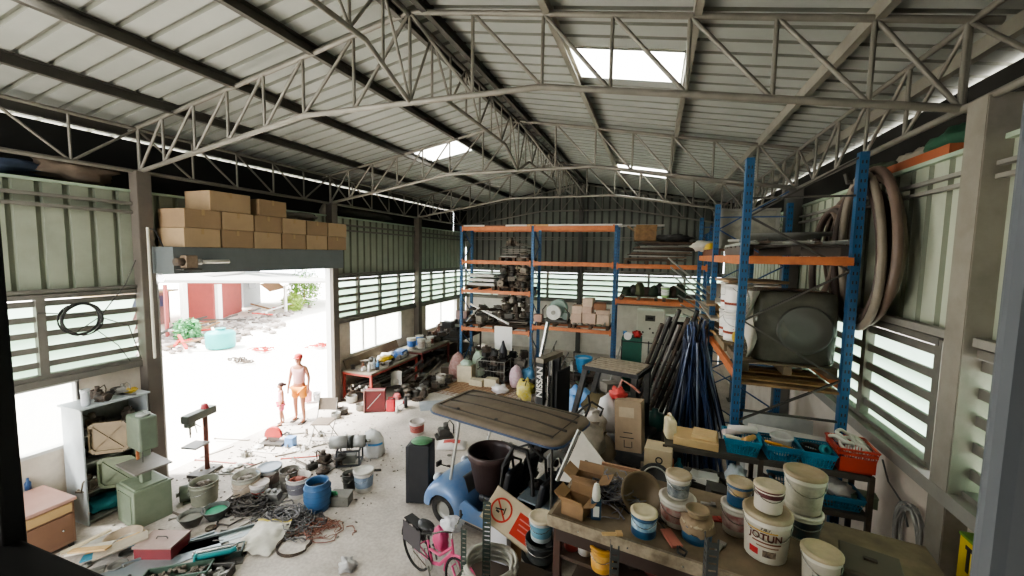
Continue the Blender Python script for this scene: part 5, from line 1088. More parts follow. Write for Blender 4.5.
MB().cyl((.3, -.1, .2), .12, .3, 18, 'Y').build('motor', mat('6f7f78', .5, .2, .3), t); MB().tube([(-.4, -.2, .08), (-.42, -.2, .4), (-.3, -.2, .55)], .02, 6).tube([(.4, -.2, .08), (.42, -.2, .35), (.3, -.2, .5)], .02, 6).box((0, -.2, .07), (.8, .03, .03)).build('guard_rail', IRON, t)
mk('metal_case', 'small pinkish box at the left end of the second bay shelf', 'box', g_box(.26, .2, .22), mat('b18f80', .7, 0, .3), (4.9, YR+.1, 2.03))
CS = mat('bfa592', .85, 0, .25, 5)
for i, (x, z, sx, sz, lb) in enumerate([(6.15, 2.025, .34, .32, 'narrow carton at the left of the second bay shelf'), (6.15, 2.35, .3, .26, 'carton on top of the narrow left one in the second bay'), (6.55, 2.025, .42, .36, 'wide carton in the middle of the second bay shelf'), (6.98, 2.025, .38, .34, 'wide carton at the right of the second bay shelf'),
    (6.45, 2.39, .36, .2, 'flat carton on the wide middle carton of the second bay'), (6.5, 2.595, .32, .26, 'tall carton topmost in the second bay'), (6.95, 2.37, .42, .14, 'white topped flat carton at the upper right of the second bay'), (6.85, 2.515, .38, .2, 'brown carton upper right in the second bay')]):
    carton(lb, (x, YR+.3, z), sx, .4, sz, R(q.uniform(-5, 5)), [CS, mat('c9b19c', .85, 0, .25), mat('8c6349', .85)][2 if i == 7 else i % 2], tape=False, group='cartons in the second racking bay')
scatter((6.1, 7.1, YR-.05, YR+.1), [4, 1, 2], [GREENM, STEEL, SCRAP], 6, 'in front of the cartons in the second bay', 76, 2.03, sc=(.5, .7))
# third bay
for i in range(9): sack(['dark green', 'black', 'olive', 'dark brown'][i % 4]+' bag of goods on the lower shelf of the third bay', (7.65+.19*i, YR+.35+.1*(i % 2), Z3+.18), .3, .4, .26+.06*(i % 3), [mat('2f3b2c', .8), BLACK, mat('4c5038', .8), mat('4a3d33', .8)][i % 4], seed=i, name='packed_bag', neck=False, cat='bag', group=['dark green', 'black', 'olive', 'dark brown'][i % 4]+' bags on the third bay')
pail('pale green bucket among the dark bags of the third bay', (8.75, YR+.1, Z3+.18), .24, .3, mat('8fb56e', .5), mat('dcdcd4', .5), WHITE)
for i in range(11): mk('flat_panel', ['dark', 'brown', 'grey'][i % 3]+' long sheet stacked on the third bay below the open carton', 'panel', MB().box((0, 0, .02), (1.8-.1*(i % 3), .7, .035)).box((0, -.34, .03), (1.6, .02, .04)), [IRON, mat('6f5c4d', .8, 0, .4), GALV][i % 3], (8.4+.04*i, YM, 4.08+.05*i), rot=(0, R([1, -2, 2, 0, -1, 2, 1][i % 7]), R(i*2-5)), group=['dark', 'brown', 'grey'][i % 3]+' sheets on the third bay')
carton('open brown carton on the dark sheets at the top of the third bay', (8.1, YM, 4.66), .6, .5, .3, R(8), WOOD, flaps=1)
mk('tarpaulin', 'black tarpaulin draped over the right of the third bay top', 'tarpaulin', MB().blob((0, 0, .08), (.5, .4, .12), 3, .35), BLACK, (8.9, YM, 4.66))
# under the racking
t = thing('mesh_cage', 'wheeled wire cage heaped with black parts under the first racking bay', 'cage', (3.55, 12.4, 0)); mb = MB(); w_, d, h = .95, .6, .75
for x in (-1, 1):
    for y in (-1, 1): mb.bar((x*w_/2, y*d/2, .1), (x*w_/2, y*d/2, h), .025)
for z in (.12, .43, h):
    for s_ in (-1, 1): mb.bar((-w_/2, s_*d/2, z), (w_/2, s_*d/2, z), .02); mb.bar((s_*w_/2, -d/2, z), (s_*w_/2, d/2, z), .02)
for k in range(9): mb.bar((-w_/2+w_*k/8, -d/2, .12), (-w_/2+w_*k/8, -d/2, h), .006)
mb.box((0, 0, .11), (w_, d, .015)); mb.build('cage_frame', STEEL, t)
for x in (-1, 1): MB().cyl((x*.4, -.25, .05), .05, .03, 14, 'Y').build('caster', BLACK, t)
scatter((3.2, 3.9, 12.2, 12.6), [0, 3, 5, 6, 1], [BLACK, IRON], 24, 'in the wire cage under the first bay', 81, .13, 5, sc=(.8, 1.2), tilt=.7)
mk('gas_cylinder', 'dark pointed bottle shape standing on the wire cage', 'bottle', MB().lathe([(.001, 0), (.12, 0), (.13, .3), (.06, .5), (.03, .62), (.001, .62)], 16), mat('3a3a3d', .5), (3.85, 12.45, .76))
mk('poster', 'white paper sheet hanging from the lowest beam of the first bay', 'poster', MB().box((0, 0, 0), (.62, .006, .8)), PAPER, (3.75, YR-.06, 1.4), rot=(R(4), 0, 0))
carton('pale cream carton at the left foot of the racking', (2.7, 12.1, 0), .5, .4, .55, R(5), CREAM, tape=False); mk('plastic_bag', 'pale green bag in the cream carton at the racking foot', 'bag', MB().blob((0, 0, .1), (.2, .16, .12), 4, .25), mat('b9cdbb', .6), (2.7, 12.1, .5))
carton('low beige box in front of the wire cage', (3.2, 11.85, 0), .45, .3, .2, 0, CREAM, tape=False); carton('square beige box right of the low one before the wire cage', (3.68, 11.9, 0), .4, .3, .26, 0, CREAM, tape=False)
sack('pink and white patterned sack at the left racking foot', (2.2, 12.35, 0), .5, .4, .85, mat('b99a92', .8, 0, .4, 14, dcol='8c4a4a'), seed=4, neck=False); sack('pinkish white sack right of the wire cage', (4.45, 12.1, 0), .4, .34, .7, mat('d3bfc4', .7, 0, .3, 12, dcol='b56a80'), seed=5, neck=False)
sack('pale green sack behind the cream carton', (2.95, 12.55, 0), .5, .4, .95, mat('a9b7a3', .8, 0, .3, 9), seed=8)
t = thing('floor_box', 'dusty low chest on the floor at the far end of the benches', 'box', (1.95, 12.6, 0), R(10)); MB().box((0, 0, .15), (.7, .5, .3)).build('box_body', mat('6a5a4a', .8, 0, .4), t, bevel=.01); MB().box((0, 0, .32), (.74, .54, .04)).build('lid', DUSTY, t)
for i, (x, y, r, z) in enumerate([(5.35, 12.7, .36, .13), (5.35, 12.7, .34, .39), (5.95, 12.9, .38, .14), (5.1, 12.9, .3, .65)]):
    mk('tyre', ['lowest black tyre of the stack under the second bay', 'upper black tyre of the stack under the second bay', 'large tyre lying right of the stack under the second bay', 'black tyre leaning above the tyre stack'][i], 'tyre', MB().lathe([(r*.55, -.1), (r*.92, -.12), (r, -.07), (r, .07), (r*.92, .12), (r*.55, .1), (r*.5, 0), (r*.55, -.1)], 26), TIRE, (x, y, z))
t = thing('bucket', 'bright blue bucket on a frame under the second racking bay', 'bucket', (6.55, 12.05, .75)); MB().lathe([(.001, 0), (.19, 0), (.25, .42), (.27, .43), (.27, .45), (.24, .45), (.18, .02), (.001, .02)], 24).build('bucket_body', mat('4f97c9', .4, 0, .2), t); MB().lathe([(.18, .4), (.001, .43)], 14).build('contents', mat('9cc4dd', .5), t)
t = thing('trolley', 'dark steel trolley frame carrying the blue bucket', 'trolley', (6.3, 12.1, 0)); mb = MB()
for x in (-.6, 0, .6):
    for y in (-.3, .3): mb.bar((x, y, 0), (x, y, .72), .03)
for z in (.2, .72): mb.box((0, 0, z), (1.25, .65, .025))
mb.bar((-.6, -.3, .72), (-.6, -.3, 1.5), .03).bar((0, -.3, .72), (0, -.3, 1.4), .03).bar((-.6, -.3, 1.2), (0, -.3, 1.2), .02); mb.build('trolley_frame', IRON, t)
scatter((5.75, 6.3, 11.85, 12.3), [0, 3, 1, 7], [STEEL, DSTEEL, GALV, SCRAP], 8, 'on the dark trolley under the second bay', 82, .74, 2, sc=(.8, 1.2)); scatter((5.8, 6.8, 11.85, 12.3), [0, 3, 5], [DSTEEL, IRON, GREENM], 9, 'on the lower deck of the dark trolley', 83, .22, 2, sc=(.8, 1.2))
mk('tarpaulin', 'bright blue plastic sheeting heap between the mast and the forklift guard', 'tarpaulin', MB().grid(lambda a, b: ((a-.5)*1.3+.08*math.sin(b*9), (b-.5)*1.2, .75*math.sin(math.pi*a)**.7*math.sin(math.pi*b)**.6+.10*noise.noise(Vector((a*6, b*6, 1)))*2+.05*math.sin(a*26+b*4)), 34, 26), mat('4d86c0', .45, 0, .3, 5, dcol='a9c6e0'), (6.75, 10.5, 0), R(15))
mk('tarpaulin', 'white plastic sheeting below the blue sheet heap', 'tarpaulin', MB().grid(lambda a, b: ((a-.5)*1.2, (b-.5)*.9, .5*math.sin(math.pi*a)**.7*math.sin(math.pi*b)**.6+.12*noise.noise(Vector((a*6, b*6, 7)))), 24, 18), mat('d0cfd2', .5, 0, .3, 5), (6.85, 9.6, 0), R(15))
t = thing('electrical_cabinet', 'tall off white electrical cabinet with meters behind the third bay', 'cabinet', (8.35, 16.7, 0))
MB().box((0, 0, 1.08), (.98, .5, 2.16)).build('cabinet_body', mat('e2dfd2', .5, 0, .15), t, bevel=.01); MB().box((0, -.26, .55), (.9, .012, 1.0)).box((0, -.26, 1.6), (.9, .012, 1.0)).build('door', mat('d9d6c8', .5, 0, .15), t)
MB().box((0, -.27, 1.85), (.36, .012, .22)).build('display', mat('55554c', .4), t); MB().box((0, -.275, 1.85), (.2, .012, .08)).build('screen', BLACK, t)
for x in (-.25, .0, .12): MB().cyl((x, -.29, 1.3 if x else 1.45), .035, .03, 12, 'Y').build('knob', BLACK, t)
t = thing('display_fridge', 'white framed cabinet with a dark glass door beside the electrical cabinet', 'cabinet', (9.25, 16.6, 0))
MB().box((0, .02, 1.0), (.75, .5, 2.0)).build('cabinet_body', mat('cfccc4', .5, .1, .2), t, bevel=.01); MB().box((.03, -.235, 1.25), (.5, .012, 1.1)).build('dark_glass', mat('22211f', .2), t)
t = thing('green_machine', 'dark green cabinet machine with red and white dials under the third bay', 'machine', (7.85, 13.25, 0)); MB().box((0, 0, .85), (.6, .5, 1.7)).build('machine_body', mat('2f6352', .5, .1, .3), t, bevel=.03)
MB().cyl((-.12, -.27, 1.75), .12, .05, 18, 'Y').build('dial', WHITE, t); MB().blob((.15, -.1, 1.8), (.12, .1, .12), 3, .4).build('red_valve', mat('b8332e', .5), t); MB().cyl((-.22, 0, 1.75), .06, .1, 12).build('blue_cap', SKYB, t)
t = thing('metal_case', 'grey metal chest carrying a white tub before the green machine', 'box', (7.35, 12.0, 0)); MB().box((0, 0, .45), (.62, .5, .9)).build('case_body', mat('8a8780', .5, .3, .3), t, bevel=.01); MB().box((0, 0, .91), (.66, .54, .03)).build('lid', mat('77736c', .5, .3, .3), t); MB().box((0, -.26, .6), (.4, .012, .16)).build('label_plate', mat('b9b6ad', .5), t)
pail('small white tub on the grey metal chest', (7.3, 12.0, .926), .26, .27, WHITE, None, None)
t = thing('tubular_trolley', 'black tubular rack standing before the electrical cabinet', 'trolley', (8.35, 12.4, 0)); mb = MB()
for x in (-.75, 0, .75): mb.tube([(x, 0, 0), (x, 0, 1.75)], .018, 6)
for z in (.4, 1.1, 1.7): mb.tube([(-.75, 0, z), (.75, 0, z)], .018, 6)
for x in (-.75, .75): mb.tube([(x, -.3, 0), (x, .3, 0)], .018, 6)
mb.build('trolley_frame', BLACK, t)
t = thing('hand_truck', 'red framed hand truck leaning right of the black rack', 'trolley', (8.75, 11.9, 0), rot=(R(-12), 0, 0)); MB().tube([(-.2, 0, .1), (-.2, 0, 1.2), (-.1, 0, 1.3), (.1, 0, 1.3), (.2, 0, 1.2), (.2, 0, .1)], .015, 6).tube([(-.2, 0, .5), (.2, 0, .5)], .012, 6).tube([(-.2, 0, .85), (.2, 0, .85)], .012, 6).build('truck_frame', mat('8e4a44', .5, .2, .3), t)
for s_ in (-1, 1): MB().cyl((s_*.24-.02, .05, .12), .1, .04, 16, 'X').build('wheel', TIRE, t)
# ---------------- right racking
t = thing('pallet_racking', 'tall blue pallet racking standing nearest along the right wall', 'shelving', (0, 0, 0))
XA, XB = 9.42, 10.5; FY = [5.5, 8.0, 10.6]; ZL1, ZL2 = 2.76, 4.18
for y in FY:
    for x in (XA, XB): upright(t, x, y, 5.36 if y < 6 else 5.12, w_=.085, d=.08)
    z = .35; s_ = 0
    brc = DSTEEL if y < 6 else DBLUE
    while z < 4.9: MB().bar((XA+.03 if s_ else XB-.03, y+.04, z), (XB-.03 if s_ else XA+.03, y+.04, z+.62), .035, .02).build('brace', brc, t); z += .62; s_ = 1-s_
    for z in (.3, 2.35, 4.9): MB().bar((XA, y+.04, z), (XB, y+.04, z), .035, .02).build('brace', brc, t)
for i in range(2):
    for z in (ZL1, ZL2):
        for x in (XA, XB): MB().box((x, (FY[i]+FY[i+1])/2+.03, z), (.05, FY[i+1]-FY[i]-.1, .11)).build('beam', ORANGE, t)
MB().box(((XA+XB)/2, 5.46, ZL2), (XB-XA-.08, .05, .09)).build('beam', ORANGE, t)
XM = (XA+XB)/2
pallet('slatted pallet under the wrapped drum on the right racking', (XM, 6.1, ZL1+.06), 1.0, 1.0, mat('6a5b45', .85, 0, .4), 'timber pallets on the right racking')
pallet('pallet under the grey sheets high on the right racking', (XM, 6.4, ZL2+.06), 1.05, 1.6, mat('57504a', .85, 0, .4), 'timber pallets on the right racking'); pallet('pallet on the far upper level of the right racking', (XM, 9.2, ZL2+.06), 1.05, 1.9, mat('6f4a38', .85, 0, .4), 'timber pallets on the right racking'); pallet('long pallet under the white pails on the right racking', (XM, 7.3, ZL1+.06), 1.05, 1.2, mat('7a6a52', .85, 0, .4), 'timber pallets on the right racking')
t = thing('wrapped_drum', 'big square drum machine wrapped in dull clear plastic on the right racking', 'machine', (XM+.08, 6.1, ZL1+.18))
mb = MB(); n = 40; vs = []; rows = [(0, .9), (.03, 1), (.4, 1.02), (.75, 1), (.84, .96), (.87, .8), (.88, .05)]
for z, k in rows:
    for j in range(n):
        a = 2*math.pi*j/n; c_, s_ = math.cos(a), math.sin(a); e = .28; w2 = 1+.02*noise.noise(Vector((c_*4, s_*4, z*5)))
        vs.append((.44*k*w2*abs(c_)**e*(1 if c_ > 0 else -1), .42*k*w2*abs(s_)**e*(1 if s_ > 0 else -1), z))
mb.add(vs, [(i*n+j, i*n+(j+1) % n, (i+1)*n+(j+1) % n, (i+1)*n+j) for i in range(len(rows)-1) for j in range(n)]+[tuple(range((len(rows)-1)*n, len(rows)*n))], smooth=True)
WRAP = mat('5f5e54', .25, .1, .4, 3, .4, dcol='3d3d36'); mb.build('wrapped_body', WRAP, t)
MB().lathe([(.28, -.01), (.29, .015), (.27, .02), (.24, .0), (.1, .005), (.001, .005)], 30, (.08, -.425, .42), Matrix.Rotation(R(90), 4, 'X')).build('round_door', mat('4b4b43', .3, .1, .35, 3), t)
MB().grid(lambda a, b: (-.52+.03*math.sin(b*9+a)+.1*a, -.36-.05*math.sin(a*3+b*8), .86-.82*b), 8, 14).build('plastic_sheet', mat('bdb7ab', .4, 0, .2, 5), t)
for i in range(5): mk('plank', 'weathered plank lying beneath the slatted pallet of the wrapped drum', 'plank', MB().box((0, 0, .02), (1.0, .14, .03)), PALEWOOD if i % 2 else WOOD, (XM, 5.62+.2*i, ZL1-.1), R(i-2), group='planks under the wrapped drum')
def diamond(t, r, z, ang, s_, m):
    o = MB(); k = 8
    o.add([((r+.003)*math.cos(ang+dx/r), (r+.003)*math.sin(ang+dx/r), z+dz) for dx, dz in ((-s_, 0), (0, -s_), (s_, 0), (0, s_))], [(0, 1, 2, 3)]); o.build('hazard_diamond', m, t)
def wpail(label, loc, rz, lid=mat('d4d0c8', .5)):
    t = pail(label, loc, .36, .42, mat('cfccc6', .45, 0, .2), mat('dedbd6', .5, 0, .1), lid, rz=rz, taper=.92, bandz=(.1, .8))
    for k, a in enumerate((-1.9, -.4, 1.1)):
        diamond(t, .171, .24, a, .06, mat('c8402c', .5)); MB().lathe([(.1735, .11), (.1738, .15)], 22).build('red_text_band', mat('b5553f', .6, 0, .6, 30), t)
    return t
for i, (x, y, z, lb) in enumerate([(9.63, 7.0, 0, 'lower front white pail with red diamond on the right racking'), (9.63, 7.0, .435, 'upper front white pail with red diamond on the right racking'), (10.0, 7.0, 0, 'lower white pail behind the near blue post of the racking'), (10.0, 7.0, .435, 'upper white pail behind the near blue post of the racking'), (9.63, 7.4, 0, 'lower back white pail with red print on the right racking'), (9.63, 7.4, .435, 'upper back white pail with red print on the right racking')]):
    wpail(lb, (x, y, ZL1+.185+z), i)
carton('flat brown carton lying over the white pails', (9.8, 7.1, ZL1+.185+.89), .8, .7, .04, R(8), CARD2, tape=False)
mk('tape_roll', 'yellow roll standing by the white pails on the right racking', 'tape', MB().lathe([(.08, -.03), (.11, -.03), (.11, .03), (.08, .03), (.08, -.03)], 20), mat('cfae3a', .5), (9.62, 6.55, ZL1+.31), rot=(R(90), 0, R(10)))
pb = mk('notice_card', 'small white card hanging above the wrapped drum', 'sign', MB().box((0, 0, 0), (.22, .006, .14)), PAPER, PY(757, 299, 6.5))
for i in range(12): mk('timber_board', ['pale long board', 'tan long board', 'grey white long board'][i % 3]+' jutting from the far lower level of the right racking', 'board', MB().box((0, 0, .015), (.14, 2.7, .03)), [PALEWOOD, CARD2, mat('bdb6a8', .7)][i % 3], (9.4+.15*(i % 5)+.04*(i//5), 8.9, ZL1+.1+.06*i), rot=(R(-2+.5*i), 0, R(4-i)), group=['pale long board', 'tan long board', 'grey white long board'][i % 3]+'s on the right racking')
for i in range(7): mk('metal_rod', 'pale bar fanned out at the left edge of the right racking', 'rod', MB().bar((0, 0, 0), (-.5-.05*i, -.5, .25+.07*i), .03, .02), GALV, (9.45, 8.6, ZL1+.15+.1*i), group='pale bars fanned out on the right racking')
for i in range(6): mk('metal_sheet', ['grey corrugated strip', 'dark flat strip', 'pale aluminium profile'][i % 3]+' stacked high on the near upper level of the right racking', 'panel', MB().box((0, 0, .015), (.16, 1.7, .03)).box((.05, 0, .04), (.02, 1.7, .02)), [GALV, IRON, GALV][i % 3], (XA+.1+.17*i, 6.45, ZL2+.185+.01*(i % 2)), R(q.uniform(-5, 5)), group=['grey corrugated strip', 'dark flat strip', 'pale aluminium profile'][i % 3]+'s on the right racking')
for i in range(4): mk('metal_sheet', 'aluminium frame lying slanted on the near upper racking level', 'panel', MB().bar((0, 0, 0), (.9, .6, .03), .04, .03).bar((0, 0, 0), (.0, .9, .03), .04, .03), GALV, (XA+.05+.05*i, 6.1+.1*i, ZL2+.25+.03*i), R(-10*i), group='aluminium frames on the near upper racking level')
g1 = mat('8d8b82', .7, .1, .3, 5)
t = thing('storage_crate', 'grey mottled closed crate on the far upper level of the right racking', 'box', (XM, 8.7, ZL2+.19)); MB().box((0, 0, .33), (.92, .8, .66)).build('crate_body', mat('8f8d80', .8, 0, .5, 9), t, bevel=.01); MB().box((0, 0, .68), (.96, .84, .04)).build('lid', g1, t)
for s_ in (-1, 1): MB().box((s_*.44, -.405, .33), (.06, .02, .66)).build('corner_batten', g1, t)
mk('plastic_bag', 'white cloth lump at the left end of the upper right racking level', 'bag', MB().blob((0, 0, .1), (.24, .3, .12), 4, .3), mat('b9b4a8', .7), (9.45, 10.2, ZL2+.18)); mk('helmet', 'yellow hard hat on the upper right racking level', 'helmet', MB().lathe([(.15, 0), (.15, .01), (.12, .02), (.115, .07), (.08, .12), (.001, .14)], 18), mat('c9a93a', .4), (9.5, 9.4, ZL2+.185))
# hoses on wall
HB = [mat('6e5c51', .5, 0, .3, 5), mat('4f403a', .5, 0, .3, 5), mat('857a6c', .5, 0, .3, 5), mat('5f544c', .5, 0, .3, 5)]
for i, (x, dy, dz, a, b, r, m, lb) in enumerate([(10.60, -.30, .0, .42, .86, .04, HB[2], 'tan hose loop hanging nearest the blue post'), (10.60, -.16, -.05, .50, .80, .036, HB[1], 'dark brown hose loop just inside the nearest tan one'), (10.69, -.22, .04, .56, .86, .045, HB[0], 'thick brown hose loop second from the camera'), (10.70, -.02, -.06, .6, .78, .04, HB[1], 'dark hose loop in the middle of the bundle'),
     (10.75, .0, .03, .68, .82, .045, HB[2], 'greyish tan thick hose loop in the middle of the bundle'), (10.77, .25, -.04, .75, .74, .038, HB[3], 'grey brown hose loop behind the middle of the bundle'), (10.795, .4, .0, .85, .74, .042, HB[0], 'widest brown hose loop against the wall'),
     (10.62, .8, -.1, .42, .66, .036, HB[1], 'small dark hose loop at the left of the bundle'), (10.62, .95, -.04, .34, .6, .036, HB[0], 'smallest brown hose loop at the left of the bundle'), (10.72, 1.05, -.08, .5, .7, .04, mat('8d7468', .5, 0, .3, 5), 'pinkish brown hose loop at the left of the bundle')]):
    pts = [(0, a*math.cos(2*math.pi*k/40)*(1+.06*math.sin(4*math.pi*k/40)), b*math.sin(2*math.pi*k/40)) for k in range(40)]
    mk('hose_loop', lb, 'hose', MB().tube(pts, r, 12, closed=True), m, (x, 5.95+dy*.9, 4.3+dz), rot=(R(-6+3*i), 0, R(3)), group='thick hoses hung on the right wall')
mk('hose_hook', 'steel arm carrying the thick hose loops on the right wall', 'bracket', MB().tube([(W-.02, 5.9, 5.1), (10.5, 5.9, 5.1), (10.48, 5.9, 5.2)], .025, 8), DSTEEL)
# pipes leaning
q = random.Random(5); NAVY = mat('29324a', .4, .2, .3, 6); NAV2 = mat('3c4c70', .4, .2, .3, 6)
for i in range(78):
    bx = 8.35+1.75*q.random()**.8; by = 7.75+.75*q.random(); tx = 9.24-.3*q.random(); ty = by-.2-.4*q.random()+.2
    P_ = [Vector((bx, by, .03)), Vector((tx+.1*q.random(), max(ty, 7.6), 2.6+.5*q.random()))]
    m = q.choice([NAVY, NAV2, BLACK, mat('8a93a6', .35, .4, .3)]); nm = {NAVY: 'dark navy', NAV2: 'blue', BLACK: 'black'}.get(m, 'slate blue')
    mk('steel_pipe', nm+' thin pipe in the bundle leaning on the right racking', 'pipe', MB().tube([P_[0], P_[1]], q.uniform(.013, .022), 7), m, group=nm+' thin pipes leaning on the right racking')
for i in range(9):
    u0 = 600+8*i; P0 = F(u0+12, 455-3*i, 0); top = PY(662, 324, 8.1)+Vector((.1*i, 0, 0))
    P0 = Vector((top.x-.85, 8.8, .04)); top = top+(top-P0)*.05*(i % 3)
    m = [IRON, BLACK, DSTEEL, mat('8f8a84', .4, .4, .3)][i % 4]; nm = ['iron brown', 'black', 'dark grey', 'pale grey'][i % 4]
    mk('thick_tube', nm+' thick tube leaning left of the thin pipe bundle', 'pipe', MB().tube([P0, top], .041, 10), m, group=nm+' thick tubes leaning by the forklift')
scatter((8.5, 9.3, 8.9, 10.3), [0, 3, 6, 5], [DSTEEL, GALV, GREENM, WHITE], 12, 'on the floor behind the leaning pipes', 91, 0, 2, sc=(1., 1.6))
mk('plastic_bag', 'white plastic sheet heap behind the leaning pipes', 'bag', MB().blob((0, 0, .2), (.5, .4, .3), 6, .3), mat('c9c9c4', .5), (8.7, 9.4, .35)); mk('bottle', 'dark teal round jar behind the leaning pipes', 'bottle', MB().lathe([(.001, 0), (.2, .02), (.24, .2), (.16, .38), (.06, .42), (.06, .48), (.001, .48)], 18), mat('2c5a55', .3), (8.55, 8.35, .75))
mk('wooden_crate', 'dark crate under the teal round jar', 'box', g_box(.5, .45, .72), IRON, (8.55, 8.35, 0))
# ---------------- basket shelf
t = thing('shelf_unit', 'dark steel shelf unit with plastic baskets in front of the right racking', 'shelving', (9.61, 5.22, 0)); SW, SD = 1.98, .42
for x in (-SW/2, 0, SW/2):
    for y in (-SD/2, SD/2): MB().box((x, y, 1.0), (.045, .04, 2.0)).build('post', IRON, t)
for z in (.2, .65, 1.1, 1.56, 1.985): MB().box((0, 0, z), (SW, SD, .03)).box((0, -SD/2, z-.02), (SW, .02, .05)).build('shelf', mat('5a554e', .6, .3, .4), t)
BB = mat('2f82a0', .45, 0, .25, 6); BB2 = mat('2a7494', .45, 0, .3, 6); ZS = 2.0
def bas(u, v, label, m, w_, d, h, z=ZS, rz=0):
    P = F(u, v, z); P.y = 5.22; return basket(label, P, w_, d, h, m, rz)
b1 = basket('blue plastic basket of wrapped rolls, leftmost on the shelf', (9.44, 5.2, ZS), .36, .36, .17, BB, R(-4)); b2 = basket('middle blue basket with a white pot and orange handle', (9.82, 5.2, ZS), .34, .36, .16, BB2, R(3))
b3 = basket('blue basket of cable reels beside the red crate', (10.15, 5.18, ZS), .30, .36, .16, BB, R(-2))
t = basket('red plastic crate full of pale hose rings at the shelf end', (10.48, 5.2, ZS), .34, .4, .25, mat('b8402c', .45, 0, .2, 6, dcol='8c2f22'), R(-3), name='plastic_crate')
MB().box((0, -.2, .1), (.3, .008, .14)).build('crate_panel', mat('b8402c', .45, 0, .2), t)
for i in range(4): mk('hose_ring', ['pale hose ring lying highest in the red crate', 'pale hose ring at the right of the red crate', 'pale hose ring at the left of the red crate', 'grey hose ring at the front of the red crate'][i], 'hose', MB().tube([(.1*math.cos(2*math.pi*k/24), .1*math.sin(2*math.pi*k/24), .01*math.sin(k)) for k in range(24)], .018, 8, closed=True), mat('c2beb2', .5, 0, .2), [(10.46, 5.24, 2.3), (10.56, 5.2, 2.26), (10.39, 5.2, 2.27), (10.46, 5.12, 2.25)][i], rot=[(.2, .3, 0), (.5, .2, 1), (-.3, .4, 0), (.6, 0, 0)][i])
for i, (x, y, z, r, L, m, rz, lb) in enumerate([(9.36, 5.2, 2.2, .035, .26, mat('c9b8b4', .6), 30, 'pinkish wrapped roll on the first basket'), (9.46, 5.25, 2.22, .045, .3, mat('d0c8c4', .6), 15, 'large white wrapped roll topmost in the first basket'), (9.50, 5.12, 2.17, .03, .22, mat('c99a5a', .6), 50, 'tan roll at the front of the first basket'), (9.34, 5.1, 2.16, .03, .2, CREAM, -20, 'cream roll at the left of the first basket')]):
    mk('wrapped_roll', lb, 'roll', MB().cyl((-L/2, 0, 0), r, L, 14, 'X').cyl((-L/2-.002, 0, 0), r*.4, L+.004, 10, 'X'), m, (x, y, z), R(rz))
t = thing('plastic_pot', 'grey white round pot standing in the middle basket', 'pot', (9.84, 5.2, 2.03), 0); MB().lathe([(.001, 0), (.08, 0), (.1, .17), (.115, .18), (.115, .2), (.1, .2), (.085, .02), (.001, .02)], 22).build('pot_body', mat('b9b8b2', .5, 0, .3), t)
mk('trowel', 'tool with an orange handle sticking out of the middle basket', 'tool', MB().cyl((0, 0, 0), .018, .16, 10, 'X').bar((.16, 0, 0), (.26, 0, 0), .012), mat('c98a2e', .5), (9.66, 5.12, 2.17), R(-20)); mk('tape_roll', 'teal roll on the third basket', 'tape', MB().lathe([(.03, -.03), (.05, -.03), (.05, .03), (.03, .03), (.03, -.03)], 18), mat('2f8f96', .4), (10.22, 5.1, 2.18), rot=(1.3, 0, .3)); mk('cable_reel', 'black cable bundle in the third basket', 'cable', coil(.09, 4, .012, 3, .04), BLACK, (10.12, 5.2, 2.1))
carton('flat light wooden box at the left of the shelf top', (8.97, 5.22, ZS), .48, .36, .09, R(-6), mat('c9ab7c', .7, 0, .15), tape=False); carton('small flat tan box lying on the light wooden box', (9.06, 5.2, ZS+.093), .26, .24, .05, R(-10), mat('cfb284', .7, 0, .15), tape=False)
t = thing('jug', 'cream plastic jug at the left end of the shelf top', 'jug', (8.68, 5.25, ZS), R(10)); MB().box((0, 0, .12), (.12, .2, .24)).build('jug_body', mat('cfc3a2', .5, 0, .3), t, bevel=.03); MB().tube([(0, -.05, .23), (0, -.05, .28), (0, .05, .28), (0, .05, .23)], .012, 6).build('handle', mat('cfc3a2', .5), t); MB().cyl((0, .07, .23), .025, .04, 10).build('cap', mat('a08a6a', .5), t)
for i, (x, lb) in enumerate([(10.12, 'dark teal basket at the middle of the second shelf'), (10.55, 'blue basket of white fittings at the right of the second shelf')]): basket(lb, (x-.16, 5.2, 1.58), .38, .36, .14, BB2)
mk('plastic_bag', 'white fitting pack in the lower right blue basket', 'bag', MB().blob((0, 0, .06), (.12, .12, .08), 3, .3), mat('c9c4bc', .6), (10.39, 5.2, 1.68)); mk('plastic_bag', 'clear plastic bag hanging full on the second shelf left of the baskets', 'bag', MB().blob((0, 0, .12), (.11, .1, .14), 5, .25), mat('c3cbd2', .3, 0, .2), (9.39, 5.1, 1.6))
mk('plastic_bag', 'white opened packet on the second shelf at the left', 'bag', MB().box((0, 0, .03), (.3, .2, .05)).box((.05, 0, .07), (.2, .16, .03), rz=.3), PAPER, (9.06, 5.1, 1.6), R(-20)); t = mk('bottle', 'bluish bottle on the second shelf at the far left', 'bottle', MB().lathe([(.001, 0), (.05, 0), (.05, .14), (.02, .19), (.02, .23), (.001, .23)], 14), TEAL, (8.79, 5.12, 1.58)); mk('bottle', 'orange capped bottle beside the bluish bottle', 'bottle', MB().lathe([(.001, 0), (.035, 0), (.035, .2), (.02, .23), (.001, .24)], 14), mat('b8623a', .5), (8.70, 5.12, 1.58))
scatter((8.9, 10.7, 5.1, 5.32), [4, 1, 2, 6, 0], [IRON, DSTEEL, GREENM, SCRAP], 11, 'on the second shelf among the baskets', 92, 1.58, sc=(.5, .8), tilt=.4); scatter((8.9, 10.7, 5.1, 5.32), [4, 1, 2, 6, 0], [IRON, DSTEEL, WHITE, SCRAP], 12, 'on the third shelf below the baskets', 93, 1.12, sc=(.6, 1.), tilt=.4)
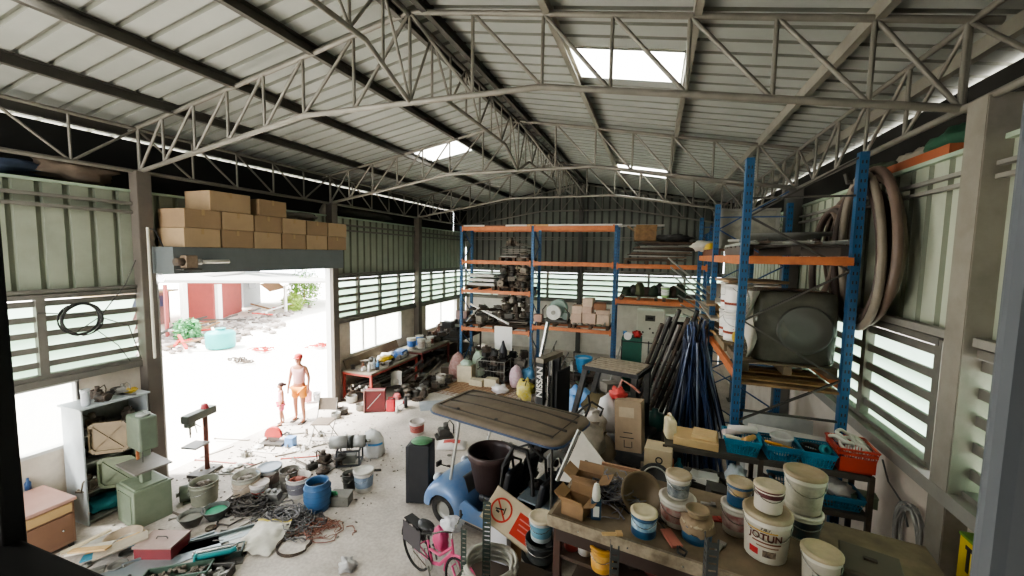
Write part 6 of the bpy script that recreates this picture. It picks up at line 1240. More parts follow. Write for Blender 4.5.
# ---------------- paint table
TZ = 2.0; T0 = Vector((7.67, 3.27, 0)); TD = Vector((.989, -.145, 0)); TN = Vector((.145, .989, 0)); TA = math.atan2(-.145, .989)
t = thing('paint_table', 'long worn table covered with paint pails in the right foreground', 'table', T0+TD*1.35+TN*.52, TA)
TT = mat('80705a', .75, 0, .5, 3, .05, dcol='544839'); MB().box((0, 0, TZ-.025), (2.7, 1.04, .05)).build('tabletop', TT, t, bevel=.008)
MB().box((0, -.52, TZ-.05), (2.72, .03, .1)).box((-1.36, 0, TZ-.05), (.03, 1.06, .1)).build('edge_strip', mat('9a8e7a', .6, .1, .5, 9, dcol='5b4e3e'), t)
for x in (-1.3, 0, 1.3):
    for y in (-.46, .46): MB().box((x, y, (TZ-.1)/2), (.06, .06, TZ-.1)).build('leg', mat('4a3128', .6, .2, .4), t)
for z in (.5, 1.1, 1.62): MB().box((0, 0, z), (2.6, .95, .03)).build('under_shelf', mat('4a3a30', .8, 0, .4), t)
MB().box((0, -.5, TZ-.16), (2.6, .02, .12)).build('apron', mat('3a2a24', .6, .1, .3), t)
for i in range(3): MB().cyl((-1.1+.4*i, -.54, TZ-.06), .008, .012, 8, 'Y').build('screw', CHROME, t)
def tp(u, vb, vt, w_, label, z=TZ, **k):
    P, d, h = spot(u, vb, vt, w_, z); h = min(h, .42); return pail(label, P, d, h, **k), P, d, h
LIDT = mat('b5a68b', .55, 0, .4, 5, dcol='8a7a60'); LW = mat('cfc9bb', .5, 0, .3, 5, dcol='9a8f7c')
bluec = mat('2b5475', .4, .1, .25, 5, dcol='1f3f5e')
o, P, d, h = tp(643, 539, 507, 24, 'blue paint can with a cream lid beside the leaning bowl', body=bluec, band=mat('9fb9c4', .5, 0, .5, 16, dcol='2a6a98'), lid=mat('cfc4a4', .5, 0, .3), name='paint_can', bandz=(.35, .75), taper=.98)
o, P, d, h = tp(676, 529, 492, 33, 'large off white pail with red lettering under a small pail', body=WPLAS, band=mat('c9b7ae', .5, 0, .5, 18, dcol='b3443c'), lid=LW); ZP = TZ+h+.01
pail('small white pail with a black label stacked on the red lettered pail', P+Vector((0, 0, h+.012)), .185, .19, WPLAS, mat('3a444c', .5, 0, .3, 14, dcol='cfd0cc'), LIDT, name='paint_can', bandz=(.1, .7))
o, P, d, h = tp(696, 545, 515, 28, 'blue paint can draped with a brown cloth and lid', body=bluec, band=mat('35607f', .5, 0, .4), lid=LIDT, name='paint_can', taper=.98)
cl = MB().lathe([(d*.5+.012, h-.07), (d*.56, h-.03), (d*.53, h+.015), (d*.3, h+.03), (.001, h+.028)], 26); 
for i, v in enumerate(cl.v): cl.v[i] = (v[0]*(1+.1*math.sin(i*1.3)), v[1]*(1+.1*math.sin(i*1.3)), v[2]+.008*math.sin(i*2.1))
mk('cloth', 'brown cloth laid over the top of the blue paint can', 'cloth', cl, mat('98836a', .8, 0, .35, 8), P)
pail('round dusty lid tin resting on the brown cloth', P+Vector((0, .01, h+.034)), d*.75, .05, mat('a08c70', .6, 0, .4), None, None, name='shallow_tin', cat='tin', handle=False)
o, P, d, h = tp(735, 537, 500, 27, 'white pail with a red label under the blue can', body=WPLAS, band=mat('cbbcb4', .5, 0, .5, 12, dcol='9a3f3c'), lid=LW)
pail('blue and gold paint can stacked on the red labelled white pail', P+Vector((.01, 0, h+.012)), .175, .18, bluec, mat('a58b5c', .5, 0, .5, 10, dcol='2a6a98'), LIDT, name='paint_can', bandz=(.5, .85), taper=.98)
# JOTUN pail
PJ = F(764, 562, TZ); hv = Vector((PJ.x-CAM.x, PJ.y-CAM.y, 0)).normalized(); PJ = PJ+hv*.12; dJ = .31; hJ = .335
o = pail('big white JOTUN paint pail with black and red print in the foreground', PJ, dJ, hJ, mat('d4cfc2', .45, 0, .25, 6, dcol='a3937c'), None, LIDT, taper=.88)
fa = math.atan2(-hv.y, -hv.x); rbz = lambda z: dJ/2*(.88+.12*z/hJ)
def arc(name, r, z0, z1, a0, a1, m, par, n=14):
    mb = MB(); vs = []
    for k in range(n+1): a = a0+(a1-a0)*k/n; vs += [(rbz(z0)*math.cos(a)+.002*math.cos(a), rbz(z0)*math.sin(a)+.002*math.sin(a), z0), (rbz(z1)*math.cos(a)+.002*math.cos(a), rbz(z1)*math.sin(a)+.002*math.sin(a), z1)]
    mb.add(vs, [(2*k, 2*k+2, 2*k+3, 2*k+1) for k in range(n)], smooth=True); return mb.build(name, m, par)
def wtxt(s, size, z, da, m, par):
    t_ = text_mesh(s, size, Matrix(), m, 'lettering', par, .0004, size*.025)
    for v in t_.data.vertices:
        r_ = rbz(z)+.0045+v.co.z; a = fa+da+v.co.x/r_; v.co = (r_*math.cos(a), r_*math.sin(a), z+v.co.y)
wtxt('JOTUN', .07, .2, 0, mat('5a2a1c', .5, 0, 0), o)
wtxt('7.8.7.', .034, .262, 0, BLACK, o)
arc('red_swoosh', 0, .236, .245, fa-.9, fa+.5, mat('c9a03c', .5, 0, .1), o); arc('brown_stripe', 0, .15, .162, fa-.6, fa+.7, mat('7a4a3a', .5, 0, .2), o); arc('brown_stripe', 0, .122, .132, fa-.4, fa+.6, mat('8d6a55', .5, 0, .2), o)
arc('red_patch', 0, .05, .1, fa-.75, fa-.3, mat('b5262a', .5, 0, .1), o); arc('dark_patch', 0, .05, .1, fa-.1, fa+.5, mat('3a2a28', .5, 0, .5, 20, dcol='b9a48a'), o)
hV = hv
pail('maroon and white paint can stacked on the JOTUN pail', PJ+Vector((0, 0, hJ+.014)), .185, .18, mat('cdc5b8', .45, 0, .2), mat('5a2a2c', .5, 0, .3), mat('c4b79c', .5, 0, .35), name='paint_can', bandz=(.62, .98), taper=.98)
PB = F(801, 541, TZ)+hv*.11
pail('dark blue printed pail under the tall white pail', PB, .27, .2, mat('b8b09f', .45, 0, .3), mat('37505f', .5, 0, .5, 9, dcol='6b5a4a'), LW, bandz=(.08, .8))
pail('tall dusty white pail with pale label stacked on the dark blue one', PB+Vector((0, 0, .215)), .275, .3, mat('cdc8b8', .45, 0, .35, 5, dcol='9b907c'), mat('c3bfae', .5, 0, .45, 12, dcol='8f8a76'), mat('a89678', .6, 0, .4), bandz=(.15, .75))
PD = F(820, 592, TZ)+hv*.08
o = pail('short white pail with dark stamped marks at the bottom edge', PD, .225, .24, mat('cbc6b8', .45, 0, .3), None, mat('b8a98a', .6, 0, .4)); 
rbz = lambda z: .1125*(.86+.14*z/.24)
arc('stamp_mark', 0, .09, .13, fa-.5, fa+.4, mat('3c4a40', .5, 0, .6, 25, dcol='cbc6b8'), o); arc('stamp_mark', 0, .05, .075, fa-.4, fa+.5, mat('3c4a40', .5, 0, .6, 25, dcol='cbc6b8'), o)
t = thing('metal_case', 'dull brown square tin box at the right end of the paint table', 'box', F(880, 604, TZ)+Vector((0, .15, 0)), TA+R(-8)); MB().box((0, 0, .075), (.32, .32, .15)).build('box_body', mat('4d473c', .6, .1, .35), t, bevel=.02); MB().box((0, 0, .16), (.33, .33, .025)).build('lid', mat('5b5345', .6, .1, .35), t, bevel=.008); MB().box((0, .02, .178), (.07, .03, .015)).build('handle', IRON, t)
# bowl leaning
P = F(640, 520, TZ); t = thing('bowl', 'olive brown round bowl leaning on edge behind the blue can', 'bowl', P+Vector((-.0, .17, .14)), rot=(R(62), 0, R(20))); r = .17; MB().lathe([(.001, -.1), (r*.5, -.1), (r*.85, -.04), (r, .0), (r*1.06, .0), (r*1.06, .01), (r*.96, .01), (r*.8, -.035), (r*.48, -.085), (.001, -.085)], 28).build('bowl_body', mat('7b6b52', .5, 0, .3), t)
P = F(671, 541, TZ); t = thing('hand_float', 'pinkish red plastic hand tool with a looped black strap on the table', 'tool', P+Vector((0, 0, .01)), R(115)); MB().box((0, 0, .015), (.2, .09, .02)).build('plate', mat('b06a5a', .6, 0, .3), t, bevel=.005); MB().tube([(-.1, 0, .02), (-.16, .03, .02), (-.2, 0, .02), (-.16, -.04, .02), (-.1, -.01, .02)], .009, 6).build('strap', BLACK, t); MB().tube([(.1, 0, .02), (.2, .02, .03), (.26, -.02, .02)], .008, 6).build('cord', BLACK, t)
carton('open brown carton with spread flaps at the front left of the table', F(574, 519, TZ)+Vector((.0, .1, 0)), .2, .18, .12, R(-14), mat('8f7252', .85, 0, .3), flaps=1)
carton('open carton behind the front one with a white patch', F(583, 497, TZ)+Vector((.02, .12, 0)), .24, .2, .13, R(-8), mat('96795c', .85, 0, .3), flaps=1)
P = F(595, 521, TZ)+Vector((0, .04, 0)); t = thing('spray_bottle', 'dark blue bottle with a white cap beside the front carton', 'bottle', P, R(10)); MB().box((0, 0, .08), (.085, .07, .16)).build('bottle_body', mat('24445c', .4, 0, .2), t, bevel=.012); MB().box((0, -.037, .08), (.05, .002, .09)).build('bottle_label', mat('cfd2cc', .5), t); MB().lathe([(.03, .16), (.036, .19), (.03, .26), (.02, .3), (.001, .3)], 14).build('cap', mat('d2cec4', .5), t)
mk('cable_tangle', 'tangle of grey and blue wires on the table behind the blue bottle', 'cables', tangle(.34, .34, .22, 40, .006, 21), mat('5a5c6e', .5, 0, .5, 14, dcol='a09a90'), F(613, 505, TZ)+Vector((0, .14, 0)), kind='stuff')
mk('cable', 'black cable trailing over the table in front of the wire tangle', 'cable', MB().tube([(7.98, 3.75, 2.01), (8.1, 3.6, 2.012), (8.2, 3.62, 2.012), (8.3, 3.5, 2.012), (8.42, 3.55, 2.012), (8.5, 3.7, 2.012)], .008, 6).tube([(8.0, 3.8, 2.02), (8.06, 3.66, 2.02), (8.2, 3.56, 2.02), (8.34, 3.6, 2.02)], .008, 6), BLACK)
pa = MB(); A1, A2 = PY(602, 463, 4.38), PY(690, 478, 4.3)
mk('plywood_panel', 'pinkish plywood panel standing at the back of the paint table', 'board', MB().box((0, 0, .12), ((A2-A1).length, .03, .34)), mat('a8836a', .8, 0, .25, 4), (A1+A2)/2-Vector((0, 0, .3)), math.atan2((A2-A1).y, (A2-A1).x))
t = thing('black_dish', 'shiny black dish with a pale ring leaning on the plywood panel', 'dish', PY(655, 480, 4.15), rot=(R(55), 0, R(-10))); MB().lathe([(.001, -.03), (.12, -.03), (.16, 0), (.15, .005), (.11, -.02), (.001, -.02)], 26).build('dish_body', BLACK, t); MB().tube([(.12*math.cos(a), .12*math.sin(a), .0) for a in [2*math.pi*k/26 for k in range(26)]], .008, 6, closed=True).build('pale_ring', GALV, t)
cb = carton('beige carton marked with two letters beyond the plywood panel', PY(658, 470, 5.0), .3, .26, .3, R(-6), mat('b9a98c', .8, 0, .2), tape=False); text_mesh('CO', .11, Matrix.Translation((.02, -.1315, .14)) @ Matrix.Rotation(R(90), 4, 'X') @ Matrix.Rotation(R(90), 4, 'Z'), BLACK, 'lettering', cb, .001, .002)
t = thing('machine_stand', 'dark steel stand supporting the beige marked carton', 'stand', PY(658, 470, 5.0)); t.location.z = 0; z = PY(658, 470, 5.0).z-.01; MB().box((0, 0, z-.02), (.4, .36, .03)).build('stand_top', IRON, t)
for x in (-.17, .17):
    for y in (-.15, .15): MB().box((x, y, z/2-.02), (.04, .04, z-.04)).build('leg', IRON, t)
scatter((8.5, 9.6, 4.35, 4.95), [0, 3, 5, 6], [IRON, DSTEEL, BLACK, SCRAP], 12, 'in the dark gap between table and shelf', 94, 1.36, 2, sc=(.8, 1.2), tilt=.5)
t = thing('low_table', 'dark low table in the gap between paint table and shelf', 'table', (9.05, 4.68, 0)); MB().box((0, 0, 1.34), (1.2, .6, .03)).build('tabletop', IRON, t)
for x in (-.56, .56):
    for y in (-.26, .26): MB().box((x, y, .66), (.04, .04, 1.32)).build('leg', IRON, t)
# things under the table
P = PY(601, 566, 3.2); P.z = 1.635
o = pail('yellow paint bucket standing on the shelf under the paint table', P+Vector((0, .08, 0)), .2, .2, mat('c9952f', .45, 0, .25), mat('d8b05a', .5, 0, .4, 12, dcol='b35f2a'), mat('b8862f', .5), name='paint_can')
for i, (x, m, lb) in enumerate([(7.83, mat('9a3b34', .5), 'dark red tin under the left end of the paint table'), (7.95, WHITE, 'white bottle under the left end of the paint table'), (8.35, IRON, 'black tin under the paint table right of the yellow bucket'), (8.5, mat('7b3a36', .5), 'dull red tin under the paint table')]): mk('tin', lb, 'tin', MB().lathe([(.001, 0), (.06, 0), (.06, .14), (.065, .145), (.001, .15)], 16), m, (x, 3.42-.08*i*.2, 1.637))
# forklift load
FL = Vector((7.9, 7.6, 0))
c_ = carton('tall brown printed carton leaning on the forklift under its guard', PY(630, 449, 6.75), .42, .3, .8, R(-8), mat('a8937a', .85, 0, .25), tape=False, rot=(R(-6), R(-4), R(-8)))
MB().box((-.02, -.1525, .62), (.24, .004, .16)).box((-.02, -.154, .62), (.2, .004, .12)).build('label_panel', mat('bfae94', .8), c_); MB().box((-.02, -.1525, .22), (.22, .002, .012)).box((.0, -.1525, .3), (.14, .002, .012)).box((-.06, -.1525, .12), (.012, .002, .12)).box((.06, -.1525, .12), (.012, .002, .1)).box((0, -.1525, .07), (.1, .002, .012)).build('printed_marks', BLACK, c_)
sack('white plastic bag hanging inside the forklift frame', PY(607, 430, 7.0), .34, .3, .62, mat('d6d6d8', .4, 0, .15, 8), seed=11, name='plastic_bag', cat='bag', neck=False); mk('plastic_bag', 'small red bag on top of the tall brown carton', 'bag', MB().blob((0, 0, .08), (.14, .12, .1), 6, .35), mat('d0504c', .5), PY(618, 398, 7.0)); mk('rope', 'red and white strap lying over the forklift load', 'strap', MB().tube([PY(617, 393, 7.0), PY(622, 380, 7.1), PY(632, 386, 7.1), PY(640, 393, 7.1)], .02, 6), mat('b9604f', .6, 0, .4, 14, dcol='d8cfc4'))
for i, (u, v, w_, h_, m, lb) in enumerate([(590, 452, .42, .5, mat('a39a8b', .8, 0, .4, 9), 'dirty beige sack in front of the forklift at the left'), (603, 458, .38, .42, mat('8a7c68', .8, 0, .4, 9), 'brown sack in front of the forklift post'), (594, 432, .4, .4, mat('c8c0b4', .7, 0, .4, 9), 'off white sack behind the beige one at the forklift')]): sack(lb, PY(u, v, 6.5+.2*i), w_, .36, h_, m, seed=20+i)
t = thing('packing_case', 'dark wooden case under the sacks in front of the forklift', 'box', (7.7, 6.75, 0), R(-6)); MB().box((0, 0, .3), (1.3, .55, .6)).build('case_body', IRON, t, bevel=.01)
mk('jacket', 'olive jacket bundle in the forklift cab behind the bag', 'clothing', MB().blob((0, 0, .2), (.34, .3, .26), 4, .3), mat('7d7053', .85, 0, .3), (7.55, 8.0, 1.05))
mk('handlebar', 'black bent handlebar sticking up left of the forklift', 'handlebar', MB().tube([PY(574, 416, 6.6), PY(583, 408, 6.6), PY(592, 402, 6.7), PY(603, 409, 6.7), PY(600, 416, 6.7)], .02, 7).tube([PY(580, 430, 6.6), PY(590, 405, 6.6), PY(588, 395, 6.6)], .02, 7), BLACK)
# right wall things
mk('cable_coil', 'large coil of grey cable hanging on the right wall beside the column', 'cable', coil(.2, 10, .009, 4, .06, squash=1.0), [mat('a3a29d', .5, .1, .3)], (W-.03, 4.86, 1.5), rot=(0, R(-90), 0))
bpy.data.objects['cable_coil.001'].scale = (1.55, 1, 1)
mk('cable', 'free end of grey cable sticking up from the wall coil', 'cable', MB().tube([(W-.06, 5.45, 2.02), (W-.06, 5.3, 1.85), (W-.06, 5.05, 1.78), (W-.06, 4.9, 1.6)], .009, 6).tube([(W-.06, 5.05, 1.3), (W-.07, 5.0, 1.0), (W-.05, 4.95, .8)], .009, 6), mat('6a6965', .5))
t = thing('gas_torch_box', 'yellow wall box with a black tool mark near the column', 'box', PX(976, 566, W-.06), 0); MB().box((0, 0, 0), (.1, .22, .36)).build('box_body', mat('c9b02e', .5, 0, .25), t, bevel=.008); MB().box((-.052, 0, .02), (.004, .03, .18)).box((-.052, 0, .12), (.004, .07, .03)).build('tool_mark', BLACK, t); MB().box((0, 0, .19), (.11, .23, .02)).build('green_top', mat('5f8a3a', .5), t)
t = mk('timber_beam', 'reddish brown timber lying along the top of the right wall', 'timber', MB().box((0, 0, .05), (.1, 1.55, .1)), mat('a35e3e', .7, 0, .25), (11.0, 5.78, 5.19)); mk('tarpaulin', 'dark green tarpaulin lump on top of the right wall', 'tarpaulin', MB().blob((0, 0, .15), (.2, .34, .16), 4, .3), mat('35604a', .8), (11.35, 5.55, 5.28)); mk('tarpaulin', 'brown sack lump on the right wall top nearest the column', 'tarpaulin', MB().blob((0, 0, .15), (.2, .3, .16), 8, .25), mat('8c7a66', .8), (11.35, 4.95, 5.28)); mk('tarpaulin', 'pale cloth lump on top of the right wall over the hoses', 'tarpaulin', MB().blob((0, 0, .12), (.18, .3, .14), 2, .3), mat('a8a293', .8), (11.35, 6.3, 5.26)); mk('tarpaulin', 'greenish dark cloth further along the right wall top', 'tarpaulin', MB().blob((0, 0, .12), (.18, .35, .14), 9, .3), mat('4f5a4a', .8), (11.35, 7.1, 5.26))

# extra clutter in the dark middle and back
scatter((4.95, 7.0, 10.9, 11.7), [0, 3, 5, 6, 1, 4], [IRON, DSTEEL, SCRAP, BLACK], 34, 'heaped on the floor before the second racking bay', 101, 0, 2, sc=(.9, 1.5))
scatter((7.4, 9.0, 9.6, 11.4), [0, 3, 5, 6, 8], [IRON, DSTEEL, SCRAP, DUSTY, GREENM], 40, 'heaped on the floor behind the forklift', 102, 0, 2, sc=(1., 1.7))
scatter((4.95, 7.1, 12.85, 13.6), [0, 3, 6, 5], [IRON, BLACK, SCRAP], 26, 'on the floor under the second racking bay', 103, 0, 2, sc=(1.1, 1.7))
scatter((7.5, 9.6, 12.9, 13.6), [0, 3, 6, 5], [DUSTY, GALV, SCRAP, WHITE], 18, 'on the floor under the third racking bay', 104, 0, 2, sc=(1.1, 1.7))
scatter((2.3, 4.5, 12.9, 13.6), [0, 3, 6, 5], [IRON, BLACK, SCRAP, DUSTY], 26, 'on the floor behind the wire cage', 105, 0, 2, sc=(1.1, 1.7))
scatter((7.15, 8.5, 6.4, 7.1), [3, 4, 6, 7, 9], [IRON, DSTEEL, SCRAP], 14, 'on the case in front of the forklift', 106, .6, 1, sc=(.6, .9))
for i, (u, v, d, h, bm, bn, lb) in enumerate([(606, 371, .3, .34, WHITE, mat('b9584e', .5), 'white pail with a red band behind the forklift guard'), (560, 372, .3, .32, mat('8a8f95', .5), None, 'grey pail right of the tyre stack'), (470, 366, .28, .32, mat('9a8a7a', .5), None, 'brownish pail left of the cream carton')]): pail(lb, F(u, v, .0), d, h, bm, bn, WPLAS)
for i, (a, b) in enumerate([((5.0, 11.9), (5.6, 1.5)), ((5.2, 11.8), (4.8, 1.7)), ((7.2, 11.4), (7.6, 1.6)), ((5.6, 11.3), (6.1, 1.3))]): mk('steel_pipe', ['grey pole leaning on the tyre stack', 'thin dark pole crossing before the tyre stack', 'pale pole leaning by the grey metal chest', 'dark pole leaning on the dark trolley'][i], 'pipe', MB().tube([(a[0], a[1], .02), (b[0], a[1]+.7, b[1])], .022, 8), [STEEL, IRON, GALV, DSTEEL][i])
# small things lying on the paint table and shelf
for i, (u, v, m, lb, w_, rz) in enumerate([(612, 535, PALEWOOD, 'flat wooden stirrer lying near the blue bottle on the table', .16, 20), (720, 548, STEEL, 'scraper blade lying right of the cloth covered can', .12, 60), (716, 520, mat('b3443c', .5), 'small red packet lying between the pails on the table', .08, 10), (664, 522, BLACK, 'black brush lying before the red lettered pail', .12, -30), (708, 505, GALV, 'flat tin lid lying behind the cloth covered can', .12, 0)]):
    mk('table_tool', lb, 'tool', MB().box((0, 0, .008), (w_, .03 if i != 2 else .06, .014)).box((w_*.35, 0, .014), (w_*.3, .045, .02)), m, F(u, v, TZ)+Vector((0, 0, .001)), R(rz))
# floor stains and leaves near the cart
scatter((4.0, 5.6, 6.8, 9.2), [2, 4, 7], [DUSTY, IRON, STEEL], 9, 'lying loose on the open concrete', 107, 0, sc=(.25, .5))
scatter((1.3, 3.2, 2.9, 4.6), [4, 7, 9, 8, 1], [STEEL, DSTEEL, GALV, SCRAP], 20, 'strewn in the left foreground around the bowls', 108, 0, sc=(.4, .75))
mk('plastic_bag', 'crumpled clear plastic wrapper alone on the concrete at the bottom edge', 'bag', MB().blob((0, 0, .05), (.12, .1, .06), 9, .4), mat('b9b6b2', .3, 0, .3, 12), F(347, 568, 0))
for i, (y, m) in enumerate([(6.35, WHITE), (6.95, mat('a9aaa6', .6))]): mk('white_board', ['large white panel leaning under the near bay of the right racking', 'grey panel leaning behind the white one under the right racking'][i], 'board', MB().box((0, 0, .9), (.9, .03, 1.8)), m, (10.2+.05*i, y, .02), rot=(R(-6), 0, R(-12)))
# ================================================================= YARD AND PEOPLE
WP = mat('d9d6d0', .6, 0, .15, 4)
def ypt(u, v, X): return PX(u, v, X)
# open shed beyond the yard
for i, (u, vt, vb, r, lb) in enumerate([(165, 287, 338, .06, 'thin reddish post at the left end of the yard shed'), (183, 285, 338, .11, 'white post of the yard shed nearest the door'), (218, 286, 326, .11, 'white post of the yard shed right of the red wall'), (285, 287, 320, .07, 'thin white post of the yard shed by the bushes')]):
    X = [-13.4, -12.8, -13.6, -15][i]; a = PX(u, vt, X)
    mk('shed_post', lb, 'post', MB().box((0, 0, (a.z+.1)/2), (r*2, r*2, a.z+.1)), mat('9b4a45', .6) if i == 0 else WP, (X, a.y, 0), group='posts of the yard shed')
A1, A2 = PX(120, 283, -12.6), PX(345, 283, -15.5)
mb = MB(); z0 = A1.z; z1 = A2.z
mb.add([A1, A2, A2+Vector((-6, 0, .5)), A1+Vector((-6, 0, .5)), A1+Vector((0, 0, .14)), A2+Vector((0, 0, .14)), A2+Vector((-6, 0, .64)), A1+Vector((-6, 0, .64))], [(0, 1, 2, 3), (7, 6, 5, 4), (0, 4, 5, 1), (1, 5, 6, 2), (2, 6, 7, 3), (3, 7, 4, 0)])
mk('shed_roof', 'long low grey roof of the open shed across the yard', 'roof', mb, mat('a9a8a2', .6, .1, .2))
t = thing('site_hut', 'dull red walled hut under the yard shed roof', 'building', (-17.5, 18.2, 0), R(35)); a = PX(210, 303, -17)
MB().box((0, 0, 1.3), (1.4, 4.6, 2.6)).build('wall', mat('a5504a', .8, 0, .25, 2), t); MB().box((0, 0, 2.65), (1.8, 5.0, .1)).build('roof', mat('7d7a74', .6), t)
t = thing('blue_window_hut', 'low hut with a dark window band left of the red walled hut', 'building', (-17.5, 13.8, 0), R(20)); MB().box((0, 0, .9), (1.2, 3.4, 1.8)).build('wall', mat('8c6a66', .8), t); MB().box((.61, 0, 1.3), (.02, 3.0, .6)).build('window_band', mat('3c4a66', .3), t); MB().box((0, 0, 1.85), (1.8, 4.0, .08)).build('roof', mat('b5a27a', .6), t)
def lean(label, c, w_, d, z, tilt, m, rz=0, cat='roof', nm='canvas_roof'): return mk(nm, label, cat, MB().box((0, 0, 0), (w_, d, .06)), m, (c[0], c[1], z), rot=(0, R(tilt), rz))
lean('tan canvas roof slanting over the left end of the yard', (-17.5, 12.6), 4, 4.4, 2.9, 14, mat('b59a68', .8), R(15)); lean('pale tan canvas roof behind the red hut', (-20, 15.8), 4, 4.5, 3.6, 18, mat('b8ab8c', .8), R(10)); lean('bright green sheet roof right of the red hut', (-18.5, 21.6), 2.5, 2.2, 3.3, 16, mat('2f8f6d', .6), R(20))
lean('grey sheet roof further right across the yard', (-20.5, 25), 4, 4, 3.4, 16, mat('8d9096', .6), R(15)); lean('rusty sheet leaning in the scrap right of the green roof', (-17.8, 22.6), .8, 3, 1.6, 40, mat('b08a6b', .8), R(30), 'sheet', 'leaning_sheet')
t = thing('grey_hut', 'pale grey container hut behind the scrap in the yard', 'building', (-21, 22.3, 0), R(30)); MB().box((0, 0, 1.5), (2, 3, 3)).build('wall', mat('9fa3a8', .6), t); MB().box((1.01, 0, 1.7), (.02, 1.2, .8)).build('window', mat('4a5058', .4), t)
P = F(221, 347, 0)
t = thing('water_tank', 'teal round water tank standing in the bright yard', 'tank', P); MB().lathe([(.001, 0), (.52, 0), (.55, .06), (.55, .6), (.5, .68), (.2, .74), (.18, .8), (.001, .8)], 26).build('tank_body', mat('2f9f9c', .5, 0, .1), t); MB().cyl((0, 0, .78), .2, .05, 18).build('lid', mat('2b8f8c', .5), t)
def bush(label, loc, r, seed, m):
    t = thing('bush', label, 'bush', loc); q = random.Random(seed); mb = MB()
    for k in range(700):
        d = Vector((q.gauss(0, 1), q.gauss(0, 1), q.gauss(0, 1))).normalized()*r*q.uniform(.5, 1)*(1+.35*noise.noise(Vector((k*.01, seed, 0)))); c = d+Vector((0, 0, r*.9)); c.z = max(.05, c.z)
        u = Vector((q.gauss(0, 1), q.gauss(0, 1), q.gauss(0, .6))).normalized()*.13; v = u.orthogonal().normalized()*.05
        mb.add([c-u, c+v, c+u, c-v], [(0, 1, 2, 3)])
    mb.build('foliage', m, t); MB().tube([(0, 0, 0), (.05, 0, r*.5), (0, .05, r)], .04, 6).build('stem', WOOD, t)
LF = mat('6f9a3e', .8, 0, .3, 3); LF2 = mat('4f7a45', .8, 0, .3, 3)
bush('bright green bush at the right side of the yard', (-17.0, 24.6, 0), 1.2, 1, LF); bush('smaller yellow green bush left of the bright one', (-15.2, 21.9, 0), .7, 2, mat('8aa348', .8)); bush('dark leafy bush behind the bright green one', (-19, 26.5, .3), 1.3, 3, LF2); bush('weedy green clump left of the teal tank', (-11.6, 12.7, 0), .55, 4, mat('5f9a68', .8))
rub = MB(); q = random.Random(77)
for k in range(420):
    X = q.uniform(-17, -9.5); Y = q.uniform(.65, 1.15)*(-X)*1.25+q.uniform(-1.5, 2); s_ = q.uniform(.05, .3)
    if X < -14.9 and 11 < Y < 22: continue
    rub.blob((X, Y, s_*.2), (s_, s_*q.uniform(.4, 1), s_*.5), k, .4, 6)
mk('rubble', 'grey rubble and scrap strewn across the far yard', 'rubble', rub, mat('a39a94', .9, 0, .5, 3, dcol='6a6058'), kind='stuff')
for i in range(26):
    X = q.uniform(-18, -10); Y = (-X)*q.uniform(.95, 1.35); k = i % 4; nm = ['brown plank', 'grey beam', 'white pole', 'reddish pole'][k]
    mk('scrap_pole', nm+' lying in the yard rubble', 'pole', MB().box((0, 0, .05), (q.uniform(1, 2.6), .1, .08)), [WOOD, DSTEEL, WHITE, RED][k], (X, Y, .1+q.uniform(0, .4)), rot=(0, R(q.uniform(-15, 15)), q.uniform(0, 3)), group=nm+'s in the yard rubble')
for i, (u, v, m, lb) in enumerate([(262, 350, RED, 'dull coloured machine frame left lying in the open yard'), (240, 362, IRON, 'dark debris heap in the open yard'), (322, 347, RED, 'reddish scrap frame at the right of the yard')]):
    o = tangle(1.0, .5, .15, 16, .025, 60+i); mk('scrap_heap', lb, 'scrap', o, m, F(u, v, 0))
# ---- people
SKIN = mat('a8735a', .6, 0, .1, 8)
def skin_body(V, E, Rr, name, m, parent, sub=2, root=0):
    import bmesh
    me = bpy.data.meshes.new(name); bm = bmesh.new(); lay = bm.verts.layers.skin.verify()
    vs = [bm.verts.new(v) for v in V]
    for v, r in zip(vs, Rr): v[lay].radius = r if isinstance(r, tuple) else (r, r)
    for a, b in E: bm.edges.new((vs[a], vs[b]))
    vs[root][lay].use_root = True
    bm.to_mesh(me); bm.free(); me.materials.append(m)
    o = bpy.data.objects.new(name, me); COL.objects.link(o)
    s_ = o.modifiers.new('skin', 'SKIN'); s_.use_smooth_shade = True
    u = o.modifiers.new('sub', 'SUBSURF'); u.levels = u.render_levels = sub
    bpy.context.view_layer.update()
    me2 = bpy.data.meshes.new_from_object(o.evaluated_get(bpy.context.evaluated_depsgraph_get())); o.modifiers.clear(); o.data = me2
    for p in me2.polygons: p.use_smooth = True
    if parent: o.parent = parent
    return o
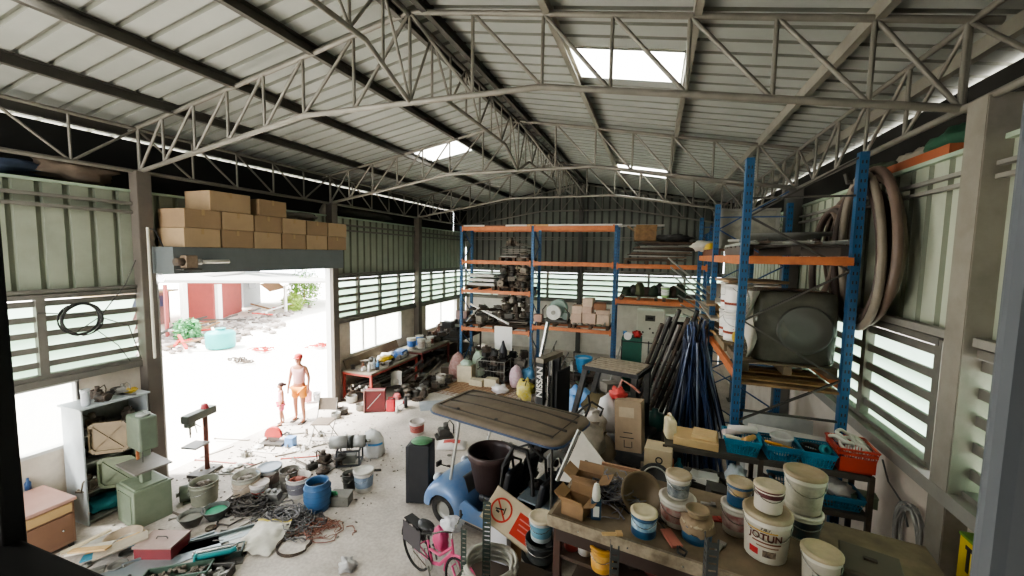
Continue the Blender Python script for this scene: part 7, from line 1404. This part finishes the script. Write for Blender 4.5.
def person(label, loc, rz, H, shirt, shorts, hairm, hat=None, child=False, arms=None):
    k = H/1.7; t = thing('person', label, 'person', loc, rz)
    V = []; E = []; Rr = []
    def add(p, r, pa=None):
        V.append(tuple(c*k for c in p)); Rr.append((r[0]*k, r[1]*k) if isinstance(r, tuple) else r*k)
        if pa is not None: E.append((pa, len(V)-1))
        return len(V)-1
    # facing +y ; x to its right
    pel = add((0, 0, .92), (.135, .10)); wst = add((0, 0, 1.06), (.12, .09), pel); chs = add((0, .0, 1.25), (.15, .10), wst); shd = add((0, -.005, 1.38), (.12, .08), chs); nek = add((0, 0, 1.46), .052, shd)
    hs = 1.25 if child else 1.
    h1 = add((0, .01, 1.52), .06*hs, nek); h2 = add((0, .015, 1.585), (.078*hs, .09*hs), h1); h3 = add((0, .0, 1.655), (.07*hs, .082*hs), h2)
    ftip = add((0, .11*hs, 1.57), .012, h2)
    for s_ in (-1, 1):
        add((s_*.085*hs, .0, 1.58), .014, h2)
        sh = add((s_*.17, 0, 1.375), .052, shd); el = add((s_*(.235 if not child else .2), -.02, 1.11), .038, sh); wr = add((s_*(.245 if not child else .17), .06, .88), .026, el)
        pm = add((s_*.245 if not child else s_*.15, .075, .82), (.034, .018), wr)
        for f_ in range(4): a = add((s_*.245+(f_-1.5)*.0, .055+f_*.018, .77), .0085, pm); add((s_*.238, .058+f_*.018, .725+.006*abs(f_-1.5)), .007, a)
        th = add((s_*.235, .11, .80), .010, pm); add((s_*.232, .12, .765), .008, th)
        dx = .10 if s_ < 0 else .13; fy = .03 if s_ < 0 else -.06
        hp = add((s_*.085, 0, .86), .088, pel); kn = add((s_*dx, .02+fy, .48), .056, hp); an = add((s_*(dx+.02), -.02+fy*1.6, .09), .036, kn); he = add((s_*(dx+.02), .03+fy*1.6, .045), (.04, .035), an); add((s_*(dx+.03), .15+fy*1.6, .035), (.042, .025), he)
    skin_body(V, E, Rr, 'body', SKIN, t)
    # clothes
    q = lambda *p: tuple(c*k for c in p)
    skin_body([q(0, 0, .93), q(0, 0, 1.08), q(0, 0, 1.25), q(0, -.005, 1.37), q(-.15, 0, 1.365), q(.15, 0, 1.365)], [(0, 1), (1, 2), (2, 3), (3, 4), (3, 5)], [(r[0]*k, r[1]*k) for r in ((.165, .125), (.145, .11), (.168, .12), (.13, .095), (.068, .068), (.068, .068))], 'shirt', shirt, t)
    skin_body([q(0, 0, .93), q(-.09, 0, .84), q(-.10, .02, .58), q(.09, 0, .84), q(.115, -.02, .58)], [(0, 1), (1, 2), (0, 3), (3, 4)], [(r[0]*k, r[1]*k) for r in ((.16, .12), (.108, .108), (.10, .1), (.108, .108), (.10, .10))], 'shorts', shorts, t)
    hb = MB().blob((0, -.02*k, 1.64*k), (.09*hs*k, .10*hs*k, .075*hs*k), 1, .05, 16); hb.build('hair', hairm, t)
    if child: MB().blob((0, -.14*k, 1.62*k), (.05*k, .08*k, .06*k), 1, .1, 12).build('ponytail', hairm, t)
    if hat:
        MB().lathe([(.098*k, 0), (.10*k, .03*k), (.085*k, .08*k), (.04*k, .105*k), (.001, .108*k)], 20, (0, -.0*k, 1.63*k)).prism([(-.08*k, .06*k), (.08*k, .06*k), (.06*k, .17*k), (-.06*k, .17*k)], .012*k, Matrix.Translation((0, 0, 1.635*k))).build('cap', hat, t)
    f_ = MB()
    for s_ in (-1, 1): f_.blob((s_*.03*hs*k, (.015+.088*hs)*k, 1.60*k), (.012*k, .008*k, .007*k), 1, 0, 8)
    f_.build('eyes', BLACK, t); MB().box((0, (.015+.09*hs)*k, 1.535*k), (.045*k, .008*k, .009*k)).build('mouth', mat('8c4a44', .6), t)
    for s_ in (-1, 1):
        dx = .12 if s_ < 0 else .15; fy = .03 if s_ < 0 else -.06
        MB().box((s_*dx*k, (.085+fy*1.6)*k, .012*k), (.10*k, .26*k, .024*k)).build('sandal', mat('4a4038', .7), t)
    return t
person('man in a pinkish sleeveless shirt, orange shorts and red cap standing in the doorway', (.28, 7.66, 0), R(200), 1.66, mat('d9a9a6', .8, 0, .15), mat('e0923a', .8, 0, .15), BLACK, mat('b8453f', .7))
person('small girl in a pink outfit standing beside the man in the doorway', (.05, 7.33, 0), R(150), 1.02, mat('e3a8b5', .8, 0, .15), mat('d4607a', .8, 0, .2), mat('3a2420', .8), child=True)
mk('water_container', 'pinkish jug standing on the ground behind the man', 'jug', MB().lathe([(.001, 0), (.1, 0), (.11, .25), (.05, .33), (.04, .4), (.001, .4)], 16), mat('d08a8a', .5), F(308, 401, 0)); pail('small grey tin on the ground right of the pinkish jug', F(317, 400, 0), .2, .22, mat('9a9da0', .5), None, None)
# ================================================================= CAMERA AND LIGHT
cam = bpy.data.cameras.new('camera'); co = bpy.data.objects.new('camera', cam); COL.objects.link(co)
cam.sensor_width = 36; cam.lens = FPX/1024*36; cam.clip_start = .05; cam.clip_end = 300
M3 = Matrix((( RT.x, UP.x, -FW.x), (RT.y, UP.y, -FW.y), (RT.z, UP.z, -FW.z)))
co.matrix_world = Matrix.Translation(CAM) @ M3.to_4x4()
bpy.context.scene.camera = co
w = bpy.data.worlds.new('world'); bpy.context.scene.world = w; w.use_nodes = True
bg = w.node_tree.nodes['Background']; bg.inputs[0].default_value = (.95, .975, 1.0, 1); bg.inputs[1].default_value = 5.0
def area(name, loc, rot, sx, sy, e, col=(1, 1, 1), portal=False):
    l = bpy.data.lights.new(name, 'AREA'); l.shape = 'RECTANGLE'; l.size = sx; l.size_y = sy; l.energy = e; l.color = col
    l.cycles.is_portal = portal
    o = bpy.data.objects.new(name, l); COL.objects.link(o); o.location = loc; o.rotation_euler = rot; return o
s = bpy.data.lights.new('sun', 'SUN'); s.energy = 16; s.angle = .25; s.color = (1, .97, .92); so = bpy.data.objects.new('sun', s); COL.objects.link(so); so.rotation_euler = (R(16), R(-29), 0)
P90 = R(90)
area('door_portal', (-.2, 6.9, 1.9), (0, R(-90), 0), 3.8, 4.3, 1, portal=True)
area('window_portal', (-.2, 11.1, 1.65), (0, R(-90), 0), 1.0, 2.7, 1, portal=True)
area('window_portal', (-.2, 15.4, 1.65), (0, R(-90), 0), 1.0, 2.7, 1, portal=True)
area('open_end_portal', (1.6, -1.4, 3.2), (R(90), 0, 0), 3.4, 6.4, 1, portal=True)
sc = bpy.context.scene
sc.view_settings.view_transform = 'AgX'; sc.view_settings.look = 'AgX - Medium High Contrast'; sc.view_settings.exposure = .75
sc.cycles.use_denoising = True; sc.cycles.max_bounces = 10; sc.cycles.diffuse_bounces = 6; sc.cycles.transparent_max_bounces = 12
sc.cycles.sample_clamp_indirect = 8
